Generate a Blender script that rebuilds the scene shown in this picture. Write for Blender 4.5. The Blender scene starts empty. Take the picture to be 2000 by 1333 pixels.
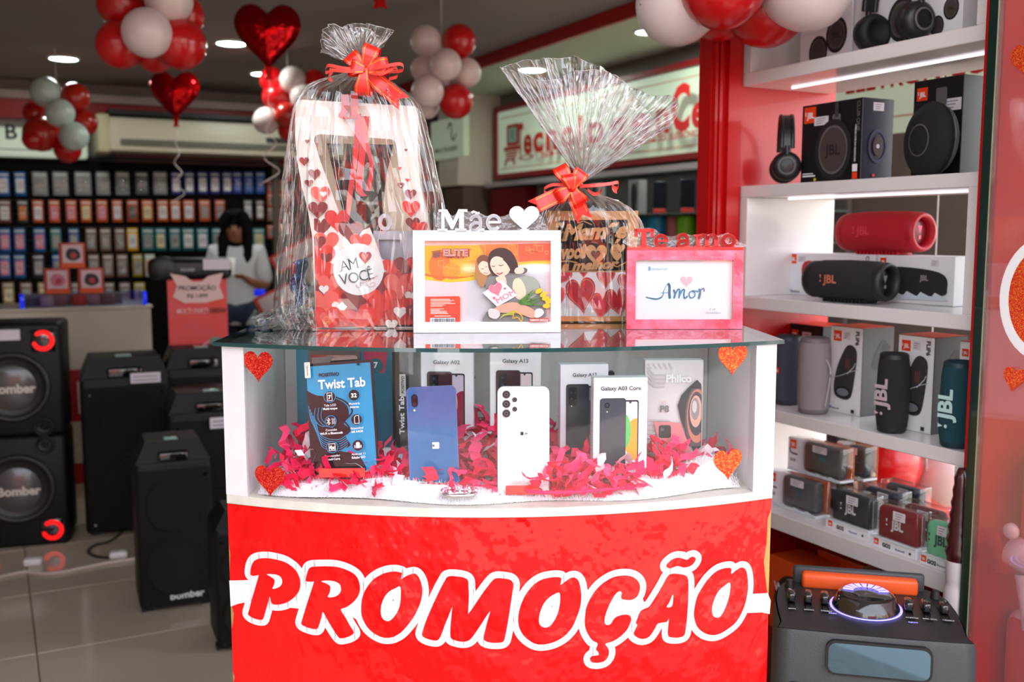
import bpy, bmesh, math, random
from mathutils import Vector, Matrix, noise
from mathutils.geometry import tessellate_polygon
random.seed(7)
SC = bpy.context.scene
COL = SC.collection
# ------------------------------------------------------------------ camera, world, sun, exposure
FPX = 1944.0
HCAM = 1.35
PITCH = math.atan((666.5 - 455) / FPX)
cam = bpy.data.cameras.new('camera')
cam.lens = 36.0 * FPX / 2000.0
cam.sensor_width = 36.0
cam.clip_start = 0.02
cam.dof.use_dof = True
cam.dof.focus_distance = 1.56
cam.dof.aperture_fstop = 4.5
camo = bpy.data.objects.new('camera', cam)
COL.objects.link(camo)
camo.location = (0, 0, HCAM)
camo.rotation_euler = (math.pi / 2 - PITCH, 0, 0)
SC.camera = camo
w = bpy.data.worlds.new('sky'); SC.world = w; w.use_nodes = True
nt = w.node_tree; bg = nt.nodes['Background']
sk = nt.nodes.new('ShaderNodeTexSky'); sk.sky_type = 'NISHITA'; sk.sun_disc = False
sk.sun_elevation = math.radians(58); sk.sun_rotation = math.radians(20); sk.air_density = 1.0; sk.dust_density = 2.5
hz = nt.nodes.new('ShaderNodeMixRGB'); hz.inputs[0].default_value = .55; hz.inputs[2].default_value = (5.2, 5.1, 4.9, 1)
nt.links.new(sk.outputs[0], hz.inputs[1]); nt.links.new(hz.outputs[0], bg.inputs[0]); bg.inputs[1].default_value = 0.75
sun = bpy.data.lights.new('sun', 'SUN'); sun.energy = 11; sun.angle = 0.01; sun.color = (1, .96, .9)
suno = bpy.data.objects.new('sun', sun); COL.objects.link(suno)
suno.rotation_euler = (math.radians(-32), math.radians(8), 0)
SC.view_settings.view_transform = 'Standard'; SC.view_settings.look = 'None'
SC.view_settings.gamma = 1.0; SC.view_settings.use_curve_mapping = False
SC.view_settings.exposure = 0.5
SC.cycles.use_denoising = True
SC.cycles.max_bounces = 9; SC.cycles.diffuse_bounces = 4; SC.cycles.glossy_bounces = 4
SC.cycles.transmission_bounces = 6; SC.cycles.transparent_max_bounces = 28
SC.cycles.caustics_reflective = False; SC.cycles.caustics_refractive = False
SC.cycles.sample_clamp_indirect = 6.0
# ------------------------------------------------------------------ layout maths (room axes: D = into the shop, R = to the right)
TH = math.radians(27.6)
RS = -(math.pi / 2 - TH)          # yaw of things that face the aisle from the right-hand shelves
RB = TH                           # yaw of things that face the entrance squarely
cP, sP, cT, sT = math.cos(PITCH), math.sin(PITCH), math.cos(TH), math.sin(TH)
def ray(px, py):
    u = (px - 1000) / FPX; v = (666.5 - py) / FPX
    return u, cP + v * sP, -sP + v * cP
def PW(px, py, Y):
    x, y, z = ray(px, py); t = Y / y
    return Vector((x * t, Y, HCAM + z * t))
def PR(px, py, R):
    x, y, z = ray(px, py); t = R / (x * cT + y * sT)
    return t * (-x * sT + y * cT), HCAM + z * t
def PD(px, py, D):
    x, y, z = ray(px, py); t = D / (-x * sT + y * cT)
    return t * (x * cT + y * sT), HCAM + z * t
def PZ(px, py, z0):
    x, y, z = ray(px, py); t = (z0 - HCAM) / z
    return Vector((x * t, y * t, z0))
def S(D, R, z=0.0):
    return Vector((-D * sT + R * cT, D * cT + R * sT, z))
def toDR(p):
    return -p[0] * sT + p[1] * cT, p[0] * cT + p[1] * sT
# ------------------------------------------------------------------ materials
MATS = {}
def lin(c):
    o = []
    for v in c[:3]:
        v = v / 255.0
        o.append(v / 12.92 if v <= .04045 else ((v + .055) / 1.055) ** 2.4)
    return (*o, 1)
def mat(name, c=None, rough=.5, metal=0.0, coat=0.0, emit=0.0, bump=None, vary=None, spec=.5, trans=0.0, sheen=0.0, aniso=None):
    if name in MATS: return MATS[name]
    m = bpy.data.materials.new(name); MATS[name] = m; m.use_nodes = True
    n = m.node_tree; b = n.nodes['Principled BSDF']
    b.inputs['Base Color'].default_value = lin(c)
    b.inputs['Roughness'].default_value = rough; b.inputs['Metallic'].default_value = metal
    b.inputs['Coat Weight'].default_value = coat; b.inputs['Coat Roughness'].default_value = .04
    b.inputs['Specular IOR Level'].default_value = spec
    b.inputs['Transmission Weight'].default_value = trans
    b.inputs['Sheen Weight'].default_value = sheen
    if emit:
        b.inputs['Emission Color'].default_value = lin(c); b.inputs['Emission Strength'].default_value = emit
    tc = None
    if bump or vary:
        tc = n.nodes.new('ShaderNodeTexCoord')
    if vary:
        ns = n.nodes.new('ShaderNodeTexNoise'); ns.inputs['Scale'].default_value = vary[0]; ns.inputs['Detail'].default_value = 3
        mx = n.nodes.new('ShaderNodeMixRGB'); mx.blend_type = 'MIX'
        a = lin(c); k = vary[1]
        mx.inputs[1].default_value = lin(vary[2]) if len(vary) > 2 else (a[0] * (1 - k), a[1] * (1 - k), a[2] * (1 - k), 1)
        mx.inputs[2].default_value = a
        n.links.new(tc.outputs['Object'], ns.inputs['Vector']); 
        rp = n.nodes.new('ShaderNodeMapRange'); rp.inputs[1].default_value = .35; rp.inputs[2].default_value = .65
        n.links.new(ns.outputs[0], rp.inputs[0]); n.links.new(rp.outputs[0], mx.inputs[0])
        n.links.new(mx.outputs[0], b.inputs['Base Color'])
    if bump:
        nb = n.nodes.new('ShaderNodeTexNoise'); nb.inputs['Scale'].default_value = bump[0]; nb.inputs['Detail'].default_value = bump[2] if len(bump) > 2 else 2
        bp = n.nodes.new('ShaderNodeBump'); bp.inputs['Strength'].default_value = bump[1]; bp.inputs['Distance'].default_value = bump[3] if len(bump) > 3 else .01
        src = tc.outputs['Object']
        if aniso:
            mp = n.nodes.new('ShaderNodeMapping'); mp.inputs['Scale'].default_value = aniso
            n.links.new(src, mp.inputs[0]); src = mp.outputs[0]
        n.links.new(src, nb.inputs['Vector'])
        n.links.new(nb.outputs[0], bp.inputs['Height']); n.links.new(bp.outputs[0], b.inputs['Normal'])
        if coat: n.links.new(bp.outputs[0], b.inputs['Coat Normal'])
    return m
def clear(name, tint=(255, 255, 255), lo=.05, hi=.9, rough=.03, bump=None, haze=0.0, aniso=None, power=4.0):
    """thin sheet: see-through, with a mirror share that rises towards grazing angles"""
    if name in MATS: return MATS[name]
    m = bpy.data.materials.new(name); MATS[name] = m; m.use_nodes = True
    n = m.node_tree; n.nodes.remove(n.nodes['Principled BSDF']); out = n.nodes['Material Output']
    tr = n.nodes.new('ShaderNodeBsdfTransparent'); tr.inputs[0].default_value = lin(tint)
    gl = n.nodes.new('ShaderNodeBsdfGlossy'); gl.inputs[0].default_value = (1, 1, 1, 1); gl.inputs['Roughness'].default_value = rough
    lw = n.nodes.new('ShaderNodeLayerWeight'); lw.inputs[0].default_value = .5
    pw = n.nodes.new('ShaderNodeMath'); pw.operation = 'POWER'; pw.inputs[1].default_value = power
    mr = n.nodes.new('ShaderNodeMapRange'); mr.inputs[3].default_value = lo; mr.inputs[4].default_value = hi
    mx = n.nodes.new('ShaderNodeMixShader')
    n.links.new(lw.outputs['Facing'], pw.inputs[0]); n.links.new(pw.outputs[0], mr.inputs[0]); n.links.new(mr.outputs[0], mx.inputs[0])
    base = tr.outputs[0]
    if haze:
        df = n.nodes.new('ShaderNodeBsdfTranslucent'); df.inputs[0].default_value = (1, 1, 1, 1)
        d2 = n.nodes.new('ShaderNodeBsdfDiffuse'); d2.inputs[0].default_value = (1, 1, 1, 1)
        m0 = n.nodes.new('ShaderNodeMixShader'); m0.inputs[0].default_value = .5
        n.links.new(df.outputs[0], m0.inputs[1]); n.links.new(d2.outputs[0], m0.inputs[2])
        m2 = n.nodes.new('ShaderNodeMixShader'); m2.inputs[0].default_value = haze
        n.links.new(tr.outputs[0], m2.inputs[1]); n.links.new(m0.outputs[0], m2.inputs[2]); base = m2.outputs[0]
    n.links.new(base, mx.inputs[1]); n.links.new(gl.outputs[0], mx.inputs[2]); n.links.new(mx.outputs[0], out.inputs[0])
    if bump:
        tc = n.nodes.new('ShaderNodeTexCoord'); nb = n.nodes.new('ShaderNodeTexNoise')
        nb.inputs['Scale'].default_value = bump[0]; nb.inputs['Detail'].default_value = 3
        mp = n.nodes.new('ShaderNodeMapping'); mp.inputs['Scale'].default_value = aniso or (1, 1, 1)
        bp = n.nodes.new('ShaderNodeBump'); bp.inputs['Strength'].default_value = bump[1]; bp.inputs['Distance'].default_value = .01
        n.links.new(tc.outputs['Object'], mp.inputs[0]); n.links.new(mp.outputs[0], nb.inputs['Vector'])
        n.links.new(nb.outputs[0], bp.inputs['Height']); n.links.new(bp.outputs[0], gl.inputs['Normal'])
        n.links.new(bp.outputs[0], lw.inputs['Normal'])
    return m
def glitter(name, c, c2):
    if name in MATS: return MATS[name]
    m = mat(name, c, rough=.3, metal=.35)
    n = m.node_tree; b = n.nodes['Principled BSDF']
    tc = n.nodes.new('ShaderNodeTexCoord'); vo = n.nodes.new('ShaderNodeTexVoronoi'); vo.inputs['Scale'].default_value = 700
    cr = n.nodes.new('ShaderNodeValToRGB'); cr.color_ramp.elements[0].color = lin(c); cr.color_ramp.elements[0].position = .55
    cr.color_ramp.elements[1].color = lin(c2); cr.color_ramp.elements[1].position = .95
    sx = n.nodes.new('ShaderNodeSeparateColor'); bp = n.nodes.new('ShaderNodeBump'); bp.inputs['Strength'].default_value = .5; bp.inputs['Distance'].default_value = .002
    n.links.new(tc.outputs['Object'], vo.inputs['Vector']); n.links.new(vo.outputs['Color'], sx.inputs[0]); n.links.new(sx.outputs[0], cr.inputs[0])
    n.links.new(cr.outputs[0], b.inputs['Base Color']); n.links.new(sx.outputs[1], bp.inputs['Height']); n.links.new(bp.outputs[0], b.inputs['Normal'])
    return m
def C(c, rough=.55, coat=0.0):
    """plain printed or moulded colour"""
    return mat('tone_%02x%02x%02x_%d_%d' % (*c, int(rough * 100), int(coat * 10)), c, rough=rough, coat=coat)
# ------------------------------------------------------------------ mesh builder
class MB:
    def __init__(s): s.v = []; s.f = []; s.m = []; s.fm = []; s.sm = []; s.T = None
    def mi(s, m):
        if m not in s.m: s.m.append(m)
        return s.m.index(m)
    def add(s, vs, fs, m, smooth=False):
        b = len(s.v); k = s.mi(m)
        if s.T is not None: vs = [s.T @ Vector(q) for q in vs]
        s.v.extend([tuple(q) for q in vs])
        for f in fs: s.f.append([i + b for i in f]); s.fm.append(k); s.sm.append(smooth)
    def box(s, x0, x1, y0, y1, z0, z1, m):
        vs = [(x, y, z) for x in (x0, x1) for y in (y0, y1) for z in (z0, z1)]
        s.add(vs, [(0, 1, 3, 2), (4, 6, 7, 5), (0, 4, 5, 1), (2, 3, 7, 6), (0, 2, 6, 4), (1, 5, 7, 3)], m)
    def rbox(s, x0, x1, y0, y1, z0, z1, m, r=.01, seg=3, smooth=True):
        bm = bmesh.new(); bmesh.ops.create_cube(bm, size=1)
        bmesh.ops.scale(bm, vec=(x1 - x0, y1 - y0, z1 - z0), verts=bm.verts)
        bmesh.ops.translate(bm, vec=((x0 + x1) / 2, (y0 + y1) / 2, (z0 + z1) / 2), verts=bm.verts)
        bmesh.ops.bevel(bm, geom=bm.edges[:], offset=r, segments=seg, affect='EDGES', profile=.5)
        bm.verts.index_update()
        s.add([v.co.copy() for v in bm.verts], [[v.index for v in f.verts] for f in bm.faces], m, smooth); bm.free()
    def cyl(s, p0, p1, r0, m, r1=None, n=20, caps=True, smooth=True):
        p0 = Vector(p0); p1 = Vector(p1); r1 = r0 if r1 is None else r1
        d = (p1 - p0).normalized(); a = d.orthogonal().normalized(); b = d.cross(a)
        vs = []
        for p, r in ((p0, r0), (p1, r1)):
            for i in range(n):
                t = 2 * math.pi * i / n; vs.append(p + (a * math.cos(t) + b * math.sin(t)) * r)
        s.add(vs, [(i, (i + 1) % n, n + (i + 1) % n, n + i) for i in range(n)], m, smooth)
        if caps:
            s.add(vs[:n], [list(range(n))[::-1]], m); s.add(vs[n:], [list(range(n))], m)
    def lathe(s, prof, m, n=28, c=(0, 0, 0), axis=(0, 0, 1), smooth=True, sx=1, sy=1):
        ax = Vector(axis).normalized(); a = ax.orthogonal().normalized() if abs(ax.z) < .99 else Vector((1, 0, 0)); b = ax.cross(a)
        c = Vector(c); vs = []
        for r, z in prof:
            for i in range(n):
                t = 2 * math.pi * i / n; vs.append(c + ax * z + a * (math.cos(t) * r * sx) + b * (math.sin(t) * r * sy))
        fs = [(j * n + i, j * n + (i + 1) % n, (j + 1) * n + (i + 1) % n, (j + 1) * n + i) for j in range(len(prof) - 1) for i in range(n)]
        s.add(vs, fs, m, smooth)
    def tube(s, pts, r, m, n=8, smooth=True):
        pts = [Vector(p) for p in pts]; vs = []; up = Vector((0, 0, 1)); N = len(pts)
        rr = r if isinstance(r, (list, tuple)) else [r] * N
        for i, p in enumerate(pts):
            d = (pts[min(i + 1, N - 1)] - pts[max(i - 1, 0)]).normalized()
            a = d.cross(up)
            if a.length < .05: a = d.cross(Vector((1, 0, 0)))
            a.normalize(); b = d.cross(a)
            for k in range(n):
                t = 2 * math.pi * k / n; vs.append(p + (a * math.cos(t) + b * math.sin(t)) * rr[i])
        fs = [(j * n + i, j * n + (i + 1) % n, (j + 1) * n + (i + 1) % n, (j + 1) * n + i) for j in range(N - 1) for i in range(n)]
        s.add(vs, fs, m, smooth)
        s.add(vs[:n], [list(range(n))[::-1]], m); s.add(vs[-n:], [list(range(n))], m)
    def prism(s, poly, y0, y1, m, holes=(), mside=None, smooth=False):
        """outline in x,z pushed from y0 (front) to y1"""
        loops = [[Vector((p[0], p[1], 0)) for p in lp] for lp in [poly, *holes]]
        tris = tessellate_polygon(loops)
        fl = [p for lp in loops for p in lp]; n = len(fl)
        vs = [(p.x, y0, p.y) for p in fl] + [(p.x, y1, p.y) for p in fl]
        s.add(vs, [t for t in tris] + [tuple(i + n for i in t[::-1]) for t in tris], m)
        b = 0
        for lp in loops:
            k = len(lp)
            s.add(vs[b:b + k] + vs[n + b:n + b + k], [(i, (i + 1) % k, k + (i + 1) % k, k + i) for i in range(k)], mside or m, smooth); b += k
    def hprism(s, poly, z0, z1, m, mside=None):
        tris = tessellate_polygon([[Vector((p[0], p[1], 0)) for p in poly]]); n = len(poly)
        vs = [(p[0], p[1], z0) for p in poly] + [(p[0], p[1], z1) for p in poly]
        s.add(vs, [t[::-1] for t in tris] + [tuple(i + n for i in t) for t in tris], m)
        s.add(vs, [(i, (i + 1) % n, n + (i + 1) % n, n + i) for i in range(n)], mside or m)
    def bar(s, pts, w, y0, y1, m, closed=False):
        """solid stroke letters: thick polyline in x,z between y0 and y1"""
        n = len(pts); W = w if isinstance(w, (list, tuple)) else [w] * n
        for i in range(n if closed else n - 1):
            a, b = pts[i], pts[(i + 1) % n]; dx, dz = b[0] - a[0], b[1] - a[1]; L = math.hypot(dx, dz) or 1e-9
            nx, nz = -dz / L / 2, dx / L / 2; wa, wb = W[i], W[(i + 1) % n]
            q = [(a[0] + nx * wa, a[1] + nz * wa), (a[0] - nx * wa, a[1] - nz * wa), (b[0] - nx * wb, b[1] - nz * wb), (b[0] + nx * wb, b[1] + nz * wb)]
            s.prism(q, y0, y1, m)
            if closed or 0 < i: s.prism([(a[0] + wa / 2 * math.cos(k * math.pi / 4), a[1] + wa / 2 * math.sin(k * math.pi / 4)) for k in range(8)], y0, y1, m)
    def strip(s, pts, wv, width, m, thick=0.0, smooth=True):
        """ribbon along pts; wv = one width direction or a list of them"""
        pts = [Vector(p) for p in pts]; vs = []
        for i, p in enumerate(pts):
            q = Vector(wv[i] if isinstance(wv, list) else wv).normalized(); ww = width[i] if isinstance(width, list) else width
            vs += [p - q * ww / 2, p + q * ww / 2]
        s.add(vs, [(2 * i, 2 * i + 1, 2 * i + 3, 2 * i + 2) for i in range(len(pts) - 1)], m, smooth)
    def grid(s, fn, nu, nv, m, closed_u=False, smooth=True):
        vs = [fn(i / (nu if closed_u else nu - 1), j / (nv - 1)) for j in range(nv) for i in range(nu)]
        fs = []
        for j in range(nv - 1):
            for i in range(nu if closed_u else nu - 1):
                k = (i + 1) % nu; fs.append((j * nu + i, j * nu + k, (j + 1) * nu + k, (j + 1) * nu + i))
        s.add(vs, fs, m, smooth)
    def mesh(s, name):
        me = bpy.data.meshes.new(name); me.from_pydata(s.v, [], s.f)
        for m in s.m: me.materials.append(m)
        me.polygons.foreach_set('material_index', s.fm); me.polygons.foreach_set('use_smooth', s.sm)
        me.validate(); me.update(); return me
    def build(s, name, parent=None, label=None, kind=None, loc=None, rot=None):
        o = bpy.data.objects.new(name, s.mesh(name)); COL.objects.link(o)
        if parent: o.parent = parent
        if label: o['label'] = label
        if kind: o['kind'] = kind
        if loc is not None: o.location = loc
        if rot is not None: o.rotation_euler = rot
        return o
def cr(pts, k=4, closed=True):
    """smooth a 2-D or 3-D outline"""
    n = len(pts); out = []
    P = [Vector(p) for p in pts]
    for i in range(n if closed else n - 1):
        p0 = P[(i - 1) % n] if closed else P[max(i - 1, 0)]; p1 = P[i]; p2 = P[(i + 1) % n]; p3 = P[(i + 2) % n] if closed else P[min(i + 2, n - 1)]
        for j in range(k):
            t = j / k
            out.append(.5 * ((2 * p1) + (p2 - p0) * t + (2 * p0 - 5 * p1 + 4 * p2 - p3) * t * t + (3 * p1 - p0 - 3 * p2 + p3) * t ** 3))
    if not closed: out.append(P[-1])
    return [tuple(p) for p in out]
def heart_pts(cx, cz, w, h=None, rot=0, n=36):
    h = h or w; o = []
    for i in range(n):
        t = 2 * math.pi * i / n
        x = math.sin(t) ** 3 * .5; z = (13 * math.cos(t) - 5 * math.cos(2 * t) - 2 * math.cos(3 * t) - math.cos(4 * t)) / 29 + .07
        x *= w; z *= h
        o.append((cx + x * math.cos(rot) - z * math.sin(rot), cz + x * math.sin(rot) + z * math.cos(rot)))
    return o
TXT = {}
def glyphs(body, bold=0.0):
    k = (body, bold)
    if k not in TXT:
        cu = bpy.data.curves.new('t', 'FONT'); cu.body = body; cu.size = 1; cu.offset = bold; cu.resolution_u = 3; cu.fill_mode = 'FRONT'
        ob = bpy.data.objects.new('t', cu); me = bpy.data.meshes.new_from_object(ob)
        vs = [(v.co.x, v.co.y) for v in me.vertices]; fs = [tuple(p.vertices) for p in me.polygons]
        bpy.data.objects.remove(ob); bpy.data.meshes.remove(me); bpy.data.curves.remove(cu)
        xs = [v[0] for v in vs] or [0, 1]
        TXT[k] = (vs, fs, min(xs), max(xs))
    return TXT[k]
class Art(MB):
    """flat print in local x,z laid in thin layers in front of y = y0"""
    def __init__(s, y0=0.0, eps=.0003, surf=None, strip=.015):
        super().__init__(); s.y0 = y0; s.eps = eps; s.k = 1; s.surf = surf; s.st = strip; s.clip = None
    def lay(s): s.k += 1
    def tri(s, pts, tris, m):
        if s.clip:
            x0, x1, z0, z1 = s.clip; y = s.y0 - s.eps * s.k
            for t in tris:
                P = [tuple(pts[i]) for i in t]
                for q0, sg, ax in ((x0, 1, 0), (x1, -1, 0), (z0, 1, 1), (z1, -1, 1)):
                    if ax: P = [(b, a) for a, b in P]
                    P = clipx(P, q0, sg) if P else P
                    if ax: P = [(b, a) for a, b in P]
                if len(P) >= 3: s.add([(p[0], y, p[1]) for p in P], [list(range(len(P)))], m)
            return
        if s.surf is None:
            y = s.y0 - s.eps * s.k
            s.add([(p[0], y, p[1]) for p in pts], tris, m); return
        for t in tris:
            P = [pts[i] for i in t]; xa = min(p[0] for p in P); xb = max(p[0] for p in P)
            a = math.floor(xa / s.st)
            while a * s.st < xb:
                q = clipx(P, a * s.st, 1); q = clipx(q, (a + 1) * s.st, -1) if q else q
                if len(q) >= 3:
                    s.add([(p[0], s.surf(p[0]) - s.eps * s.k, p[1]) for p in q], [list(range(len(q)))], m)
                a += 1
    def poly(s, pts, m, holes=()):
        loops = [[Vector((p[0], p[1], 0)) for p in lp] for lp in [pts, *holes]]
        s.tri([(p.x, p.y) for lp in loops for p in lp], tessellate_polygon(loops), m); s.lay()
    def rect(s, x0, x1, z0, z1, m): s.tri([(x0, z0), (x1, z0), (x1, z1), (x0, z1)], [(0, 1, 2, 3)], m); s.lay()
    def rrect(s, x0, x1, z0, z1, r, m, n=5):
        P = []
        for cx, cz, a in ((x1 - r, z0 + r, -90), (x1 - r, z1 - r, 0), (x0 + r, z1 - r, 90), (x0 + r, z0 + r, 180)):
            for i in range(n + 1):
                t = math.radians(a + 90 * i / n); P.append((cx + r * math.cos(t), cz + r * math.sin(t)))
        s.poly(P, m)
    def disc(s, x, z, r, m, n=24, rz=None):
        s.poly([(x + r * math.cos(2 * math.pi * i / n), z + (rz or r) * math.sin(2 * math.pi * i / n)) for i in range(n)], m)
    def ring(s, x, z, r0, r1, m, n=24, k=1.0):
        a = [(x + r1 * math.cos(2 * math.pi * i / n), z + k * r1 * math.sin(2 * math.pi * i / n)) for i in range(n)]
        b = [(x + r0 * math.cos(2 * math.pi * i / n), z + k * r0 * math.sin(2 * math.pi * i / n)) for i in range(n)]
        s.tri(a + b, [(i, (i + 1) % n, n + (i + 1) % n, n + i) for i in range(n)], m); s.lay()
    def heart(s, x, z, w, m, h=None, rot=0): s.poly(heart_pts(x, z, w, h, rot), m)
    def line(s, pts, w, m, closed=False, round_=True):
        n = len(pts); segs = n if closed else n - 1
        W = w if isinstance(w, (list, tuple)) else [w] * n
        for i in range(segs):
            a, b = pts[i], pts[(i + 1) % n]; dx, dz = b[0] - a[0], b[1] - a[1]; L = math.hypot(dx, dz)
            if L < 1e-7: continue
            nx, nz = -dz / L / 2, dx / L / 2; wa, wb = W[i], W[(i + 1) % n]
            s.tri([(a[0] + nx * wa, a[1] + nz * wa), (a[0] - nx * wa, a[1] - nz * wa), (b[0] - nx * wb, b[1] - nz * wb), (b[0] + nx * wb, b[1] + nz * wb)], [(0, 1, 2, 3)], m)
        if round_:
            for i, p in enumerate(pts):
                r = W[i] / 2; nn = 16 if s.surf else 8; s.tri([(p[0] + r * math.cos(t * 2 * math.pi / nn), p[1] + r * math.sin(t * 2 * math.pi / nn)) for t in range(nn)], [tuple(range(nn))], m)
        s.lay()
    def text(s, body, x, z, size, m, bold=0.0, align='c', rot=0.0, shear=0.0, width=None, k=1.0):
        vs, fs, a, b = glyphs(body, bold)
        if width: k = width / max((b - a) * size, 1e-6)
        off = {'l': -a, 'c': -(a + b) / 2, 'r': -b}[align]
        P = []
        for q in vs:
            X = (q[0] + off + shear * q[1]) * size * k; Z = q[1] * size
            P.append((x + X * math.cos(rot) - Z * math.sin(rot), z + X * math.sin(rot) + Z * math.cos(rot)))
        s.tri(P, fs, m); s.lay()
def clipx(P, x, sgn):
    out = []; n = len(P)
    for i in range(n):
        a, b = P[i], P[(i + 1) % n]; da, db = sgn * (a[0] - x), sgn * (b[0] - x)
        if da >= 0: out.append(a)
        if (da > 0 > db) or (da < 0 < db):
            t = da / (da - db); out.append((a[0] + (b[0] - a[0]) * t, a[1] + (b[1] - a[1]) * t))
    return out
def thing(name, label, cat, loc=(0, 0, 0), rz=0.0, group=None, rot=None):
    o = bpy.data.objects.new(name, None); COL.objects.link(o); o.empty_display_size = .05
    o.location = loc; o.rotation_euler = rot if rot is not None else (0, 0, rz)
    o['label'] = label; o['category'] = cat
    if group: o['group'] = group
    return o
def solo(mb, name, label, cat, loc=(0, 0, 0), rz=0.0, group=None, kind=None, rot=None):
    o = mb.build(name, None, label, kind); o.location = loc; o.rotation_euler = rot if rot is not None else (0, 0, rz)
    o['category'] = cat
    if group: o['group'] = group
    return o
def dup(root, loc, rz=None, label=None, group=None, scale=None):
    r = root.copy(); COL.objects.link(r); r.location = loc
    if rz is not None: r.rotation_euler = (0, 0, rz)
    if label: r['label'] = label
    if group: r['group'] = group
    if scale: r.scale = scale
    for ch in list(root.children):
        c = ch.copy(); COL.objects.link(c); c.parent = r
        for g in list(ch.children):
            d = g.copy(); COL.objects.link(d); d.parent = c
    return r
def struct(mb, name, parent=None, label=None):
    o = mb.build(name, parent, label)
    if not parent: o['kind'] = 'structure'
    return o
ORD = ['first', 'second', 'third', 'fourth', 'fifth', 'sixth', 'seventh', 'eighth', 'ninth', 'tenth', 'eleventh', 'twelfth', 'thirteenth',
       'fourteenth', 'fifteenth', 'sixteenth', 'seventeenth', 'eighteenth', 'nineteenth', 'twentieth', 'twenty-first', 'twenty-second']
# shared colours
WHITE = mat('white_gloss_laminate', (232, 228, 228), rough=.25, coat=.3, vary=(3, .05))
PAPER = C((238, 238, 242), .45)
BLACK = mat('black_plastic', (22, 22, 24), rough=.42)
BLACKG = mat('black_gloss', (10, 10, 12), rough=.08, coat=1)
RED = mat('red_gloss_panel', (204, 4, 10), rough=.38, coat=.15, vary=(4, .1))
INK = C((30, 30, 34)); PINK = C((245, 120, 140)); ORANGE = C((238, 78, 30), .4)
LRED = C((222, 36, 36), .4)
# ------------------------------------------------------------------ the room
ZC = 2.49
WALL = mat('warm_grey_wall_paint', (150, 140, 134), rough=.8, vary=(2, .08))
CEIL = mat('ceiling_paint', (150, 142, 140), rough=.85, vary=(1.5, .05))
GROUT = mat('grout', (120, 112, 100), rough=.9, vary=(30, .2))
TILE = mat('polished_beige_porcelain', (206, 192, 170), rough=.13, coat=.25, vary=(1.2, .10), bump=(1.5, .03))
CREAM = mat('cream_paint', (214, 206, 190), rough=.6, vary=(3, .05))
BROWN = mat('brown_laminate', (104, 84, 72), rough=.5, vary=(5, .2))
def slab(mb, D0, D1, R0, R1, z0, z1, m):
    P = [S(D0, R0), S(D1, R0), S(D1, R1), S(D0, R1)]
    vs = [(p.x, p.y, z) for z in (z0, z1) for p in P]
    mb.add(vs, [(0, 3, 2, 1), (4, 5, 6, 7), (0, 1, 5, 4), (1, 2, 6, 5), (2, 3, 7, 6), (3, 0, 4, 7)], m)
def dr_struct(name, D0, D1, R0, R1, z0, z1, m, parent=None):
    b = MB(); slab(b, D0, D1, R0, R1, z0, z1, m); return struct(b, name, parent)
floor = dr_struct('floor', -.2, 8.5, -2.3, 4.0, -.12, -.006, GROUT)
tb = MB(); tb.rbox(.002, .598, .002, .598, -.012, 0, TILE, r=.002, seg=1, smooth=False)
tme = tb.mesh('floor_tile')
for i in range(-5, 9):
    for j in range(-4, 6):
        o = bpy.data.objects.new('floor_tile', tme); COL.objects.link(o); o.parent = floor
        o.location = S(3.44 + .6 * i, .07 + .6 * j + .0, 0); o.rotation_euler = (0, 0, TH)
        # tile local x runs along R, local y along D
dr_struct('wall_back', 8.45, 8.6, -2.3, 4.0, 0, 2.6, WALL)
dr_struct('wall_left', -1.2, 8.6, -2.45, -2.3, 0, 2.6, WALL)  # front end carried past the entrance, added to shade the shelves
dr_struct('wall_right', 2.0, 8.6, 3.62, 3.8, 0, 2.6, mat('grey_wall_right', (120, 112, 108), rough=.6, vary=(2, .1)))
dr_struct('ceiling', 2.0, 8.6, -2.45, 2.9, ZC, ZC + .5, CEIL)
sof = dr_struct('trim_1', 2.0, 8.45, 2.905, 3.62, 2.42, 3.0, mat('soffit_paint', (200, 204, 186), rough=.8))
dr_struct('trim_2', 2.0, 8.45, 2.88, 2.904, 2.415, ZC - .002, mat('red_band_paint', (168, 8, 14), rough=.45))
dr_struct('trim_3', 8.33, 8.449, -2.3, 3.4, 2.34, 2.40, mat('pale_moulding', (196, 176, 170), rough=.6))
dr_struct('trim_4', 8.36, 8.449, -2.3, 3.4, 2.20, 2.335, mat('red_band_paint', (168, 8, 14)))
dr_struct('trim_5', 8.38, 8.449, .9, 3.4, 1.905, 1.97, mat('dark_red_band', (110, 10, 16), rough=.5))
dr_struct('trim_12', .2, 1.999, -2.45, 4.2, 2.95, 3.1, mat('marquee_paint', (170, 166, 160), rough=.8))  # unseen slab added overhead to hold back sky light
# ------------------------------------------------------------------ outside behind the camera (seen in reflections)
gb = MB(); gb.box(-30, 30, -40, 6, -.25, -.125, mat('street_concrete', (150, 144, 134), rough=.9, vary=(1, .2)))
g = struct(gb, 'ground')
gb = MB(); gb.box(-30, 30, -12.5, -4.2, -.1249, -.118, mat('asphalt', (66, 64, 62), rough=.9, vary=(2, .3))); struct(gb, 'ground_road')
for k_ in range(8):
    gb = MB(); gb.box(-16 + k_ * 4, -14.4 + k_ * 4, -8.4, -8.2, -.1179, -.116, mat('road_paint', (230, 226, 210), rough=.8)); solo(gb, 'road_marking', 'white dashed line painted along the middle of the street', 'road marking', group='dashes of the street centre line')
FAC = [(-22, -12, 5.2, (205, 196, 180)), (-11.6, -3, 6.4, (228, 222, 210)), (-2.6, 5.2, 4.6, (190, 60, 50)), (5.6, 13, 7.2, (210, 205, 200)), (13.4, 24, 5.6, (186, 176, 150))]
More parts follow.
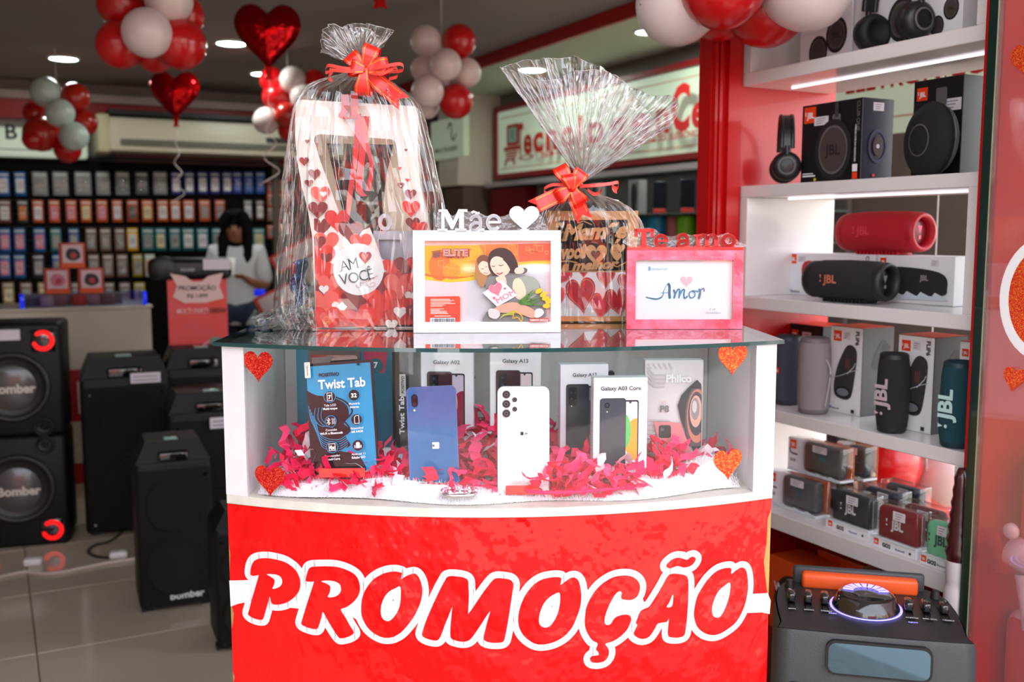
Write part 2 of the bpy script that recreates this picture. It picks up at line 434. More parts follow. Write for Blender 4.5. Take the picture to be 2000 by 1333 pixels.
for i, (a, b_, h, c) in enumerate(FAC):
    t = thing('shop_building', ['low beige shop building far left across the street', 'tall cream shop building across the street', 'red fronted shop building across the street',
              'tallest pale grey building across the street', 'tan shop building far right across the street'][i], 'building', (0, 0, 0))
    m = mat('facade_%d' % i, c, rough=.8, vary=(.8, .1)); dk = mat('shop_window_glass', (40, 48, 56), rough=.1)
    q = MB(); q.box(a, b_, -22, -15, -.2, h, m); q.box(a - .1, b_ + .1, -15.2, -14.9, h - .05, h + .25, m); q.build('walls', t)
    n = int((b_ - a) // 2.2)
    for k in range(n):
        x = a + .5 + k * (b_ - a - .6) / n
        q = MB(); q.box(x, x + 1.5, -15.05, -14.98, .1, 2.3, dk); q.box(x - .05, x + 1.55, -15.04, -14.9, 2.3, 2.42, mat('awning_white', (236, 236, 232), rough=.7)); q.build('shop_front', t)
        if h > 4.4:
            q = MB(); q.box(x + .2, x + 1.2, -15.04, -14.98, 3.2, 4.2, dk); q.box(x + .15, x + 1.25, -15.03, -14.95, 3.1, 3.2, m); q.build('window', t)
def parked_car(label, x, y, c):
    t = thing('car', label, 'car', (x, y, -.12))
    body = mat('car_paint_%d%d%d' % c, c, rough=.25, coat=1)
    pr = [(-2.1, .3), (-2.1, .75), (-1.9, .9), (-1.1, .98), (-.6, 1.42), (.75, 1.45), (1.35, .98), (1.95, .9), (2.12, .7), (2.1, .3)]
    q = MB(); q.prism(cr(pr, 3), -.85, .85, body); q.build('body', t)
    q = MB(); q.prism([(-.98, .98), (-.55, 1.36), (.7, 1.38), (1.2, .98)], -.87, .87, mat('car_glass', (20, 24, 28), rough=.05)); q.build('window', t)
    for wx in (-1.3, 1.3):
        for s_ in (-1, 1):
            q = MB(); q.cyl((wx, s_ * .74, .33), (wx, s_ * .9, .33), .33, mat('tyre', (20, 20, 20), rough=.8)); q.cyl((wx, s_ * .9, .33), (wx, s_ * .91, .33), .19, mat('wheel_rim', (170, 170, 175), rough=.3, metal=1)); q.build('wheel', t)
parked_car('white car parked across the street on the left', -3.2, -6.2, (232, 232, 236))
parked_car('dark grey car parked across the street on the right', 2.8, -6.0, (60, 64, 70))
# ------------------------------------------------------------------ ceiling lamps
LAMP = mat('downlight_diffuser', (225, 255, 240), emit=20, rough=.6)
lamp_me = None
LP = [(124, 113, 'wide oval on the left of the ceiling'), (452, 83, 'beside the large foil heart'), (515, 143, 'small, just under the large foil heart'), (43, 206, 'small, at the far left above the sign')]
def downlight(D, R, z, label, k=1.0):
    t = thing('downlight', label, 'lamp', S(D, R, z), TH, 'recessed ceiling lamps')
    q = MB(); q.lathe([(.105 * k, 0), (.105 * k, -.008), (.088 * k, -.012), (.085 * k, -.004)], mat('lamp_trim_ring', (235, 235, 235), rough=.4)); q.build('trim_ring', t)
    q = MB(); q.cyl((0, 0, -.004), (0, 0, -.007), .084 * k, LAMP, n=24); q.build('diffuser', t)
    l = bpy.data.lights.new('downlight_beam', 'AREA'); l.shape = 'DISK'; l.size = .16 * k; l.energy = 3.2; l.color = (.95, 1, .95)
    lo = bpy.data.objects.new('lamp_light', l); COL.objects.link(lo); lo.parent = t; lo.location = (0, 0, -.03)
for px, py, tx in LP:
    p = PZ(px, py, ZC); D, R = toDR(p); downlight(D, R, ZC, 'round recessed ceiling lamp, ' + tx, 1.0 if py < 180 else .8)
p = PZ(1267, 60, 2.42); D, R = toDR(p); downlight(D, R, 2.42, 'round recessed lamp in the pale soffit over the shop sign', .8)
p = PZ(1040, 135, 2.42); D, R = toDR(p); downlight(D, R, 2.42, 'round recessed soffit lamp seen through the fan of the right-hand wrap', 1.0)
# ------------------------------------------------------------------ back wall: slat display with hanging packs
SLAT = mat('black_slat_board', (10, 8, 8), rough=.7, spec=.1, vary=(6, .3))
t = thing('slatwall_display', 'black slatted display wall full of hanging accessory packs', 'display wall', S(8.40, 0, 0), TH)
for k in range(19):
    q = MB(); q.rbox(-.6, 2.1, -.04, 0, .005 + k * .1, .095 + k * .1, SLAT, r=.006, seg=1, smooth=False); q.build('slat', t)
q = MB(); q.box(-.6, 2.1, 0, .03, 0, 1.91, C((12, 10, 10))); q.build('back_board', t)
q = MB(); q.box(2.102, 2.15, -.12, .03, 0, 1.95, mat('grey_brown_post', (92, 80, 70), rough=.5)); q.build('end_post', t, 'grey brown end post')
q = MB(); q.box(-.6, 2.1, -.05, .03, 1.912, 1.935, C((14, 10, 10), .7)); q.build('top_rail', t)
def pack(kind, label, loc, sc, group):
    key = kind
    if key not in PK:
        cc, c2, c3 = kind
        t = thing('accessory_pack', label, 'pack', loc, TH, group)
        q = MB(); q.rbox(-.05, .05, -.004, 0, -.19, 0, C(cc), r=.0018, seg=1); q.build('card', t)
        q = Art(-.004, .0008); q.rrect(-.036, .036, -.165, -.05, .01, C(c2)); q.rect(-.026, .026, -.13, -.08, C(c3)); q.rect(-.04, .04, -.03, -.016, C((220, 220, 220))); q.build('printed_front', t)
        q = MB(); q.rbox(-.034, .034, -.026, -.0075, -.16, -.055, clear('blister', lo=.04, hi=.6), r=.006, seg=2); q.build('blister', t)
        q = MB(); q.tube([(0, .02, -.014), (0, -.03, -.014), (0, -.04, -.004)], .002, C((150, 150, 150), .3), n=6); q.build('hook', t)
        PK[key] = t; t.scale = sc; return t
    return dup(PK[key], loc, TH, label, group, sc)
PK = {}
OR, OR2, GR, NV, BL, TE, RG, YE = (206, 84, 24), (190, 70, 30), (150, 148, 150), (52, 50, 128), (30, 96, 168), (30, 118, 126), (130, 96, 86), (228, 168, 20)
PKROWS = [
 ('top row', 336, .21, [(5, 28, BL, 'w'), (38, 26, BL, 'w'), (77, 34, GR, 'g'), (117, 34, GR, 'g'), (161, 36, GR, 'g'), (200, 30, GR, 'g'), (238, 30, GR, 'k'), (276, 28, (96, 92, 92), 'k'), (312, 30, GR, 'g'), (343, 22, NV, 'w'), (369, 22, NV, 'w'), (395, 22, NV, 'w'), (419, 22, NV, 'w'), (443, 22, NV, 'w'), (463, 20, (50, 62, 150), 'n'), (485, 20, (56, 90, 170), 'n'), (508, 20, (40, 96, 180), 'n')]),
 ('second row', 391, .20, [(8, 28, (120, 60, 60), 'w'), (43, 24, (70, 60, 56), 'o'), (73, 24, OR, 'w'), (105, 24, OR, 'p'), (138, 24, OR, 'p'), (167, 24, OR, 'c'), (198, 24, OR, 'p'), (228, 22, OR, 'w'), (258, 24, OR2, 'b'), (287, 24, OR, 'c'), (317, 24, OR, 'w'), (342, 22, OR, 'w'), (368, 24, OR, 'w'), (399, 24, OR, 'g'), (429, 22, OR2, 'g'), (484, 18, (120, 110, 110), 'w'), (507, 18, (90, 60, 50), 'w')]),
 ('third row', 446, .21, [(8, 26, BL, 'p'), (37, 26, BL, 'p'), (76, 26, BL, 'p'), (108, 24, TE, 'g'), (143, 24, (26, 80, 150), 'g'), (177, 24, RG, 'g'), (205, 24, RG, 'g'), (233, 22, RG, 'g'), (258, 24, YE, 'w'), (288, 26, TE, 'g'), (313, 24, TE, 'c'), (341, 24, TE, 'g'), (367, 26, TE, 'w'), (395, 26, TE, 'w'), (423, 22, TE, 'g'), (505, 26, TE, 'c')]),
 ('fourth row', 497, .21, [(8, 26, BL, 'p'), (37, 26, BL, 'p'), (74, 26, (50, 46, 60), 'g'), (110, 20, BL, 'g'), (182, 24, RG, 'g'), (210, 24, RG, 'g'), (238, 24, RG, 'g'), (268, 22, (170, 140, 30), 'g'), (292, 22, (200, 200, 196), 'o')]),
 ('bottom row', 552, .20, [(15, 26, (150, 130, 90), 'c'), (50, 26, RG, 'g'), (85, 26, (180, 140, 90), 'c'), (147, 20, RG, 'g'), (213, 22, RG, 'g'), (243, 24, RG, 'g'), (272, 24, (170, 150, 30), 'g')])]
CN = {'w': (226, 222, 228), 'g': (150, 146, 146), 'k': (110, 110, 112), 'o': (220, 120, 60), 'p': (228, 140, 160), 'c': (222, 206, 160), 'b': (92, 84, 80), 'n': (90, 110, 190)}
CNM = {OR: 'orange', OR2: 'dark orange', GR: 'grey', NV: 'navy', BL: 'blue', TE: 'teal', RG: 'brownish grey', YE: 'bright yellow'}
for rn, yt, hh, items in PKROWS:
    for i, (px, wpx, cc, k2) in enumerate(items):
        R, z = PD(px, yt, 8.33); R2, _ = PD(px + wpx, yt, 8.33); ww = (R2 - R) * .86
        nm = CNM.get(cc, 'mixed colour')
        pack((cc, CN[k2], tuple(int(v * .8) for v in CN[k2])), f'{nm} hanging accessory pack, {ORD[i]} from the left in the {rn}', S(8.33, R, z), (ww / .1, 1, hh * .84 / .19), f'packs on the {rn} of the slatted wall')
for i, (px, py, cc) in enumerate([(532, 352, OR), (553, 352, OR2), (532, 378, OR), (553, 378, OR2), (532, 406, (150, 90, 60)), (553, 406, OR2), (532, 440, OR), (553, 440, (150, 100, 70))]):
    R, z = PD(px, py, 8.33)
    pack((cc, CN['g'], (120, 116, 116)), f'small orange pack on the rack right of the end post, {["top", "second", "third", "lowest"][i // 2]} level, {"left" if i % 2 == 0 else "right"} one', S(8.33, R, z), (.85, 1, .6), 'orange packs right of the end post')
q = MB()
slab(q, 8.37, 8.449, 2.16, 2.6, .6, 1.9, C((36, 26, 24))); solo(q, 'side_rack_panel', 'dark panel behind the orange packs at the right end of the slatted wall', 'panel')
# left sign over the slat wall
R0, zt = PD(-30, 246, 8.3); R1, zb = PD(172, 312, 8.3)
t = thing('lit_sign_board', 'pale sign board with black letters at the far left over the slatted wall', 'sign', S(8.26, R0, zb), TH)
q = MB(); q.rbox(0, R1 - R0, 0, .06, 0, zt - zb, mat('pale_sign_face', (206, 220, 200), rough=.4, emit=.25), r=.03, seg=4); q.build('board', t)
q = Art(0, .002); q.text('B', .17, .13, .15, INK, .02); q.text('L', .29, .13, .15, INK, .02); q.rect(.36, .44, .13, .235, INK)
q.rect(0.02, R1 - R0 - .05, .05, .06, C((160, 180, 160))); q.build('lettering', t)
# air conditioner
R0, zt = PD(200, 232, 8.0); R1, zb = PD(600, 298, 8.0)
t = thing('air_conditioner', 'long cream ceiling air conditioner on the back wall below the red band', 'air conditioner', S(8.0, R0, 1.96), TH)
W_ = 1.85; IV = mat('ivory_casing', (206, 196, 176), rough=.4)
pf = [(0, .02), (.05, 0), (.30, .0), (.36, .03), (.36, .24), (.30, .26), (.05, .25), (0, .2)]
q = MB(); n = len(pf)
for xa, xb in ((0, W_),):
    pp = cr(pf, 3); k = len(pp)
    q.add([(xa, y, z) for y, z in pp] + [(xb, y, z) for y, z in pp], [(i, (i + 1) % k, k + (i + 1) % k, k + i) for i in range(k)] + [list(range(k))[::-1], list(range(k, 2 * k))], IV, False)
q.build('casing', t)
q = MB(); q.rbox(-.045, .05, -.012, .34, -.02, .265, mat('ivory_end_cap', (196, 184, 150), rough=.5), r=.02); q.build('end_cap', t)
q = MB(); q.box(.12, W_ - .1, -.014, .0, .04, .085, C((60, 56, 50))); q.build('air_outlet', t, 'dark louvred outlet')
for k in range(3):
    q = MB(); q.box(.12, W_ - .1, -.018, -.004, .047 + k * .013, .052 + k * .013, C((150, 142, 126))); q.build('louvre', t)
q = MB(); q.rbox(1.2, W_ - .05, -.018, 0, .1, .14, C((46, 42, 40)), r=.004); q.build('intake_slot', t)
q = MB(); slab(q, 8.0, 8.36, .83, 2.7, 2.225, 2.26, C((14, 10, 10))); solo(q, 'mounting_rail', 'black strip drawn as the dark gap above the air conditioner', 'rail')  # black slab stands in for the shade in the gap above the casing
# column, dark doorway, brown panels at the far right of the back
q = MB(); slab(q, 7.12, 7.5, 3.25, 3.619, 1.72, 2.419, CREAM); struct(q, 'trim_6')
q = MB(); slab(q, 7.14, 7.5, 3.3, 3.619, 0, 1.715, BROWN); struct(q, 'trim_7')
q = MB(); slab(q, 7.9, 8.3, 2.95, 3.2, 0, 1.95, BROWN); solo(q, 'brown_cupboard', 'tall brown cupboard standing in the far corner beside the column', 'cupboard')
R0 = 3.45
D0, zt = PR(842, 268, 3.2); D1, zb = PR(905, 285, 3.2)
t = thing('hanging_sign', 'pale green hanging sign with a dark squiggle behind the balloon cluster', 'sign', S(D0, 3.2, 1.93), RS)
q = MB(); L_ = abs(D0 - D1); q.box(0, L_, 0, .05, 0, .30, mat('pale_green_sign', (188, 204, 178), rough=.4, emit=.15)); q.build('board', t)
q = Art(0, .003); q.line(cr([(L_ * .55, .22), (L_ * .6, .26), (L_ * .66, .24), (L_ * .66, .16), (L_ * .72, .13), (L_ * .8, .17)], 4, False), .016, INK); q.text('MULTILASER', L_ * .5, .05, .05, INK, .01, width=L_ * .7); q.build('lettering', t)
q = MB(); slab(q, 8.43, 8.449, 2.62, 2.94, 0, 1.95, C((14, 10, 12))); s_ = struct(q, 'door_1')
# ------------------------------------------------------------------ shop sign on the right wall
SGN = mat('lit_sign_face', (196, 214, 190), rough=.35, coat=.3, emit=.22); SR = mat('sign_red', (190, 22, 22), rough=.4); SP_ = C((214, 176, 150))
D0, D1 = 7.06, 3.35; L_ = D0 - D1
t = thing('shop_sign', 'long pale green shop sign with red lettering and a shopping trolley figure', 'sign', S(D0, 3.55, 1.765), RS)
q = MB(); q.box(.03, L_ - .03, 0, .05, .04, .51, SGN); q.build('board', t)
for (a, b_, c_, d_) in ((0, L_, 0, .035), (0, L_, .515, .55), (0, .035, 0, .55), (L_ - .035, L_, 0, .55)):
    q = MB(); q.box(a, b_, -.02, .06, c_, d_, mat('dark_red_frame', (140, 10, 16), rough=.4)); q.build('frame', t)
A = Art(0, .003)
A.rect(.08, L_ - .06, .455, .463, SP_); A.rect(.08, L_ - .06, .072, .080, SP_)
A.rrect(.20, .40, .24, .40, .02, SR); A.rrect(.235, .365, .265, .375, .01, C((170, 206, 190))); A.rect(.29, .31, .29, .35, C((80, 130, 120)))
A.rect(.17, .43, .205, .235, SR)
for k in range(4): A.rect(.20 + k * .01, .40 - k * .01, .185 - k * .02, .198 - k * .02, SR)
A.line([(.235, .13), (.225, .10)], .03, SR); A.line([(.365, .13), (.375, .10)], .03, SR)
sx_ = lambda px: D0 - PR(px, 250, 3.55)[0]
for wd, pa, pb, sz in (('T', 1020, 1031, .31), ('e', 1032, 1049, .27), ('c', 1052, 1072, .27), ('n', 1078, 1100, .27), ('o', 1108, 1135, .27), ('l', 1142, 1150, .27), ('o', 1160, 1195, .27), ('g', 1204, 1240, .27), ('e', 1250, 1286, .27), ('n', 1299, 1325, .27), ('C', 1330, 1366, .35), ('e', 1370, 1400, .27), ('l', 1406, 1412, .3), ('l', 1420, 1426, .3)):
    A.text(wd, (sx_(pa) + sx_(pb)) / 2, .165, sz, SR, .035, width=sx_(pb) - sx_(pa))
for wd, pa, pb in (('O SHOPPING', 1032, 1304), ('DOS', 1308, 1326), ('ELETRÔNICOS', 1333, 1402)):
    A.text(wd, (sx_(pa) + sx_(pb)) / 2, .112, .05, SR, .02, width=sx_(pb) - sx_(pa))
A.build('lettering', t)
q = MB(); slab(q, 3.4, 7.06, 3.45, 3.6, 1.70, 1.735, mat('pale_metal_shelf_edge', (190, 180, 184), rough=.3, metal=.4)); solo(q, 'light_rail', 'pale metal rail under the long shop sign', 'rail')
q = MB(); slab(q, 6.5, 7.05, 3.5, 3.61, .3, 1.69, mat('dark_red_panel', (120, 12, 24), rough=.3)); solo(q, 'red_wall_panel', 'dark red panel below the left end of the shop sign', 'panel')
# small second sign seen between the headphone boxes
D0, zt = PR(1740, 160, 2.75); D1, zb = PR(1800, 235, 2.75)
t = thing('small_shop_sign', 'pale sign with red capitals seen between the black headphone boxes', 'sign', S(D0 + .25, 2.75, zb - .03), RS)
q = MB(); q.box(0, .7, 0, .03, 0, .42, SGN); q.build('board', t)
q = MB(); q.box(0, .7, -.004, .03, .421, .46, SR); q.build('frame', t)
A = Art(0, .002); A.text('ELETRÔNICOS', .36, .155, .085, SR, .02, width=.62); A.rect(.0, .7, .05, .056, SP_); A.build('lettering', t)
# glass shelves, phones, boxes and cups below the sign
GS = mat('display_back_panel', (112, 108, 108), rough=.25)
t = thing('glass_shelf_unit', 'wall display with two glass shelves below the shop sign', 'shelf', S(6.45, 3.2, 0), RS)
q = MB(); q.box(0, 3.0, .38, .41, .3, 1.69, GS); q.build('back_panel', t)
zs1 = PR(1250, 418, 3.25)[1]; zs2 = PR(1300, 470, 3.25)[1]
for z in (zs1, zs2, .9):
    q = MB(); q.box(0, 3.0, 0, .38, z - .008, z, mat('tinted_shelf_glass', (120, 150, 140), rough=.08, coat=1)); q.build('glass_shelf', t)
q = MB(); q.box(0, 3.0, .0, .37, .3, .85, C((50, 30, 34))); q.build('cabinet_base', t)
def onshelf(px, R, z): return S(PR(px, 420, R)[0], R, z)
for i, (px, c) in enumerate([(1288, (40, 52, 50)), (1342, (36, 44, 80))]):
    t = thing('display_phone', ['dark phone tilted on a red stand below the shop sign, left one', 'blue-black phone tilted on a red stand below the shop sign, right one'][i], 'phone', onshelf(px, 3.3, zs1), RS + .9, 'phones on stands below the shop sign')
    q = MB(); q.T = Matrix.Rotation(-.3, 4, 'X'); q.rbox(-.04, .04, 0, .009, .02, .19, C(c, .2), r=.004); q.build('body', t)
    q = Art(-.002, .0008); q.T = Matrix.Rotation(-.3, 4, 'X'); q.rrect(-.036, .036, .026, .184, .006, C((20, 26, 34), .1)); q.build('screen', t)
    q = MB(); q.rbox(-.035, .035, -.02, .07, 0, .025, LRED, r=.006); q.build('stand', t)
for i, (px, wd) in enumerate([(1160, .10), (1238, .11)]):
    t = thing('accessory_box', ['white framed box with a black gadget on the glass shelf, left one', 'white framed box with a black gadget on the glass shelf, nearer the phones'][i], 'box', onshelf(px, 3.35, zs1), RS, 'gadget boxes on the glass shelf')
    q = MB(); q.box(-wd / 2, wd / 2, 0, .05, 0, .2, C((170, 166, 168))); q.build('carton', t)
    A = Art(0, .001); A.rect(-.04, .04, .01, .19, C((120, 116, 116))); A.disc(0, .11, .03, BLACK, rz=.07); A.rect(-.02, .02, .02, .06, BLACK); A.build('printed_front', t)
for i, (px, c, tx) in enumerate([(1268, (20, 134, 184), 'blue ribbed cup at the back'), (1285, (24, 146, 196), 'blue ribbed cup in front'), (1316, (236, 130, 132), 'pink ribbed cup'), (1342, (118, 190, 20), 'green ribbed cup, left one'), (1362, (110, 182, 24), 'green ribbed cup, middle one'), (1382, (90, 150, 30), 'dark green ribbed cup by the red pillar')]):
    zc = zs2; q = MB(); pr = [(0, 0), (.045, 0), (.05, .006)]
    for k in range(5): pr += [(.052, .01 + k * .022), (.049, .02 + k * .022)]
    pr += [(.052, .125), (.0515, .13), (.045, .13), (.044, .02), (0, .02)]
    q.lathe(pr, C(c, .45), n=20); solo(q, 'ribbed_cup', tx + ' on the lower glass shelf', 'cup', onshelf(px, 3.32 + (.08 if i % 2 == 0 else 0), zc), 0, 'coloured cups on the lower glass shelf')
# ------------------------------------------------------------------ balloons
LATEXW = mat('white_latex', (226, 208, 206), rough=.3, coat=.25, sheen=.2); LATEXR = mat('red_latex', (196, 10, 18), rough=.28, coat=.35)
LATEXC = mat('white_latex_cool', (206, 222, 216), rough=.3, coat=.25); LATEXO = mat('red_latex_warm', (196, 34, 22), rough=.28, coat=.35)
def balloon_mesh(m):
    q = MB(); pr = []
    for i in range(19):
        a = math.pi * i / 18; r = math.sin(a); z = -math.cos(a)
        if z < 0: r *= 1 - .10 * (-z) ** 2; z *= 1.10
        pr.append((max(r, .02), z))
    q.lathe(pr, m, n=26); q.lathe([(.03, -1.09), (.075, -1.16), (.02, -1.12)], m, n=10); return q.mesh('balloon')
BM = {k: balloon_mesh(m) for k, m in (('w', LATEXW), ('r', LATEXR), ('c', LATEXC), ('o', LATEXO))}
def cluster(label, Y, items, group='balloon clusters'):
    cx = sum(i[0] for i in items) / len(items); cy = sum(i[1] for i in items) / len(items); c0 = PW(cx, cy, Y)
    t = thing('balloon_cluster', label, 'balloons', c0, 0, group)
    for (px, py, r, k, dy) in items:
        yy = Y + dy; x, y, z = ray(px, py); p = PW(px, py, yy); rr = r * yy / (FPX * y)
        o = bpy.data.objects.new('balloon', BM[k]); COL.objects.link(o); o.parent = t; o.location = p - c0; o.scale = (rr, rr, rr)
        d = (p - c0) if (p - c0).length > .02 else Vector((0, -1, 0)); d = Vector((d.x, d.y - .05, d.z)).normalized()
        o.rotation_euler = d.to_track_quat('Z', 'Y').to_euler()
    q = MB(); q.tube([(0, 0, 0), (0, .01, max(ZC - c0.z, .1))], .002, C((230, 230, 230)), n=5); q.build('string', t)
    return t
cluster('large red and white balloon cluster at the upper left', 3.9, [(238, 8, 48, 'r', .05), (330, 0, 46, 'w', -.06), (287, 64, 48, 'w', -.14), (234, 88, 46, 'r', -.02), (352, 86, 50, 'r', -.03), (303, 104, 38, 'r', .06), (358, 30, 40, 'r', .1), (290, 20, 44, 'r', .16)])
cluster('pale and orange-red balloon cluster at the far left under the ceiling', 6.3, [(89, 180, 29, 'c', -.08), (147, 190, 28, 'o', 0), (117, 221, 28, 'c', -.14), (70, 221, 24, 'r', .02), (80, 262, 34, 'o', -.04), (165, 240, 25, 'o', .04), (144, 266, 28, 'c', -.12), (132, 292, 26, 'r', 0), (66, 272, 22, 'r', -.1)])
cluster('half hidden balloon cluster behind the left gift wrap', 6.4, [(533, 158, 26, 'r', .05), (572, 156, 26, 'w', -.06), (614, 162, 26, 'r', 0), (540, 190, 28, 'r', 0), (593, 190, 26, 'w', -.08), (520, 236, 26, 'w', -.06), (560, 224, 24, 'o', -.12), (565, 255, 22, 'r', 0)])
cluster('mostly white balloon cluster between the two gift wraps', 5.0, [(832, 80, 31, 'w', 0), (897, 80, 33, 'r', 0), (871, 126, 31, 'w', -.16), (829, 135, 27, 'w', 0), (911, 142, 29, 'w', 0), (835, 179, 32, 'w', -.14), (890, 198, 34, 'r', -.04), (834, 208, 24, 'w', .05), (866, 165, 22, 'w', .05)])
cluster('large near balloon cluster at the top by the shelf', 2.25, [(1322, 8, 80, 'w', 0), (1412, -28, 84, 'r', -.10), (1498, 12, 80, 'r', .06), (1580, -28, 88, 'w', -.06), (1405, 20, 60, 'r', .12)])
cluster('red and white balloon cluster behind the lower shelves', 3.05, [(1735, 905, 62, 'r', .0), (1775, 985, 78, 'r', .12), (1850, 930, 60, 'w', .04), (1870, 1020, 52, 'w', .1)])
FOIL = mat('red_foil', (176, 4, 12), rough=.16, metal=.85, bump=(14, .35, 3, .03))
FOILB = mat('red_foil_neck', (150, 4, 12), rough=.25, metal=.8)
def foil_heart(label, px, py, wpx, hpx, Y):
    c0 = PW(px, py, Y); x, y, z = ray(px, py); k = Y / (FPX * y); t = thing('foil_heart_balloon', label, 'balloon', c0, .15, 'red foil heart balloons')
    q = MB(); hp = [(a * .70 + .30 * .48 * wpx * k * math.sin(i * math.pi / 24), b * .70 + .30 * .46 * hpx * k * math.cos(i * math.pi / 24)) for i, (a, b) in enumerate(heart_pts(0, 0, wpx * k, hpx * k, 0, 48))]; rings = []
    for s_ in (-1, 1):
        def fn(u, v, s_=s_):
            a = hp[int(round(u * 48)) % 48]; r = 1 - v
            b = (a[0] * r, a[1] * r + hpx * k * .03 * v); dd = s_ * (.19 * wpx * k) * math.sqrt(max(0, 1 - r ** 2.2)) * 1.0
            cr_ = 1 + .025 * math.sin(u * 2 * math.pi * 24) * (r ** 8)
            return (b[0] * cr_, dd, b[1] * cr_)
        q.grid(fn, 48, 12, FOIL, closed_u=True)
    q.build('foil_body', t)
    zb = min(p[1] for p in hp); q = MB(); q.prism([(-.02, zb + .04), (-.012, zb - .035), (-.02, zb - .05), (.02, zb - .05), (.012, zb - .035), (.02, zb + .04)], -.004, .004, FOILB); q.build('neck', t)
    pts = [(.012 * math.sin(i * 1.1) * i / 6, .012 * math.cos(i * 1.1), zb - .05 - i * .022) for i in range(22)]
    q = MB(); q.tube(cr(pts, 2, False), .003, C((226, 214, 214)), n=5); q.build('curled_string', t)
foil_heart('large shiny red foil heart balloon near the ceiling lamp', 523, 66, 130, 132, 4.6)
foil_heart('smaller shiny red foil heart balloon in front of the air conditioner', 342, 182, 96, 98, 6.3)
c0 = PW(742, 2, 3.9)
q = MB(); q.T = None; q.prism([(-.03, .03), (-.02, -.01), (-.028, -.03), (0, -.022), (.03, -.03), (.02, 0), (.028, .03)], -.005, .005, FOILB); q.tube([(0, 0, .02), (0, 0, ZC - c0.z)], .002, C((230, 230, 230)), n=5)
solo(q, 'foil_ornament', 'small red foil ornament hanging at the top of the picture', 'ornament', c0)
# ------------------------------------------------------------------ shelf unit on the right
D0s, D1s, R0s, R1s = 1.262, 1.94, 1.65, 1.94
t = thing('wall_shelf_unit', 'white and red open display shelf unit with lit boards at the right', 'shelf unit', S(D1s, R0s, 0), RS)
LU = D1s - D0s; DU = R1s - R0s
LEDM = mat('led_strip', (250, 244, 255), emit=1.0)
def sbox(x0, x1, y0, y1, z0, z1, m, name, lab=None):
    q = MB(); q.rbox(x0, x1, y0, y1, z0, z1, m, r=.0015, seg=1, smooth=False); return q.build(name, t, lab)
sbox(0, LU, 0, DU, 1.705, 1.735, WHITE, 'shelf_board'); sbox(0, .028, 0, DU, 1.7351, 2.1, WHITE, 'side_board'); sbox(LU - .028, LU, 0, DU, 1.7351, 2.1, WHITE, 'side_board')
sbox(.0, LU, DU - .012, DU, 1.7352, 2.1, WHITE, 'back_board')
sbox(0, LU, 0, DU, 1.436, 1.464, WHITE, 'shelf_board'); sbox(0, .028, 0, DU, 1.194, 1.4359, WHITE, 'side_board'); sbox(LU - .028, LU, 0, DU, 1.194, 1.4359, WHITE, 'side_board')
sbox(0, LU, 0, DU, 1.164, 1.1939, WHITE, 'shelf_board')
sbox(0, LU, 0, DU, .898, .927, WHITE, 'shelf_board'); sbox(LU - .028, LU, 0, DU, .6761, .8979, WHITE, 'side_board'); sbox(0, .028, 0, DU, .6761, .8979, WHITE, 'side_board')
sbox(0, LU, 0, DU, .636, .676, WHITE, 'shelf_board')
for z in (1.7045, 1.4355, .8975):
    q = MB(); q.box(.05, LU - .03, .11, .116, z - .004, z, LEDM); q.build('light_strip', t)
for k in range(3):
    q = MB(); q.box(-.002, LU - .0 , .16 + .0 * k, .1601, 0, .001, RED)
# mullion strip: thin red post on the near side, fluted red end panel on the far side
q = MB(); slab(q, 1.222, 1.261, 1.64, 1.95, 0, 2.6, RED); o_ = struct(q, 'trim_8')
q = MB(); slab(q, 1.945, 1.99, 1.556, 1.64, 0, 2.6, RED); slab(q, 1.93, 1.944, 1.60, 1.64, 0, 2.6, RED); struct(q, 'trim_9')
q = MB(); slab(q, 1.942, 1.98, 1.641, 1.96, 0, 2.6, RED); struct(q, 'trim_10')
q = MB()
for k in range(2): slab(q, 1.932, 1.944, 1.560 + k * .014, 1.568 + k * .014, 0, 2.6, RED)
struct(q, 'trim_11')
q = MB(); slab(q, 1.27, 1.94, 1.87, 1.90, 0, .634, mat('deep_red_board', (150, 6, 12), rough=.5)); struct(q, 'wall_shelf_back')
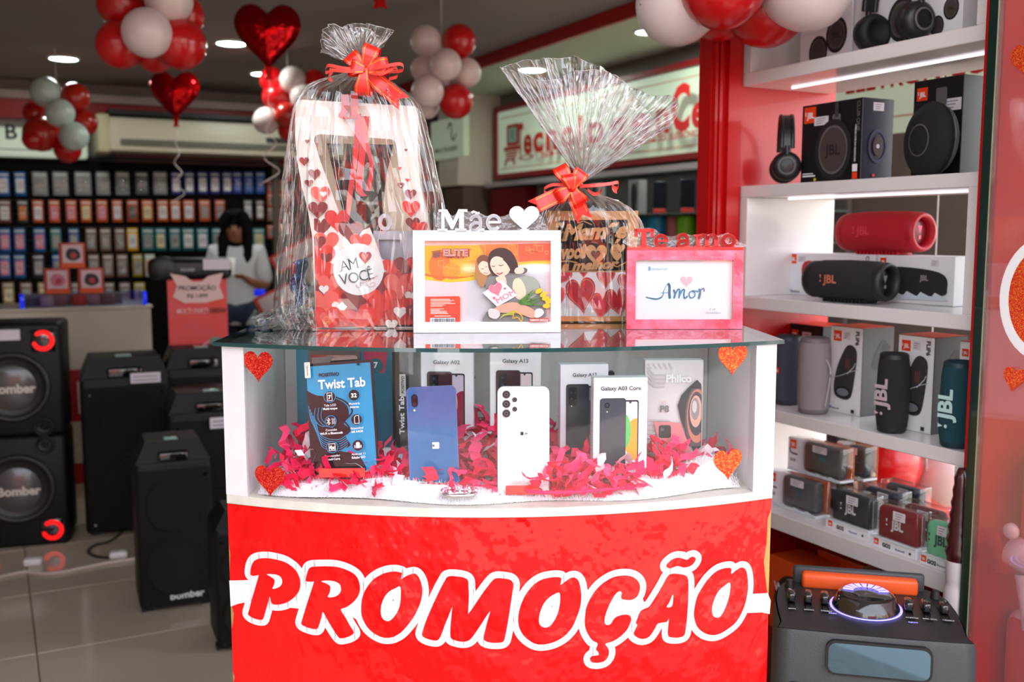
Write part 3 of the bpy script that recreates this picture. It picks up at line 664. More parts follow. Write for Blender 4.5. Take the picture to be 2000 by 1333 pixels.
# ------------------------------------------------------------------ goods on the shelves
JO = C((238, 66, 24), .4); JW = C((240, 240, 240)); TAG = C((222, 216, 224)); TAGI = C((90, 86, 96))
def jbl(A, x, z, w):
    A.rect(x - w / 2, x + w / 2, z - w / 2, z + w / 2, JO); A.text('JBL', x + w * .04, z - w * .2, w * .52, JW, .03, width=w * .62)
    A.rect(x - w * .40, x - w * .34, z - w * .05, z + w * .2, JW)
def price(A, x, z, w, h):
    A.rrect(x - w / 2, x + w / 2, z - h / 2, z + h / 2, min(w, h) * .06, TAG)
    for k in range(3):
        A.line([(x - w * .32, z + h * (.26 - .26 * k)), (x + w * (.30 - .1 * k), z + h * (.26 - .26 * k))], h * .06, TAGI, round_=False)
def span(pxl, pxr, py, R):
    return PR(pxl, py, R)[0], PR(pxr, py, R)[0]
def carton(label, D_l, D_r, R, z0, h, d, front, side=None, top=None, art=None, sart=None, rz=RS, cat='box', group=None, name='product_box', gap=0):
    w_ = abs(D_l - D_r); t = thing(name, label, cat, S((D_l + D_r) / 2, R, z0), rz, group)
    q = MB(); x0, x1 = -w_ / 2, w_ / 2
    q.rbox(x0, x1, 0, d, 0, h, side or front, r=.001, seg=1, smooth=False); q.build('carton', t)
    A = Art(0, .0003); A.rect(x0 + .0008, x1 - .0008, .0008, h - .0008, front)
    if art: art(A, w_, h)
    A.build('printed_front', t)
    if top is not None:
        q = MB(); q.box(x0 + .001, x1 - .001, .001, d - .001, h, h + .0006, top); q.build('printed_top', t)
    if sart:
        A = Art(0, .0003); A.T = Matrix.Translation((x1, 0, 0)) @ Matrix.Rotation(math.pi / 2, 4, 'Z'); sart(A, d, h); A.build('printed_side', t)
    return t
KB = C((24, 22, 24), .35); DG = C((58, 56, 58)); MG = C((96, 92, 92)); CUPB = C((44, 40, 42), .3)
def cup_art(A, x, z, r, logo=True):
    A.disc(x, z, r, CUPB, rz=r * 1.25); A.ring(x, z, r * .72, r * .80, MG, k=1.25); A.disc(x, z, r * .7, C((70, 60, 58)), rz=r * .9)
    if logo: A.text('JBL', x, z - r * .2, r * .6, C((30, 26, 26)), .02)
def headphones(label, loc, rz, s=1.0, m=None, fold=0.0, tilt=0.0):
    m = m or mat('black_headphone_plastic', (24, 23, 25), rough=.38)
    t = thing('headphones', label, 'headphones', loc, rot=(tilt, 0, rz)); t.scale = (s, s, s)
    pts = [(.075 * math.cos(a), 0, .085 + .09 * math.sin(a)) for a in [math.pi * i / 16 for i in range(17)]]
    q = MB(); q.strip(pts, (0, 1, 0), .028, m); q.strip([(p[0] * .93, 0, (p[2] - .085) * .93 + .085) for p in pts], (0, 1, 0), .028, m)
    q.tube([(p[0] * .965, .013, (p[2] - .085) * .965 + .085) for p in pts], .006, m); q.tube([(p[0] * .965, -.013, (p[2] - .085) * .965 + .085) for p in pts], .006, m); q.build('headband', t)
    for sx in (-1, 1):
        q = MB(); q.tube([(sx * .075, 0, .09), (sx * .078, 0, .065), (sx * .082, 0, .045)], .006, m); q.build('yoke', t)
        q = MB(); q.lathe([(.0, .025), (.025, .024), (.034, .018), (.037, .006), (.036, 0)], m, c=(sx * .062, 0, .04), axis=(sx, 0, 0)); q.lathe([(.018, .0265), (.02, .0262), (.022, .0255)], MG, c=(sx * .062, 0, .04), axis=(sx, 0, 0)); q.build('ear_cup', t)
        q = MB(); q.lathe([(.036, 0), (.038, -.008), (.033, -.018), (.024, -.019), (.022, -.008), (0, -.006)], mat('black_cushion', (18, 17, 18), rough=.7), c=(sx * .062, 0, .04), axis=(sx, 0, 0)); q.build('cushion', t)
    return t
# top open box: white cartons with headphone pictures and a real pair in front
ZT = 1.735
def hp_white(word):
    def f(A, w_, h):
        A.text('PURE', w_ * .05, h * .80, .03, DG, .02); A.text(word, w_ * .12, h * .62, .034, DG, .02, width=w_ * .55); A.text('SOUND', w_ * .02, h * .50, .018, MG, .01, width=w_ * .4)
        cup_art(A, w_ * .22, h * .26, w_ * .20); cup_art(A, -w_ * .12, h * .14, w_ * .18, False)
        A.line([(w_ * .22, h * .5), (w_ * .30, h * .9)], w_ * .12, CUPB)
    return f
a, b_ = span(1564, 1664, 60, 1.74); carton('white headphone carton at the left end of the top shelf', a, b_, 1.74, ZT, .25, .08, PAPER, art=hp_white('BASS'), group='headphone cartons on the top shelf')
a, b_ = span(1668, 1800, 60, 1.74); carton('white headphone carton in the middle of the top shelf', a, b_, 1.74, ZT, .25, .08, PAPER, art=hp_white('DJ BASS'), group='headphone cartons on the top shelf')
a, b_ = span(1804, 1878, 60, 1.74); carton('white headphone carton at the right end of the top shelf', a, b_, 1.74, ZT, .25, .08, PAPER, art=hp_white('BASS'), group='headphone cartons on the top shelf')
D_, _ = PR(1740, 70, 1.695); headphones('black over-ear headphones leaning in front of the white cartons on the top shelf', S(D_, 1.70, ZT + .001), RS - .15, 1.05)
# headphone shelf
ZH = 1.464
def tune(A, w_, h):
    jbl(A, -w_ * .36, h * .87, w_ * .2); price(A, -w_ * .16, h * .78, w_ * .24, h * .11)
    A.rrect(w_ * .03, w_ * .17, h * .64, h * .84, .004, MG); A.rect(w_ * .07, w_ * .13, h * .8, h * .98, DG)
    cup_art(A, w_ * .06, h * .40, w_ * .30)
    A.line([(-w_ * .44, h * .12), (-w_ * .26, h * .12)], h * .012, PAPER, round_=False); A.line([(-w_ * .44, h * .09), (-w_ * .22, h * .09)], h * .02, PAPER, round_=False); A.disc(-w_ * .22, h * .04, .004, C((220, 190, 60)))
    A.text('CLUB ONE', w_ * .44, h * .96, h * .075, MG, .02, 'l', rot=-math.pi / 2); A.text('WIRELESS OVER-EAR HEADPHONES', w_ * .42, h * .68, h * .035, PAPER, .01, 'l', rot=-math.pi / 2, width=h * .45)
    A.rect(w_ * .40, w_ * .48, h * .02, h * .1, JO); A.rect(w_ * .40, w_ * .48, h * .11, h * .2, PAPER)
def tune_side(A, d, h):
    A.rect(.001, d - .001, .001, h - .001, C((34, 24, 46), .35)); price(A, d * .5, h * .9, d * .34, h * .1)
    A.ring(d * .5, h * .42, d * .24, d * .3, C((60, 44, 80)), k=1.3); A.disc(d * .5, h * .42, d * .15, C((70, 40, 40)), rz=d * .22); A.disc(d * .5, h * .42, d * .05, C((214, 200, 230))); A.rect(d * .35, d * .42, h * .05, h * .08, JO)
a, b_ = span(1566, 1683, 270, 1.69); carton('black headphone box with a round ear cup picture on the headphone shelf', a, b_, 1.69, ZH, .178, .095, KB, art=tune, sart=tune_side)
a, b_ = span(1782, 1878, 260, 1.76); t = carton('taller black headphone box behind the round case', a, b_, 1.76, ZH, .205, .09, KB, art=lambda A, w_, h: (jbl(A, -w_ * .32, h * .86, w_ * .22), price(A, w_ * .3, h * .72, w_ * .36, h * .12), A.rrect(-w_ * .02, w_ * .2, h * .72, h * .9, .004, MG), cup_art(A, w_ * .22, h * .36, w_ * .3)))
D_, _ = PR(1790, 330, 1.70)
t = thing('headphone_case', 'round black fabric headphone case standing in front of the taller black box', 'case', S(D_, 1.70, ZH), RS - .25)
q = MB(); CS = mat('black_case_fabric', (26, 25, 27), rough=.8, bump=(400, .3)); q.lathe([(0, -.028), (.05, -.026), (.072, -.014), (.077, 0), (.072, .014), (.05, .026), (0, .028)], CS, c=(0, .03, .0755), axis=(0, 1, 0), n=40, sx=1.0, sy=.97); q.build('shell', t)
q = MB(); q.lathe([(.030, -.0285), (.033, -.029), (.033, -.028)], MG, c=(0, .03, .075), axis=(0, 1, 0), n=30); q.build('pressed_ring', t)
q = MB(); q.tube([(.077 * math.cos(i * math.pi / 12), .03, .0755 + .0765 * math.sin(i * math.pi / 12)) for i in range(25)], .0022, BLACK); q.build('zip', t)
D_, _ = PR(1533, 330, 1.70); headphones('black folded headphones standing at the left end of the headphone shelf', S(D_ + .0, 1.70, ZH + .004), RS + 2.45, .92)
# portable speakers
def logo_bars(A, x, z, h, m, gap=1.0):
    A.text('JBL', x, z - h * .36, h, m, .035); A.disc(x - h * .98, z - h * .2, h * .10, m, 10); A.poly([(x - h * 1.08, z + h * .36), (x - h * .88, z + h * .36), (x - h * .98, z - h * .02)], m)
def charge(label, loc, rz, c, lc, s=1.0, group=None):
    fab = mat('fabric_%d_%d_%d' % c, c, rough=.75, bump=(900, .5)); rub = mat('rubber_%d_%d_%d' % c, tuple(int(v * .9) for v in c), rough=.5)
    t = thing('portable_speaker', label, 'speaker', loc, rz, group); t.scale = (s, s, s); L = .105
    pr = [(.030, -L + .004), (.036, -L), (.042, -L + .012), (.046, -L + .035), (.0475, 0), (.046, L - .035), (.0435, L - .016)]
    q = MB(); q.lathe(pr, fab, c=(0, .048, .050), axis=(1, 0, 0), n=36); q.build('fabric_body', t)
    for s_ in (-1, 1):
        q = MB(); q.lathe([(.0437, L - .017), (.044, L - .008), (.041, L + .001), (.034, L + .002), (.0315, L - .010), (.030, L - .02)], rub, c=(0, .048, .050), axis=(s_, 0, 0), n=32); q.build('end_ring', t)
        q = MB(); q.lathe([(.030, L - .02), (.027, L - .014), (.024, L - .012), (0, L - .011)], mat('radiator_%d' % c[0], tuple(int(v * .55) for v in c), rough=.3), c=(0, .048, .050), axis=(s_, 0, 0), n=28); q.build('radiator', t)
    A = Art(0, .0004); A.T = Matrix.Translation((L - .0112, .048, .05)) @ Matrix.Rotation(math.pi / 2, 4, 'Z'); m = C(tuple(min(255, v + 90) for v in c))
    A.poly([(-.008, .014), (.008, .014), (.0, -.004)], m); A.disc(0, -.011, .0045, m); A.build('end_logo', t)
    sf = lambda x: .048 - .0485
    A = Art(.0005, .0004); logo_bars(A, -.02, .054, .026, lc); A.build('logo', t)
    q = MB(); q.rbox(-.06, .06, .03, .066, 0, .006, rub, r=.002, seg=1)
    for k in range(12): q.box(-.056 + k * .01, -.052 + k * .01, .024, .072, .0, .007, rub)
    q.build('foot_bar', t); return t
D_, _ = PR(1655, 585, 1.70); charge('black cylindrical speaker with copper logo lying in front of the white boxes', S(D_, 1.665, 1.195), RS + .12, (34, 32, 36), C((190, 110, 84)), .97, 'cylindrical speakers in the white frame shelf')
def chg(px_art):
    def f(A, w_, h):
        jbl(A, -w_ * .42 if px_art == 0 else -w_ * .42, h * .86, w_ * .085); price(A, -w_ * .31 if px_art == 0 else w_ * .26, h * .86, w_ * .10, h * .14)
        if px_art == 0:
            A.poly(cr([(-w_ * .3, h * .5), (-w_ * .27, h * .8), (-w_ * .1, h * .78), (w_ * .0, h * .5), (-w_ * .2, h * .25)], 3), C((190, 30, 40)))
            A.text('CHARGE5', w_ * .42, h * .97, h * .13, INK, .02, 'l', rot=-math.pi / 2)
        else:
            P = cr([(-w_ * .29, h * .62), (-w_ * .25, h * .76), (w_ * .2, h * .72), (w_ * .4, h * .6), (w_ * .43, h * .36), (w_ * .36, h * .2), (-w_ * .18, h * .18), (-w_ * .28, h * .3)], 4)
            A.poly(P, C((40, 37, 40))); A.disc(-w_ * .24, h * .48, w_ * .05, C((22, 22, 26)), rz=h * .2); A.text('JBL', w_ * .14, h * .5, h * .15, C((150, 140, 140)), .03)
            sp = [(-w_ * .3 + i * w_ * .045, h * (.16 + .10 * ((i * 7) % 4) / 3)) for i in range(17)]
            A.poly(sp + [(w_ * .46, h * .1), (-w_ * .34, h * .08)], C((206, 216, 226)))
        A.rect(-w_ * .46, -w_ * .43, h * .05, h * .12, C((40, 90, 180))); A.text('Bluetooth', -w_ * .42, h * .06, h * .07, INK, .02, 'l')
    return f
a, b_ = span(1536, 1707, 540, 1.80); carton('wide white speaker carton behind the black cylindrical speaker', a, b_, 1.80, 1.1945, .105, .1, PAPER, art=chg(0)); ab = (a, b_)
a2, b2 = span(1713, 1864, 540, 1.80); carton('white speaker carton with a splashing black speaker picture', a2, b2, 1.80, 1.1945, .105, .1, PAPER, art=chg(1))
q = MB(); slab(q, b_ - .0, a2 + .0, 1.805, 1.9, 1.1945, 1.299, C((190, 20, 30)))
D_, _ = PR(1722, 470, 1.84); charge('bright red cylindrical speaker lying on top of the white cartons', S(D_, 1.80, 1.3000), RS + .06, (206, 14, 40), C((226, 60, 76)), 1.03, 'cylindrical speakers in the white frame shelf')
ZF = .927
def flip(label, D, R, h, r, c, logo, lc=(230, 230, 230), rz=RS, cordside=False):
    fab = mat('fabric_%d_%d_%d' % c, c, rough=.75, bump=(900, .5)); rub = mat('rubber_%d_%d_%d' % c, tuple(int(v * .75) for v in c), rough=.5)
    t = thing('standing_speaker', label, 'speaker', S(D, R, ZF), rz, 'small speakers standing on the third shelf')
    q = MB(); q.lathe([(r * .9, .012), (r * .97, .03), (r, h * .5), (r * .95, h - .03), (r * .88, h - .012)], fab, n=30); q.build('fabric_body', t)
    q = MB(); q.lathe([(0, 0), (r * .78, 0), (r * .88, .005), (r * .9, .0125)], rub, n=30); q.build('bottom_ring', t)
    q = MB(); q.lathe([(r * .88, h - .0125), (r * .86, h - .003), (r * .76, h), (r * .66, h - .004), (r * .6, h - .014), (0, h - .012)], rub, n=30); q.build('top_ring', t)
    A = Art(-r - .0005, .0004)
    if logo == 'tag': jbl(A, 0, h * .5, .014)
    elif logo == 'v': A.T = Matrix.Rotation(math.pi / 2, 4, 'Y') if 0 else None
    if logo == 'v':
        m = C(lc); A.text('JBL', .014, h * .5, .045, m, .035, rot=math.pi / 2); A.disc(.002, h * .5 - .042, .0035, m); A.poly([(-.016, h * .5 - .038), (-.016, h * .5 - .046), (-.004, h * .5 - .042)], m)
    A.build('logo', t)
    if cordside:
        q = MB(); q.tube(cr([(r * .8, 0, h * .75), (r + .012, 0, h * .6), (r + .006, 0, h * .3), (r * .95, 0, h * .12)], 5, False), .002, C((170, 168, 172)), n=6); q.build('wrist_strap', t)
    return t
def flipw(pxl, pxr, R, **k):
    a, b_ = span(pxl, pxr, 760, R); return (a + b_) / 2, abs(a - b_) / 2
D_, r_ = flipw(1512, 1566, 1.74); flip('slate blue standing speaker with a small orange tag beside the counter', D_, 1.74, .172, .036, (70, 76, 92), 'tag')
D_, r_ = flipw(1562, 1624, 1.71); flip('light grey standing speaker with a wrist strap', D_, 1.705, .180, .0385, (150, 142, 144), '', cordside=True)
D_, r_ = flipw(1705, 1772, 1.68); flip('black standing speaker with a sideways white logo', D_, 1.69, .170, .034, (34, 32, 36), 'v', (196, 180, 186))
D_, r_ = flipw(1838, 1900, 1.68); flip('teal standing speaker next to the red post', D_, 1.685, .172, .034, (16, 70, 84), 'v', (190, 226, 226))
def flipart(A, w_, h):
    jbl(A, -w_ * .28, h * .89, w_ * .25); price(A, w_ * .02, h * .90, w_ * .22, h * .09); A.text('FLIP6', w_ * .30, h * .96, w_ * .15, INK, .03, 'l', rot=-math.pi / 2)
    P = cr([(-w_ * .08, h * .70), (w_ * .06, h * .79), (w_ * .24, h * .79), (w_ * .36, h * .70), (w_ * .30, h * .40), (w_ * .20, h * .20), (-w_ * .08, h * .17), (-w_ * .32, h * .24), (-w_ * .26, h * .5)], 4)
    A.poly(P, C((58, 54, 56))); A.disc(-w_ * .04, h * .25, w_ * .24, C((24, 24, 28)), rz=h * .065); A.disc(-w_ * .04, h * .25, w_ * .19, C((120, 122, 130)), rz=h * .045)
    for k in range(3): A.rect(w_ * (.02 + .055 * k), w_ * (.05 + .055 * k), h * .52, h * .64, C((120, 70, 64)))
    A.line([(-w_ * .4, h * .40), (-w_ * .1, h * .44), (w_ * .2, h * .50), (w_ * .42, h * .53)], .0015, C((200, 204, 210))); A.line([(w_ * .1, h * .47), (w_ * .3, h * .56), (w_ * .34, h * .6)], .002, C((210, 214, 220)))
    A.rect(-w_ * .42, -w_ * .38, h * .045, h * .075, C((40, 90, 180))); A.text('Bluetooth', -w_ * .36, h * .045, h * .03, INK, .02, 'l'); A.rect(w_ * .26, w_ * .36, h * .03, h * .07, INK)
def flipside(A, d, h):
    A.rect(.001, d - .001, .001, h - .001, C((74, 72, 74))); A.poly(cr([(d * .3, h * .6), (d * .6, h * .86), (d * .82, h * .8), (d * .8, h * .7), (d * .45, h * .52)], 3), C((50, 48, 50))); A.disc(d * .75, h * .77, d * .12, C((30, 30, 32)), rz=d * .09)
a, b_ = span(1633, 1696, 720, 1.78); carton('white tall speaker carton with a grey speaker picture, left one of the two', a, b_, 1.76, ZF, .205, .10, PAPER, side=C((100, 96, 96)), art=flipart, sart=flipside, top=JO)
a, b_ = span(1756, 1827, 730, 1.74); carton('white tall speaker carton behind the black standing speaker', a, b_, 1.735, ZF, .205, .10, PAPER, side=C((50, 46, 46)), art=flipart, sart=flipside, top=JO)
a, b_ = span(1866, 1930, 730, 1.72); carton('white tall speaker carton mostly hidden by the teal speaker', a + .004, a - .058, 1.735, ZF, .205, .10, PAPER, side=C((50, 46, 46)), art=flipart, top=JO)
a, b_ = span(1545, 1595, 680, 1.84); carton('low black carton with an orange lid behind the grey speakers', a, b_ - .03, 1.83, ZF, .19, .1, C((34, 30, 36)), art=lambda A, w_, h: (jbl(A, -w_ * .3, h * .86, w_ * .2), price(A, w_ * .05, h * .84, w_ * .26, h * .13)), top=JO)
# small clear boxes
ZG = .676
CLB = clear('clear_box_lid', lo=.07, hi=.85)
def gobox(label, pxl, pxr, R, z, h, c, style, lc=(225, 225, 228), rz=RS):
    a, b_ = span(pxl, pxr, 960, R); w_ = abs(a - b_); d = .045
    t = thing('boxed_mini_speaker', label, 'boxed speaker', S((a + b_) / 2, R, z), rz, 'clear boxed mini speakers on the lower shelf')
    x0, x1 = -w_ / 2, w_ / 2; bh = h * .24
    q = MB(); q.rbox(x0, x1, 0, d, 0, bh if style == 2 else .006, PAPER, r=.001, seg=1, smooth=False)
    if style == 3:
        q.box(x0, x0 + w_ * .20, 0, d, .006, h - .002, PAPER); q.box(x0, x1, d - .002, d, .006, h - .002, C((228, 110, 60)))
    q.build('card_base', t)
    cc = mat('mini_speaker_%d_%d_%d' % c, c, rough=.6, bump=(900, .3))
    sx0 = x0 + w_ * (.06 if style == 2 else .25)
    q = MB(); q.rbox(sx0, x1 - w_ * .06, .008, d - .006, bh * (.75 if style == 2 else .2) + .001 if style == 2 else .0075, h - .007, cc, r=.010, seg=4); q.build('mini_speaker', t)
    A = Art(.0078, .0003); m = C(lc); A.text('JBL', (sx0 + x1) / 2 - .002, h * .48, h * .27, m, .04, k=.85); xx = (sx0 + x1) / 2 - h * .30
    A.disc(xx, h * .54, h * .022, m); A.poly([(xx - h * .025, h * .68), (xx + h * .025, h * .68), (xx, h * .59)], m)
    A.build('logo', t)
    q = MB(); q.rbox(x0 + .0006, x1 - .0006, .0007, d - .0007, (bh if style == 2 else .006) + .0004, h, CLB, r=.003, seg=2); q.build('clear_lid', t)
    A = Art(0, .0003)
    if style == 2:
        jbl(A, x0 + w_ * .12, bh * .52, bh * .55); A.text('GO2', x0 + w_ * .36, bh * .25, bh * .5, INK, .05, k=.9); A.text('Bluetooth', x0 + w_ * .66, bh * .3, bh * .26, C((50, 70, 120)), .02); A.disc(x0 + w_ * .88, bh * .4, bh * .13, INK, 8)
        A.poly([(x0 + w_ * i / 12, bh * (.98 + .12 * ((i * 5) % 3) / 2)) for i in range(13)] + [(x1, bh * .86), (x0, bh * .86)], C((214, 226, 232)))
    else:
        jbl(A, x0 + w_ * .1, h * .80, w_ * .13); A.text('GO3', x0 + w_ * .1, h * .30, h * .11, INK, .03); A.line(cr([(x0 + w_ * .04, h * .66), (x0 + w_ * .07, h * .54), (x0 + w_ * .19, h * .52)], 4, False), .004, MG)
        A.poly([(x0 + w_ * i / 12, h * (.05 + .09 * ((i * 5) % 3) / 2)) for i in range(13)] + [(x1, .001), (x0, .001)], C((206, 220, 228)))
    price(A, x0 + w_ * .62, h * .82, w_ * .27, h * .2); A.build('printed_front', t); return t
gobox('boxed black mini speaker at the front of the lower shelf', 1614, 1700, 1.675, ZG, .098, (30, 32, 40), 2)
gobox('boxed dark red mini speaker at the front of the lower shelf', 1705, 1795, 1.665, ZG, .098, (128, 18, 28), 2)
gobox('boxed mint green mini speaker by the right post', 1802, 1872, 1.66, ZG, .098, (120, 206, 160), 2, (30, 70, 74))
gobox('boxed grey mini speaker at the left end of the lower shelf', 1500, 1595, 1.70, ZG, .088, (84, 84, 84), 3, (40, 100, 110))
gobox('boxed dark mini speaker second row behind the left grey one', 1588, 1650, 1.765, ZG, .088, (46, 50, 60), 3, (40, 100, 110))
gobox('boxed grey mini speaker on top of the stack at the left', 1537, 1640, 1.735, ZG + .0885, .084, (84, 84, 84), 3, (40, 110, 120))
gobox('boxed dark mini speaker on top of the stack, right one', 1632, 1686, 1.80, ZG + .0885, .084, (52, 60, 70), 3, (40, 110, 120))
gobox('boxed navy mini speaker second row behind the black one', 1678, 1756, 1.76, ZG, .098, (34, 40, 56), 2)
gobox('boxed dark mini speaker in the third row', 1718, 1795, 1.83, ZG, .098, (26, 30, 44), 2)
gobox('boxed maroon mini speaker second row behind the dark red one', 1755, 1838, 1.72, ZG, .098, (110, 20, 30), 2)
# orange boxes on the plinth under the shelves
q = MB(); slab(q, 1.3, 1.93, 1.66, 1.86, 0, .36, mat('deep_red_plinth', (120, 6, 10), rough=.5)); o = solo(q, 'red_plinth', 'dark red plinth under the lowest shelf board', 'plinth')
def wind(A, w_, h):
    A.poly(cr([(-w_ * .3, h * .15), (-w_ * .32, h * .55), (-w_ * .05, h * .8), (w_ * .4, h * .75), (w_ * .42, h * .3), (w_ * .2, h * .1)], 4), C((36, 32, 34))); A.text('WIND3', 0, h * .55, h * .16, PAPER, .03); jbl(A, w_ * .3, h * .3, w_ * .1)
ORB = C((226, 84, 16), .45)
ORB = C((226, 84, 16), .45)
a, b_ = span(1500, 1578, 1180, 1.70); carton('orange box with a black speaker picture low behind the counter', a, b_, 1.70, .361, .185, .10, ORB, art=wind, top=ORB)
a, b_ = span(1572, 1662, 1120, 1.74); carton('small orange box with a black picture under the lowest shelf', a + .02, b_ + .02, 1.80, .361, .20, .055, ORB, side=C((210, 196, 196)), art=wind, top=ORB)
a, b_ = span(1690, 1790, 1140, 1.70); carton('orange box top showing behind the party speaker', a, b_, 1.70, .361, .15, .10, ORB, art=wind, top=ORB)
# ------------------------------------------------------------------ glass case at the far right edge
t = thing('glass_showcase', 'glass fronted red showcase at the right edge of the picture', 'showcase', S(1.218, 1.60, 0), RS)
GE = mat('dark_green_glass_edge', (16, 40, 36), rough=.1, coat=1)
PGL = clear('showcase_glass', (255, 246, 248), lo=.10, hi=.8, rough=.02, power=3.0, haze=.10)
q = MB(); q.box(.012, .72, .0, .008, .1, 2.3, PGL); q.build('glass_pane', t)
q = MB(); q.box(-.006, .0118, -.001, .009, .1, 2.3, GE); q.box(.0119, .0135, -.0012, .0, .1, 2.3, mat('glass_edge_gleam', (150, 160, 120), rough=.2)); q.build('glass_edge', t, 'dark green glass edge')
q = MB(); q.box(.0, .8, .20, .215, 0, 2.3, mat('showcase_red_back', (196, 6, 24), rough=.4)); q.build('red_back', t)
q = MB(); q.box(.0, .8, .009, .21, 0, .1, mat('showcase_red_back', (196, 6, 24))); q.build('red_base', t)
GLH = glitter('orange_red_glitter', (232, 50, 20), (255, 150, 60))
def onp(px, py): D, z = PR(px, py, 1.60); return 1.218 - D, z
for (px, py, w_, rot) in ((2008, 118, .060, .15), (1981, 742, .042, -.1)):
    x, z = onp(px, py); q = MB(); q.prism(heart_pts(x, z, w_, w_ * 1.05, rot), -.003, -.0005, GLH); q.build('heart_sticker', t, 'orange glitter heart sticker')
x, z = onp(2042, 585)
q = MB(); n = 40
q.prism([(x + .085 * math.cos(2 * math.pi * i / n), z + .108 * math.sin(2 * math.pi * i / n)) for i in range(n)], -.004, -.0005, mat('white_board', (250, 250, 252), rough=.4), holes=[[(x + .068 * math.cos(2 * math.pi * i / n), z + .090 * math.sin(2 * math.pi * i / n)) for i in range(n)]]); q.build('white_ring', t, 'white oval ring')
q = MB(); q.prism([(x + .0675 * math.cos(2 * math.pi * i / n), z + .0895 * math.sin(2 * math.pi * i / n)) for i in range(n)], -.0035, -.0006, GLH); q.build('glitter_oval', t, 'orange glitter oval')
PKW = mat('pale_pink_plastic', (236, 206, 210), rough=.35, coat=.3)
x, z = onp(1942, 1040); D_ = 1.218 - x
q = MB(); q.lathe([(0, -.006), (.010, -.005), (.0145, 0), (.015, .006), (0, .01)], PKW, c=(0, 0, 0), axis=(0, 1, 0)); o = solo(q, 'white_disc', 'small round white knob behind the showcase glass', 'knob', S(D_ - .01, 1.63, z), RS)
q = MB(); q.cyl((0, 0, -z + .101), (0, 0, -.014), .003, PKW)
x, z = onp(1950, 1150)
t2 = thing('hair_dryer', 'pale pink hand held dryer standing behind the showcase glass', 'dryer', S(1.218 - x - .0, 1.67, .62), RS)
q = MB(); q.lathe([(.020, 0), (.028, .004), (.030, .03), (.028, .07), (.022, .10), (.012, .11), (0, .112)], PKW, c=(-.03, 0, .14), axis=(.9, 0, -.2), n=24); q.build('barrel', t2)
q = MB(); q.tube([(.0, 0, .10), (.01, 0, .05), (.02, .0, .0)], [.016, .014, .015], PKW, n=14); q.cyl((.02, -.016, .02), (.02, -.0165, .02), .009, C((220, 170, 178)), n=18); q.build('handle', t2)
for k, (px, py, hgt) in enumerate(((2010, 1000, .26), (1990, 1290, .22))):
    DL_, z = PR((1978, 1946)[k], py, 1.70); x = 0
    q = MB(); q.rbox(-.05, .05, 0, .08, -hgt / 2, hgt / 2, PKW, r=.035, seg=6); q.rbox(-.035, .035, -.004, .02, -hgt / 2 + .015, hgt / 2 - .015, C((214, 30, 50), .4), r=.009, seg=3)
    solo(q, 'rounded_case', ['pale pink rounded case above the dryer behind the showcase glass', 'pale pink rounded case at the bottom right behind the showcase glass'][k], 'case', S(DL_ - .052, 1.70, z), RS)
q = MB(); pr = [(0, 0), (.022, 0), (.024, .01), (.024, .09), (.020, .10), (.022, .104), (.022, .145)]
for k in range(7): pr += [(.022 - k * .0014, .150 + k * .024), (.0255 - k * .0018, .162 + k * .024)]
pr += [(.008, .325), (0, .326)]
q.lathe(pr[:7], mat('pale_bottle_base', (206, 200, 204), rough=.35), n=24); q.lathe(pr[6:], mat('dark_ribbed_plastic', (60, 12, 20), rough=.25, coat=.5), n=24)
solo(q, 'ribbed_bottle', 'dark ribbed bottle with a pale base standing by the glass edge', 'bottle', S(1.246, 1.618, .58))
q = MB(); slab(q, 1.223, 1.262, 1.60, 1.639, 0, .58, RED); solo(q, 'red_stand', 'narrow red stand carrying the ribbed bottle by the glass edge', 'stand')
# ------------------------------------------------------------------ party speaker in front of the shelves
PB = mat('party_speaker_shell', (62, 66, 70), rough=.45, bump=(500, .15)); PBD = mat('party_speaker_panel', (38, 38, 40), rough=.4); CH = mat('glossy_knob', (26, 28, 28), rough=.12, coat=1)
t = thing('party_speaker', 'grey-black party speaker with an orange handle and a control panel on top', 'speaker', (.602, 1.59, 0), -math.radians(13))
Wp, Hp, Dp = .308, .60, .25
def pbs(px, py): pass
q = MB(); o2 = [(-Wp / 2, .03), (-Wp / 2 + .02, -.0), (Wp / 2 - .02, -.0), (Wp / 2, .03), (Wp / 2, Dp - .06), (Wp / 2 - .06, Dp), (-Wp / 2 + .06, Dp), (-Wp / 2, Dp - .06)]
oc = cr(o2, 3); k = len(oc); rings = []
for z, s_, dy in ((.0, .96, .0), (.02, 1, 0), (.60, 1.0, 0), (.672, .992, .004), (.682, .975, .012)):
    rings.append([(x * s_, .15 + (y - .15) * s_ + dy * 0, z) for x, y in oc])
vs = [p for r in rings for p in r]
q.add(vs, [(j * k + i, j * k + (i + 1) % k, (j + 1) * k + (i + 1) % k, (j + 1) * k + i) for j in range(4) for i in range(k)] + [list(range(k))[::-1]], PB, True)
q.build('shell', t)
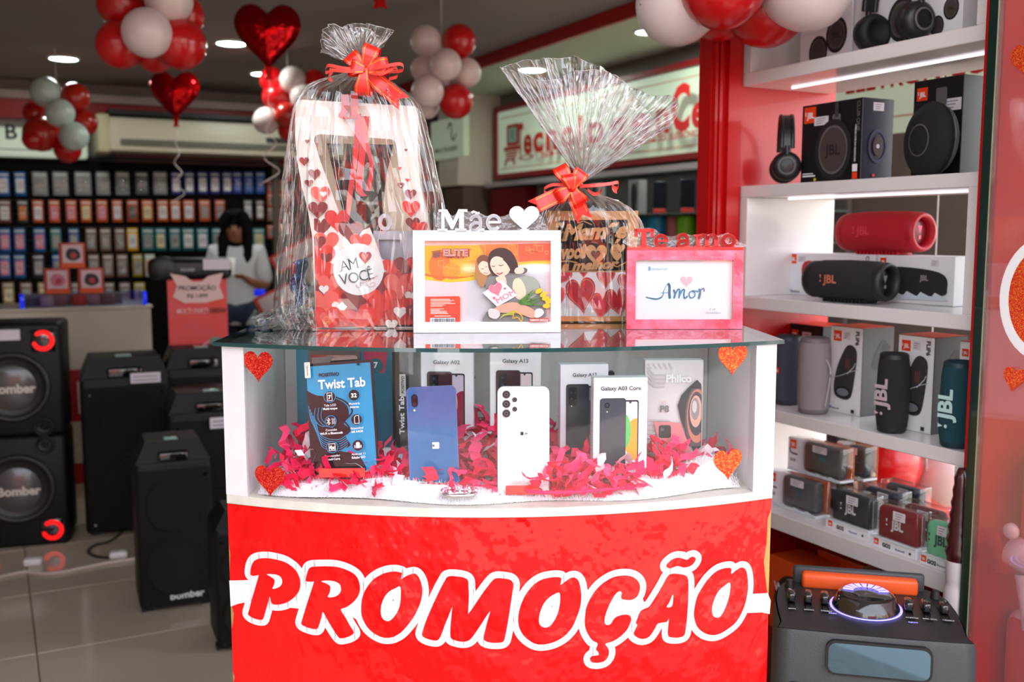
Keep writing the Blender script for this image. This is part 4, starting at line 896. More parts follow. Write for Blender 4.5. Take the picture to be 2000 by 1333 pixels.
# sloping control top, raised at the back
q = MB(); top = [(x * .96, .15 + (y - .15) * .96) for x, y in oc]
q.add([(x, y, .683 + .006 * max(0, min(1, (y - .02) / .24))) for x, y in top] + [(x, y, .681) for x, y in top], [list(range(k))] + [(i, k + i, k + (i + 1) % k, (i + 1) % k) for i in range(k)], PBD); q.build('control_top', t)
sl = math.atan(.006 / .24)
MT = Matrix.Translation((0, .02, .684)) @ Matrix.Rotation(sl, 4, 'X')
def tp(q): q.T = MT; return q
q = tp(MB()); q.rbox(-.105, .10, .180, .205, -.004, .026, mat('orange_handle', (246, 96, 40), rough=.4), r=.006, seg=2); q.build('handle', t, 'bright orange handle')
q = tp(MB()); q.rbox(-.12, .115, .206, .222, -.02, .030, PB, r=.006, seg=2); q.build('handle_bar', t)
q = tp(MB()); q.lathe([(.058, 0), (.058, .004), (.053, .012), (.048, .024), (.040, .027), (.0, .025)], CH, c=(0, .105, 0), n=36, smooth=True); q.build('volume_knob', t, 'large glossy round volume knob')
VL = mat('violet_light', (150, 140, 255), emit=1.6)
q = tp(MB()); q.lathe([(.0585, .001), (.0615, .002), (.0615, .0), (.058, .0)], VL, c=(0, .105, 0), n=36); q.build('light_ring', t, 'thin violet light ring')
q = tp(MB())
for i in range(9):
    a = math.radians(15 + i * 18.75); ca, sa = math.cos(a), math.sin(a); p = lambda r, o_: (r * ca - o_ * sa, .105 + r * sa + o_ * ca, .0285)
    q.add([p(.022, -.003), p(.040, -.0052), p(.040, .0052), p(.022, .003)], [(0, 1, 2, 3)], VL)
q.build('light_fins', t, kind=None)
for sx, x0 in ((-1, -.128), (1, .072)):
    for i in range(3):
        x = x0 + i * .029
        q = tp(MB()); q.box(x - .006, x + .006, .065, .135, 0, .0012, C((8, 8, 8), .2)); q.build('slider_slot', t)
        q = tp(MB()); q.rbox(x - .007, x + .007, .095, .125, .001, .018, CH, r=.004, seg=2); q.build('slider_knob', t)
    q = tp(MB()); q.cyl((sx * .128, .175, 0), (sx * .128, .175, .014), .009, BLACK, r1=.006); q.build('socket_plug', t)
A = Art(0, .0003); A.T = MT @ Matrix.Translation((0, 0, .0015)) @ Matrix.Rotation(-math.pi / 2, 4, 'X')
for x, wd in ((-.128, 'BASS'), (-.099, 'ECHO'), (-.070, 'TREBLE'), (.072, 'GUITAR'), (.101, 'MIC VOL'), (.130, 'TREBLE')): A.text(wd, x, .064, .006, PAPER, .02)
A.text('VOLUME', 0, .048, .007, PAPER, .02); A.text('PREV', -.06, .052, .006, VL, .02); A.text('NEXT', .07, .04, .006, VL, .02); A.build('lettering', t)
q = MB(); rp = lambda x0, x1, z0, z1, r: [(cx + r * math.cos(math.radians(a + 15 * i)), cz + r * math.sin(math.radians(a + 15 * i))) for cx, cz, a in ((x1 - r, z0 + r, -90), (x1 - r, z1 - r, 0), (x0 + r, z1 - r, 90), (x0 + r, z0 + r, 180)) for i in range(7)]
q.prism(rp(-.073, .087, .618, .670, .013), -.010, .0, mat('mirror_display', (120, 150, 170), rough=.03, metal=.9)); q.build('display', t, 'mirror-like display window')
A = Art(-.0042, .0003); A.rrect(-.091, .105, .472, .538, .012, BLACKG)
q = MB(); q.prism(rp(-.077, .091, .614, .674, .016), -.009, .004, BLACK); q.build('display_bezel', t)
q = MB(); q.rbox(-.135, .135, -.006, .006, .04, .592, C((16, 16, 17)), r=.005, seg=2); q.build('grille_back', t)
GRL = mat('grille_metal', (120, 122, 124), rough=.4, metal=.3); q = MB(); st = .009; n = 0
for j in range(62):
    z = .05 + j * st
    if z > .582: break
    q.box(-.132, .132, -.0085, -.0068, z - .0008, z + .0008, GRL)
for sgn in (-1, 1):
    for j in range(-60, 61):
        x0 = j * .0104; pa = []
        z0, z1 = .05, .582; xa = x0; xb = x0 + sgn * (z1 - z0) * .577
        # clip to the grille width
        def cl(xa, za, xb, zb):
            if abs(xb - xa) < 1e-9: return None
            t0, t1 = 0.0, 1.0; dx = xb - xa
            ta, tb_ = (-.132 - xa) / dx, (.132 - xa) / dx
            if ta > tb_: ta, tb_ = tb_, ta
            t0, t1 = max(t0, ta), min(t1, tb_)
            return None if t0 >= t1 else (xa + dx * t0, za + (zb - za) * t0, xa + dx * t1, za + (zb - za) * t1)
        c_ = cl(xa, z0, xb, z1)
        if c_:
            xa, za, xb, zb = c_; wv = Vector((.0008, 0, 0))
            q.add([(xa - .0009, -.0092, za), (xa + .0009, -.0092, za), (xb + .0009, -.0092, zb), (xb - .0009, -.0092, zb)], [(0, 1, 2, 3)], GRL)
q.build('grille_mesh', t, kind='stuff')
# ------------------------------------------------------------------ loudspeakers on the shop floor
SPK = mat('black_speaker_shell', (17, 15, 15), rough=.5, spec=.3, bump=(300, .15)); GRI = mat('dark_grille', (20, 17, 16), rough=.6, spec=.3, bump=(700, .5)); CONE = mat('speaker_cone', (34, 30, 29), rough=.45)
CARD = C((214, 206, 214)); GLOW = mat('red_light_ring', (226, 20, 24), rough=.3, emit=.7)
def woofer(t, x, z, r, y=-.0, name='woofer', cone=CONE):
    q = MB(); q.lathe([(r * 1.08, .0), (r * 1.08, -.012), (r * .98, -.018), (r * .93, -.008), (r * .85, -.003), (r * .40, .012), (r * .34, -.004), (r * .2, -.012), (0, -.016)], cone, c=(x, y - .004, z), axis=(0, 1, 0), n=36)
    for v in range(0): pass
    return q.build(name, t)
def floor_speaker(label, loc, rz, w_, d, h, woof, badge=None, card=None, light=None, z0=0.0):
    t = thing('floor_speaker', label, 'speaker', (loc[0], loc[1], z0), rz, 'black floor speakers')
    q = MB(); q.rbox(-w_ / 2, w_ / 2, .0, d, .012, h * .90, SPK, r=.022, seg=3)
    vs = [(-w_ / 2 + .003, .004, h * .88), (w_ / 2 - .003, .004, h * .88), (w_ / 2 - .003, d - .003, h * .88), (-w_ / 2 + .003, d - .003, h * .88), (-w_ / 2 + .04, .035, h), (w_ / 2 - .04, .035, h), (w_ / 2 - .04, d - .03, h), (-w_ / 2 + .04, d - .03, h)]
    q.add(vs, [(0, 1, 5, 4), (1, 2, 6, 5), (2, 3, 7, 6), (3, 0, 4, 7), (4, 5, 6, 7)], SPK); q.build('cabinet', t)
    q = MB(); q.rbox(-w_ * .46, w_ * .46, -.006, .006, h * .03, h * .84, GRI, r=.005, seg=2); q.build('front_grille', t)
    for x, z, r in woof:
        q = MB(); q.lathe([(r * 1.1, 0), (r * 1.06, -.006), (r, -.004), (r * .9, -.001), (r * .5, .0), (0, -.003)], GRI, c=(x, -.0065, z), axis=(0, 1, 0), n=36); q.build('woofer', t)
    q = MB(); q.rbox(-w_ * .2, w_ * .2, -.002, .03, h * .885, h * .945, BLACKG, r=.01, seg=2); q.build('handle_recess', t)
    q = MB(); q.rbox(-w_ * .10, w_ * .08, .05, .12, h - .002, h + .004, mat('pale_display', (150, 190, 180), rough=.1, coat=1), r=.002, seg=1); q.build('display', t)
    for sx in (-1, 1):
        for z in (h * .07, h * .80):
            q = MB(); q.cyl((sx * w_ * .40, -.010, z), (sx * w_ * .40, -.004, z), .006, BLACKG, n=10); q.build('screw', t)
        q = MB(); q.box(sx * w_ * .4 - .02, sx * w_ * .4 + .02, .03, .07, 0, .0125, BLACK); q.build('foot', t)
    if badge:
        A = Art(-.0075, .001); A.text(badge[0], badge[1], badge[2], badge[3], C((214, 224, 224), .3), .03); A.build('badge', t)
    if card:
        q = MB(); q.box(card[0], card[1], -.022, -.018, card[2], card[3], CARD)
        q.build('price_card', t, 'white price card')
        A = Art(-.0222, .001)
        for k in range(2): A.line([(card[0] + .01, card[3] - (card[3] - card[2]) * (.35 + .35 * k)), (card[1] - .01, card[3] - (card[3] - card[2]) * (.35 + .35 * k))], .004, TAGI, round_=False)
        A.build('card_print', t)
    return t
p = PZ(350, 1192, 0); floor_speaker('small black floor speaker with two woofers standing in front of the others', p, .42, .262, .24, .615, [(.0, .39, .092), (0, .165, .098)], ('Bomber', .03, .045, .036))
p = PZ(258, 1042, 0); floor_speaker('tall black floor speaker with a white price card beside the white counter', p, .42, .375, .30, .80, [(.02, .52, .125), (.02, .22, .125)], card=(.02, .145, .685, .73))
p = PZ(432, 1046, 0); floor_speaker('wide black speaker with a price card partly hidden behind the display case', (-1.22, 4.02), .42, .36, .28, .70, [(0, .42, .11), (0, .18, .11)], card=(-.02, .13, .555, .60))
floor_speaker('black speaker further back showing only its rounded top by the display case', (-1.42, 4.55), .42, .34, .28, .82, [(0, .55, .11), (0, .25, .11)])
floor_speaker('slim black speaker just showing at the left side of the display case', (-.855, 3.12), .42, .20, .2, .46, [(0, .28, .075), (0, .12, .075)])
# tower with light rings
p0 = PZ(42, 1070, 0); t = thing('tower_speaker', 'tall black tower speaker with red light rings at the left edge', 'speaker', (p0.x, p0.y, 0), .30); Wt, Ht = .385, .97
q = MB(); q.rbox(-Wt / 2, Wt / 2, 0, .30, .0, .485, SPK, r=.018, seg=2); q.build('lower_cabinet', t)
q = MB(); q.rbox(-Wt / 2, Wt / 2, 0, .30, .486, Ht, SPK, r=.018, seg=2); q.build('upper_cabinet', t)
for zc, z0, zs in ((.26, .0, .07), (.70, .486, .895)):
    woofer(t, .0, zc, .138, -.002)
    q = MB(); q.lathe([(.095, -.020), (.075, -.028), (.04, -.034), (0, -.036)], mat('grey_dust_cap', (76, 72, 70), rough=.3, coat=.5), c=(0, -.0, zc), axis=(0, 1, 0), n=32); q.build('dust_cap', t)
    A = Art(-.040, .001); A.text('Bomber', .01, zc - .02, .052, C((210, 200, 190)), .04); A.build('badge', t)
    for sx in (-1, 1):
        woofer(t, sx * .115, zc + (.185 if z0 == 0 else -.175), .036, -.002, 'tweeter')
        A = Art(-.012, .002); pts = [(sx * .128 + .036 * math.cos(a), zs + .036 * math.sin(a)) for a in [math.radians(200 + i * 16) for i in range(19)]]
        A.line(pts, .018, GLOW); A.build('light_ring', t, 'red crescent light')
        q = MB(); q.rbox(sx * .128 - .048, sx * .128 + .048, -.010, .004, zs - .048, zs + .048, BLACKG, r=.004, seg=1); q.build('light_bezel', t)
q = MB(); q.box(-.15, .04, -.012, -.008, .90, .945, CARD); q.build('price_card', t, 'white price card')
# white counter with a red band
Lc = .95; t = thing('shop_counter', 'white counter with a red lettered band behind the tall speakers', 'counter', S(5.76, -.18, 0), TH)
LM = mat('white_counter_laminate', (206, 196, 178), rough=.3, coat=.3); RM = mat('red_counter_band', (176, 10, 18), rough=.35)
for nm, z0, z1, m in (('white_panel', .62, .94, LM), ('red_band', .34, .619, RM), ('white_panel', .11, .339, LM), ('red_plinth', 0, .109, RM)):
    q = MB(); q.rbox(0, Lc, 0, .5, z0, z1, m, r=.004, seg=1, smooth=False); q.build(nm, t)
A = Art(0, .0015); A.text('tec', .62, .43, .14, C((236, 200, 200)), .03, 'l'); A.text('tec', .1, .43, .14, C((236, 200, 200)), .03, 'l'); A.rrect(.56, .60, .38, .56, .01, C((236, 200, 200))); A.build('lettering', t)
q = MB(); q.rbox(-.01, Lc + .01, -.01, .5, .941, .955, LM, r=.003, seg=1); q.build('counter_top', t)
t = thing('acrylic_tray', 'clear blue-edged tray of small goods on the white counter', 'tray', S(5.78, .13, .9555), TH); BLU = mat('blue_acrylic', (20, 40, 220), rough=.1, emit=.5)
q = MB()
for (a, b_, c_, d_) in ((0, .62, 0, .006), (0, .62, .24, .246), (0, .006, 0, .24), (.614, .62, 0, .24)): q.box(a, b_, c_, d_, 0, .07, clear('acrylic', (236, 240, 255), lo=.06, hi=.6))
q.build('walls', t)
for x in (-.004, .604):
    q = MB(); q.rbox(x, x + .02, -.006, .012, .0, .075, BLU, r=.003, seg=1); q.build('corner', t, 'bright blue corner')
q = MB(); q.box(.0, .62, 0, .24, -.0001, .004, C((180, 180, 190))); q.build('tray_base', t)
def at_counter(px, dz, D=5.84): R, _ = PD(px, 590, D); return S(D, R, dz)
for i, (px, c) in enumerate([(92, (180, 150, 150)), (118, (150, 90, 90)), (154, (206, 14, 14)), (182, (160, 110, 110)), (210, (120, 70, 70))]):
    q = MB(); q.rbox(-.035, .035, -.03, .03, 0, .055, C(c), r=.006, seg=1)
    solo(q, 'small_carton', ['pale small carton in the tray, leftmost', 'dusky small carton in the tray, second from the left', 'bright red small carton in the middle of the tray', 'pinkish small carton in the tray, right of the red one', 'brown small carton in the tray, rightmost'][i], 'box', at_counter(px, .960, 5.86), TH, 'small cartons in the tray')
def toybox(px, z, label, c):
    t = thing('headset_box', label, 'box', at_counter(px, z, 5.90), TH, 'orange trimmed headset boxes piled on the counter'); q = MB(); q.rbox(-.063, .063, 0, .09, 0, .135, C((206, 84, 70)), r=.002, seg=1); q.build('carton', t)
    A = Art(0, .002); A.rect(-.06, .06, .0, .025, C((236, 90, 20))); A.rect(-.05, .05, .028, .125, C((224, 196, 200))); A.poly(cr([(-.035, .07), (-.02, .105), (.025, .10), (.04, .06), (.01, .04), (-.02, .045)], 3), C(c)); A.disc(.005, .068, .016, C((190, 60, 70))); A.build('printed_front', t)
toybox(114, 1.022, 'orange trimmed box with a pink picture at the lower left of the pile', (210, 120, 140)); toybox(180, 1.022, 'orange trimmed box with a dark headset picture at the lower right of the pile', (40, 30, 34)); toybox(146, 1.160, 'orange trimmed box on top of the other two on the counter', (34, 30, 34))
q = MB(); q.box(-.24, .24, 0, .1, 0, .058, C((90, 80, 90))); solo(q, 'tray_shelf', 'low dark riser in the tray carrying the headset boxes', 'riser', at_counter(147, .9605, 5.895), TH)
# pink carton with a sound bar lying on top
t = thing('speaker_carton', 'large pink and orange speaker carton standing behind the black speakers', 'box', PW(390, 700, 4.72) * 1.0, .30); t.location.z = .50
q = MB(); q.rbox(-.135, .135, 0, .22, 0, .63, C((150, 20, 50)), r=.002, seg=1); q.build('carton', t)
PKR = mat('pink_print', (214, 74, 84), rough=.4, vary=(9, .1, (220, 66, 50)))
A = Art(0, .0015); A.rect(-.134, .134, .002, .628, PKR); A.poly(cr([(-.02, .1), (.13, .02), (.13, .3), (.05, .26)], 4), C((200, 60, 120)))
A.rect(-.115, .0, .0, .30, C((50, 30, 36))); A.disc(-.055, .20, .052, C((206, 60, 50))); A.disc(-.055, .20, .036, C((40, 28, 34)), 24); A.line(cr([(-.02, .24), (.01, .31), (.06, .34)], 4, False), .006, C((230, 190, 200))); A.rrect(.05, .10, .315, .355, .008, C((110, 130, 120)))
A.text('MULTI PARTY', -.02, .47, .034, C((236, 180, 180)), .02, width=.15); A.text('100W', .09, .47, .034, C((90, 20, 30)), .02)
A.build('printed_front', t)
q = MB(); q.prism([(-.12, .66), (-.05, .645), (-.02, .62), (.02, .62), (.05, .645), (.12, .66), (.10, .60), (.12, .54), (.04, .52), (-.06, .52), (-.11, .55), (-.09, .60)], -.010, -.006, C((222, 190, 184))); q.build('star_tag', t, 'pale star-ended tag')
A = Art(-.0105, .001); A.text('PROMOÇÃO', .0, .58, .03, INK, .02); A.text('R$ 1.899', .0, .545, .026, INK, .01); A.build('tag_lettering', t)
pt = t.location.copy()
q = MB(); q.rbox(-.2, .22, .03, .34, 0, .499, SPK, r=.02, seg=2); solo(q, 'black_plinth', 'black box carrying the pink speaker carton', 'plinth', (pt.x, pt.y, 0), .30)
t = thing('sound_bar', 'thick black sound bar with a price card lying on the pink carton', 'speaker', (pt.x, pt.y, 1.1305), .30)
q = MB(); q.rbox(-.22, .16, .0, .2, 0, .10, BLACK, r=.03, seg=3); q.build('body', t)
q = MB(); q.lathe([(0, -.004), (.05, -.004), (.055, .0), (.055, .05)], BLACK, c=(-.15, .0, .055), axis=(0, 1, 0)); q.build('driver', t)
q = MB(); q.box(.03, .155, -.008, -.004, .045, .095, CARD); q.build('price_card', t, 'white price card')
A = Art(0, .001); A.text('SOUND', -.04, .04, .018, C((190, 190, 200)), .02); A.build('badge', t)
# floor cables and sockets
q = MB(); pts = [PZ(x, y, .006) for x, y in ((-40, 1135), (0, 1127), (50, 1118), (100, 1121), (160, 1110), (210, 1100), (262, 1092), (300, 1088))]
q.tube(cr(pts, 5, False), .006, mat('white_cable', (206, 190, 178), rough=.5)); solo(q, 'extension_lead', 'white extension lead lying across the tiles in front of the speakers', 'cable')
q = MB(); pts = [PZ(x, y, .006) for x, y in ((238, 1040), (215, 1058), (185, 1066), (172, 1078), (190, 1088), (222, 1090))]
q.tube(cr(pts, 6, False), .005, BLACK); solo(q, 'power_cord', 'black power cord curling from the tall speaker to the socket', 'cable')
for i, (px, py, tx) in enumerate([(65, 1104, 'round white socket block on the floor at the left'), (232, 1090, 'white plug block at the end of the black cord')]):
    q = MB(); q.rbox(-.035, .035, -.025, .025, 0, .03, mat('white_plastic', (226, 224, 220), rough=.4), r=.010, seg=3); q.cyl((0, 0, .03), (0, 0, .033), .014, C((190, 190, 186)), n=16); solo(q, 'socket_block', tx, 'socket', PZ(px, py, 0.0), .3)
# ------------------------------------------------------------------ desk, monitor and shop assistant
t = thing('reception_desk', 'pale grey desk behind which the shop assistant stands', 'desk', S(6.6, 1.86, 0), TH)
q = MB(); q.rbox(0, .8, 0, .5, 0, .93, mat('grey_desk', (118, 112, 100), rough=.4), r=.004, seg=1, smooth=False); q.build('body', t)
q = MB(); q.rbox(-.02, .82, -.02, .52, .931, .955, mat('desk_top_grey', (150, 142, 128), rough=.3), r=.004, seg=1); q.build('desk_top', t)
t = thing('monitor', 'pale backed monitor standing on the grey desk', 'monitor', S(6.75, 2.0, .956), TH + .1); q = MB(); q.rbox(-.11, .13, 0, .03, .04, .33, mat('pale_monitor_back', (190, 182, 170), rough=.5), r=.008); q.build('screen_back', t)
q = MB(); q.rbox(-.06, .08, -.03, .1, 0, .012, C((150, 144, 136)), r=.003, seg=1); q.box(-.012, .03, .0301, .05, .01, .1, C((150, 144, 136))); q.build('stand', t)
for i, (px, py, rot, lab) in enumerate([(570, 502, .5, 'tilted white and red price board at the back beside the gift bag'), (540, 585, .45, 'second tilted white and red price board lower beside the gift bag')]):
    p = PW(px, py, 5.9); t = thing('price_board', lab, 'board', p, .2, rot=(0, -rot, .2)); q = MB(); q.rbox(-.12, .16, 0, .012, -.05, .06, C((214, 204, 204)), r=.004, seg=1); q.build('board', t); A = Art(0, .002)
    for a, b_, c_, d_ in ((-.12, .16, .045, .06), (-.12, .16, -.05, -.04), (-.12, -.10, -.05, .06)): A.rect(a, b_, c_, d_, C((190, 40, 24)))
    A.disc(.0, .005, .014, C((200, 80, 40))); A.build('printed_front', t)
    q = MB(); q.tube([(0, .014, -.04), (0, .05, -.12), (0, .05, -(p.z - .93) if 0 else -.2)], .006, BLACK)
    q.build('stand', t)
p = PW(560, 620, 5.9); q = MB(); q.rbox(-.18, .3, -.05, .4, 0, p.z + .03, C((52, 46, 48)), r=.01); solo(q, 'dark_counter', 'low dark counter under the tilted price boards', 'counter', (p.x, p.y, 0), .2)
q = MB(); p = PW(505, 572, 6.0); q.rbox(-.03, .03, 0, .05, -.018, .018, BLU, r=.006); q.cyl((0, .02, -.018), (0, .02, -.09), .006, BLACK, n=8); solo(q, 'blue_scanner', 'small glowing blue gadget by the price boards', 'gadget', p)
SKIN = mat('skin', (150, 100, 76), rough=.5); HAIR = mat('black_hair', (16, 12, 12), rough=.8, spec=.1); SHIRT = mat('white_shirt', (206, 206, 210), rough=.8); JEAN = mat('dark_jeans', (34, 48, 70), rough=.8)
def skin_body(name, pts, edges, rad, m, parent, lvl=2):
    me = bpy.data.meshes.new(name); me.from_pydata(pts, edges, []); me.materials.append(m); o = bpy.data.objects.new(name, me); COL.objects.link(o); o.parent = parent
    md = o.modifiers.new('s', 'SKIN'); sv = me.skin_vertices[0].data
    for i, r in enumerate(rad): sv[i].radius = r if isinstance(r, tuple) else (r, r)
    sv[0].use_root = True; md.use_smooth_shade = True
    sb = o.modifiers.new('u', 'SUBSURF'); sb.levels = lvl; sb.render_levels = lvl; return o
pw = PW(461, 440, 6.95); t = thing('person', 'woman in a white shirt with long black hair looking down behind the desk', 'person', (pw.x, pw.y, 0), .12)
k = 1.53 / 1.62
P_ = [(0, 0, .92), (0, 0, 1.10), (0, .0, 1.27), (0, .01, 1.345), (0, -.01, 1.42), (0, -.02, 1.50), (-.155, .0, 1.29), (-.20, -.02, 1.03), (-.10, -.20, 1.07), (-.05, -.25, 1.10), (.155, .0, 1.29), (.21, -.02, 1.03), (.12, -.20, 1.08), (.07, -.26, 1.12), (-.09, 0, .86), (-.10, -.02, .47), (-.10, .02, .08), (-.10, -.10, .03), (.09, 0, .86), (.10, -.02, .47), (.10, .02, .08), (.10, -.10, .03)]
E_ = [(0, 1), (1, 2), (2, 3), (3, 4), (4, 5), (2, 6), (6, 7), (7, 8), (8, 9), (2, 10), (10, 11), (11, 12), (12, 13), (0, 14), (14, 15), (15, 16), (16, 17), (0, 18), (18, 19), (19, 20), (20, 21)]
R_ = [(.15, .11), (.12, .09), (.14, .095), (.055, .05), (.08, .095), (.07, .085), .052, .040, .028, .018, .052, .040, .028, .018, .088, .055, .036, .03, .088, .055, .036, .03]
P_ = [(x * k, y * k, z * k) for x, y, z in P_]; b0 = skin_body('body', P_, E_, R_, SKIN, t)
def sub(ids, m, name, ex, low=None):
    mp = {v: i for i, v in enumerate(ids)}; pts = [P_[v] for v in ids]; ed = [(mp[a], mp[b]) for a, b in E_ if a in mp and b in mp]; rr = []
    for v in ids:
        r = R_[v]; rr.append((r[0] + ex, r[1] + ex) if isinstance(r, tuple) else r + ex)
    if low: pts.append((0, 0, low)); ed.append((0, len(pts) - 1)); rr.append((.155, .12))
    return skin_body(name, pts, ed, rr, m, t)
sub([0, 1, 2, 6, 7, 10, 11], SHIRT, 'shirt', .020, .80); sub([0, 14, 15, 16, 18, 19, 20], JEAN, 'jeans', .006)
hz = 1.475 * k
q = MB(); q.lathe([(0, .125), (.05, .118), (.088, .08), (.1, .02), (.098, -.06), (.10, -.16), (.11, -.27), (.08, -.33)], HAIR, c=(0, .03, hz), n=24, sx=1.0, sy=.85)
for sx in (-1, 1): q.tube([(sx * .035, -.075, hz + .10), (sx * .075, -.065, hz + .04), (sx * .082, -.05, hz - .08), (sx * .085, -.06, hz - .20), (sx * .08, -.075, hz - .28)], [.03, .038, .04, .038, .015], HAIR, n=10)
q.build('hair', t)
q = MB()
for sx in (-1, 1): q.lathe([(0, -.008), (.011, -.004), (.012, .0), (0, .006)], HAIR, c=(sx * .03, -.098, hz - .005), axis=(0, 1, 0), n=10)
q.lathe([(0, -.012), (.012, -.002), (.014, .01)], SKIN, c=(0, -.108, hz - .03), axis=(0, 1, 0), n=10); q.box(-.02, .02, -.103, -.095, hz - .063, hz - .056, C((120, 50, 50))); q.build('face_features', t)
for sx, bx in ((-1, -.05), (1, .07)):
    q = MB(); q.rbox(bx * k - .03, bx * k + .03, -.31, -.24, 1.045, 1.066, SKIN, r=.01, seg=2)
    for i in range(4): q.tube([(bx * k - .024 + i * .015, -.30, 1.057), (bx * k - .022 + i * .014, -.335, 1.062), (bx * k - .02 + i * .012, -.35, 1.075)], [.008, .0075, .006], SKIN, n=6)
    q.tube([(bx * k - sx * .028, -.27, 1.055), (bx * k - sx * .045, -.29, 1.065), (bx * k - sx * .045, -.315, 1.075)], [.009, .008, .006], SKIN, n=6); q.build('hand', t)
q = MB(); q.rbox(-.05, .055, -.005, .0, -.07, .07, C((220, 214, 210)), r=.002, seg=1); solo(q, 'paper_sheet', 'white sheet held in the hands of the woman behind the desk', 'paper', (pw.x + .02, pw.y - .335, 1.125), .12, rot=(-.6, 0, .12))
# ------------------------------------------------------------------ display case in the foreground
CO = Vector((-.0155, 1.524, 0)); CPHI = math.radians(2.0); HW = .4275; SAG = .094
def front(x, off=0.0): return -SAG * (1 - (x / HW) ** 2) + off
CM = Matrix.Translation(CO) @ Matrix.Rotation(CPHI, 4, 'Z'); CI = CM.inverted()
def onfront(px, py, off=0.0):
    x, y, z = ray(px, py); a, b = .8, 2.2
    for _ in range(40):
        m = (a + b) / 2; p = CI @ Vector((x * m, y * m, HCAM + z * m))
        if p.y - front(p.x, off) > 0: b = m
        else: a = m
    return p.x, p.z
case = thing('display_case', 'white display case with a curved glass front and a red promotion banner', 'display case', CO, CPHI)
WC = mat('white_case_laminate', (240, 238, 242), rough=.35, coat=.2, vary=(5, .05)); INW = mat('case_inside_grey', (232, 228, 226), rough=.5, vary=(3, .06))
def arc(x0, x1, off, n=28): return [(x0 + (x1 - x0) * i / n, front(x0 + (x1 - x0) * i / n, off)) for i in range(n + 1)]
ZL, ZP, ZT0, ZT1 = .935, .947, 1.179, 1.185
q = MB(); q.hprism(arc(-HW, HW, .004) + [(HW, .36), (-HW, .36)], .0, ZL - .002, mat('plywood_core', (206, 166, 96), rough=.6, vary=(12, .25))); q.build('lower_body', case)
q = MB(); q.hprism(arc(-HW + .001, HW - .001, -.003) + [(HW - .001, .36), (-HW + .001, .36)], ZL - .0015, ZP, mat('ivory_sill', (232, 226, 214), rough=.4, vary=(30, .15))); q.build('case_floor', case, 'slightly grimy white sill and floor of the display')
for sx in (-1, 1):
    x0, x1 = sorted((sx * HW, sx * (HW - .036)))
    q = MB(); q.hprism([(x0, front(x0, -.002)), (x1, front(x1, -.002)), (x1, .34), (x0, .34)], ZP + .0002, ZT0 - .0002, WC); q.build('side_panel', case)
q = MB(); q.box(-HW + .037, HW - .037, .30, .315, ZP + .0002, ZT0 - .0002, INW); q.build('back_panel', case)
for x, z in ((-.048, 1.16), (-.048, 1.085), (.15, 1.16), (.21, 1.09)):
    q = MB(); q.cyl((x, .295, z), (x, .30, z), .006, C((70, 66, 66)), n=12); q.build('screw', case)
GL = clear('case_glass', (254, 254, 254), lo=.035, hi=.85, rough=.0, power=4.0)
q = MB(); q.grid(lambda u, v: ((-1 + 2 * u) * (HW - .037), front((-1 + 2 * u) * (HW - .037), .006), ZP + .0005 + v * (ZT0 - ZP - .001)), 40, 2, GL); q.build('glass_front', case, 'curved clear glass front')
TG = clear('top_glass', (226, 242, 238), lo=.06, hi=1.0, rough=.0, power=3.2)
EDGE = mat('green_glass_edge', (16, 62, 62), rough=.08, coat=1)
q = MB(); q.hprism(arc(-HW - .012, HW + .010, -.012) + [(HW + .010, .372), (-HW - .012, .372)], ZT0, ZT1, TG, EDGE); q.build('glass_top', case, 'thick glass top with a dark green edge')
bumpv = dict(bump=(5.5, .5, 3, .035))
def vinyl(name, c, k=.5):
    m = mat(name, c, rough=.5, coat=.8, spec=.05, bump=(7, k, 4, .03), aniso=(1.3, 1, .8)); return m
VR = vinyl('red_banner_vinyl', (236, 0, 4), .5); VW = vinyl('white_banner_vinyl', (244, 242, 244), .15)
A = Art(0, .0007, surf=lambda x: front(x, .001)); 
rag = [(HW - .0015, .0), (HW - .0015, .35), (HW - .001, .60), (HW - .0005, .70), (HW - .002, .765), (HW - .006, .79), (HW - .012, .83), (HW - .008, .86), (HW - .007, .90), (HW - .001, .915), (HW - .0005, ZL - .003)]
ragl = [(-HW + .0008, ZL - .003), (-HW + .001, .87), (-HW + .003, .85), (-HW + .001, .82), (-HW + .001, .775), (-HW + .006, .755), (-HW + .004, .74), (-HW + .001, .73), (-HW + .001, .66), (-HW + .004, .65), (-HW + .001, .64), (-HW + .001, 0)]
A.poly(rag + ragl, VR); A.build('red_banner', case, 'glossy red vinyl banner')
def zz(ox, oy, sc, pts): return [onfront(ox + a / sc, oy + b / sc, .0005) for a, b in pts]
Z1 = lambda p: zz(440, 1060, 5.553, p); Z2 = lambda p: zz(780, 1060, 5.553, p); Z3 = lambda p: zz(1100, 1060, 4.762, p)
P_o = Z1([(275, 330), (285, 260), (310, 205), (350, 178), (410, 167), (480, 168), (560, 182), (640, 205), (700, 238), (750, 280), (785, 325), (808, 380), (818, 440), (810, 500), (785, 550), (745, 595), (690, 635), (630, 660), (570, 670), (520, 665), (500, 640), (492, 600), (485, 582), (475, 610), (465, 650), (440, 740), (420, 810), (405, 832), (370, 832), (320, 820), (270, 795), (250, 770), (262, 730), (290, 620), (325, 500), (366, 356), (360, 350), (310, 358), (285, 350)])
P_i = Z1([(455, 340), (500, 338), (560, 345), (600, 365), (620, 400), (618, 440), (598, 470), (560, 490), (515, 497), (530, 460), (540, 420), (535, 395), (500, 368)])
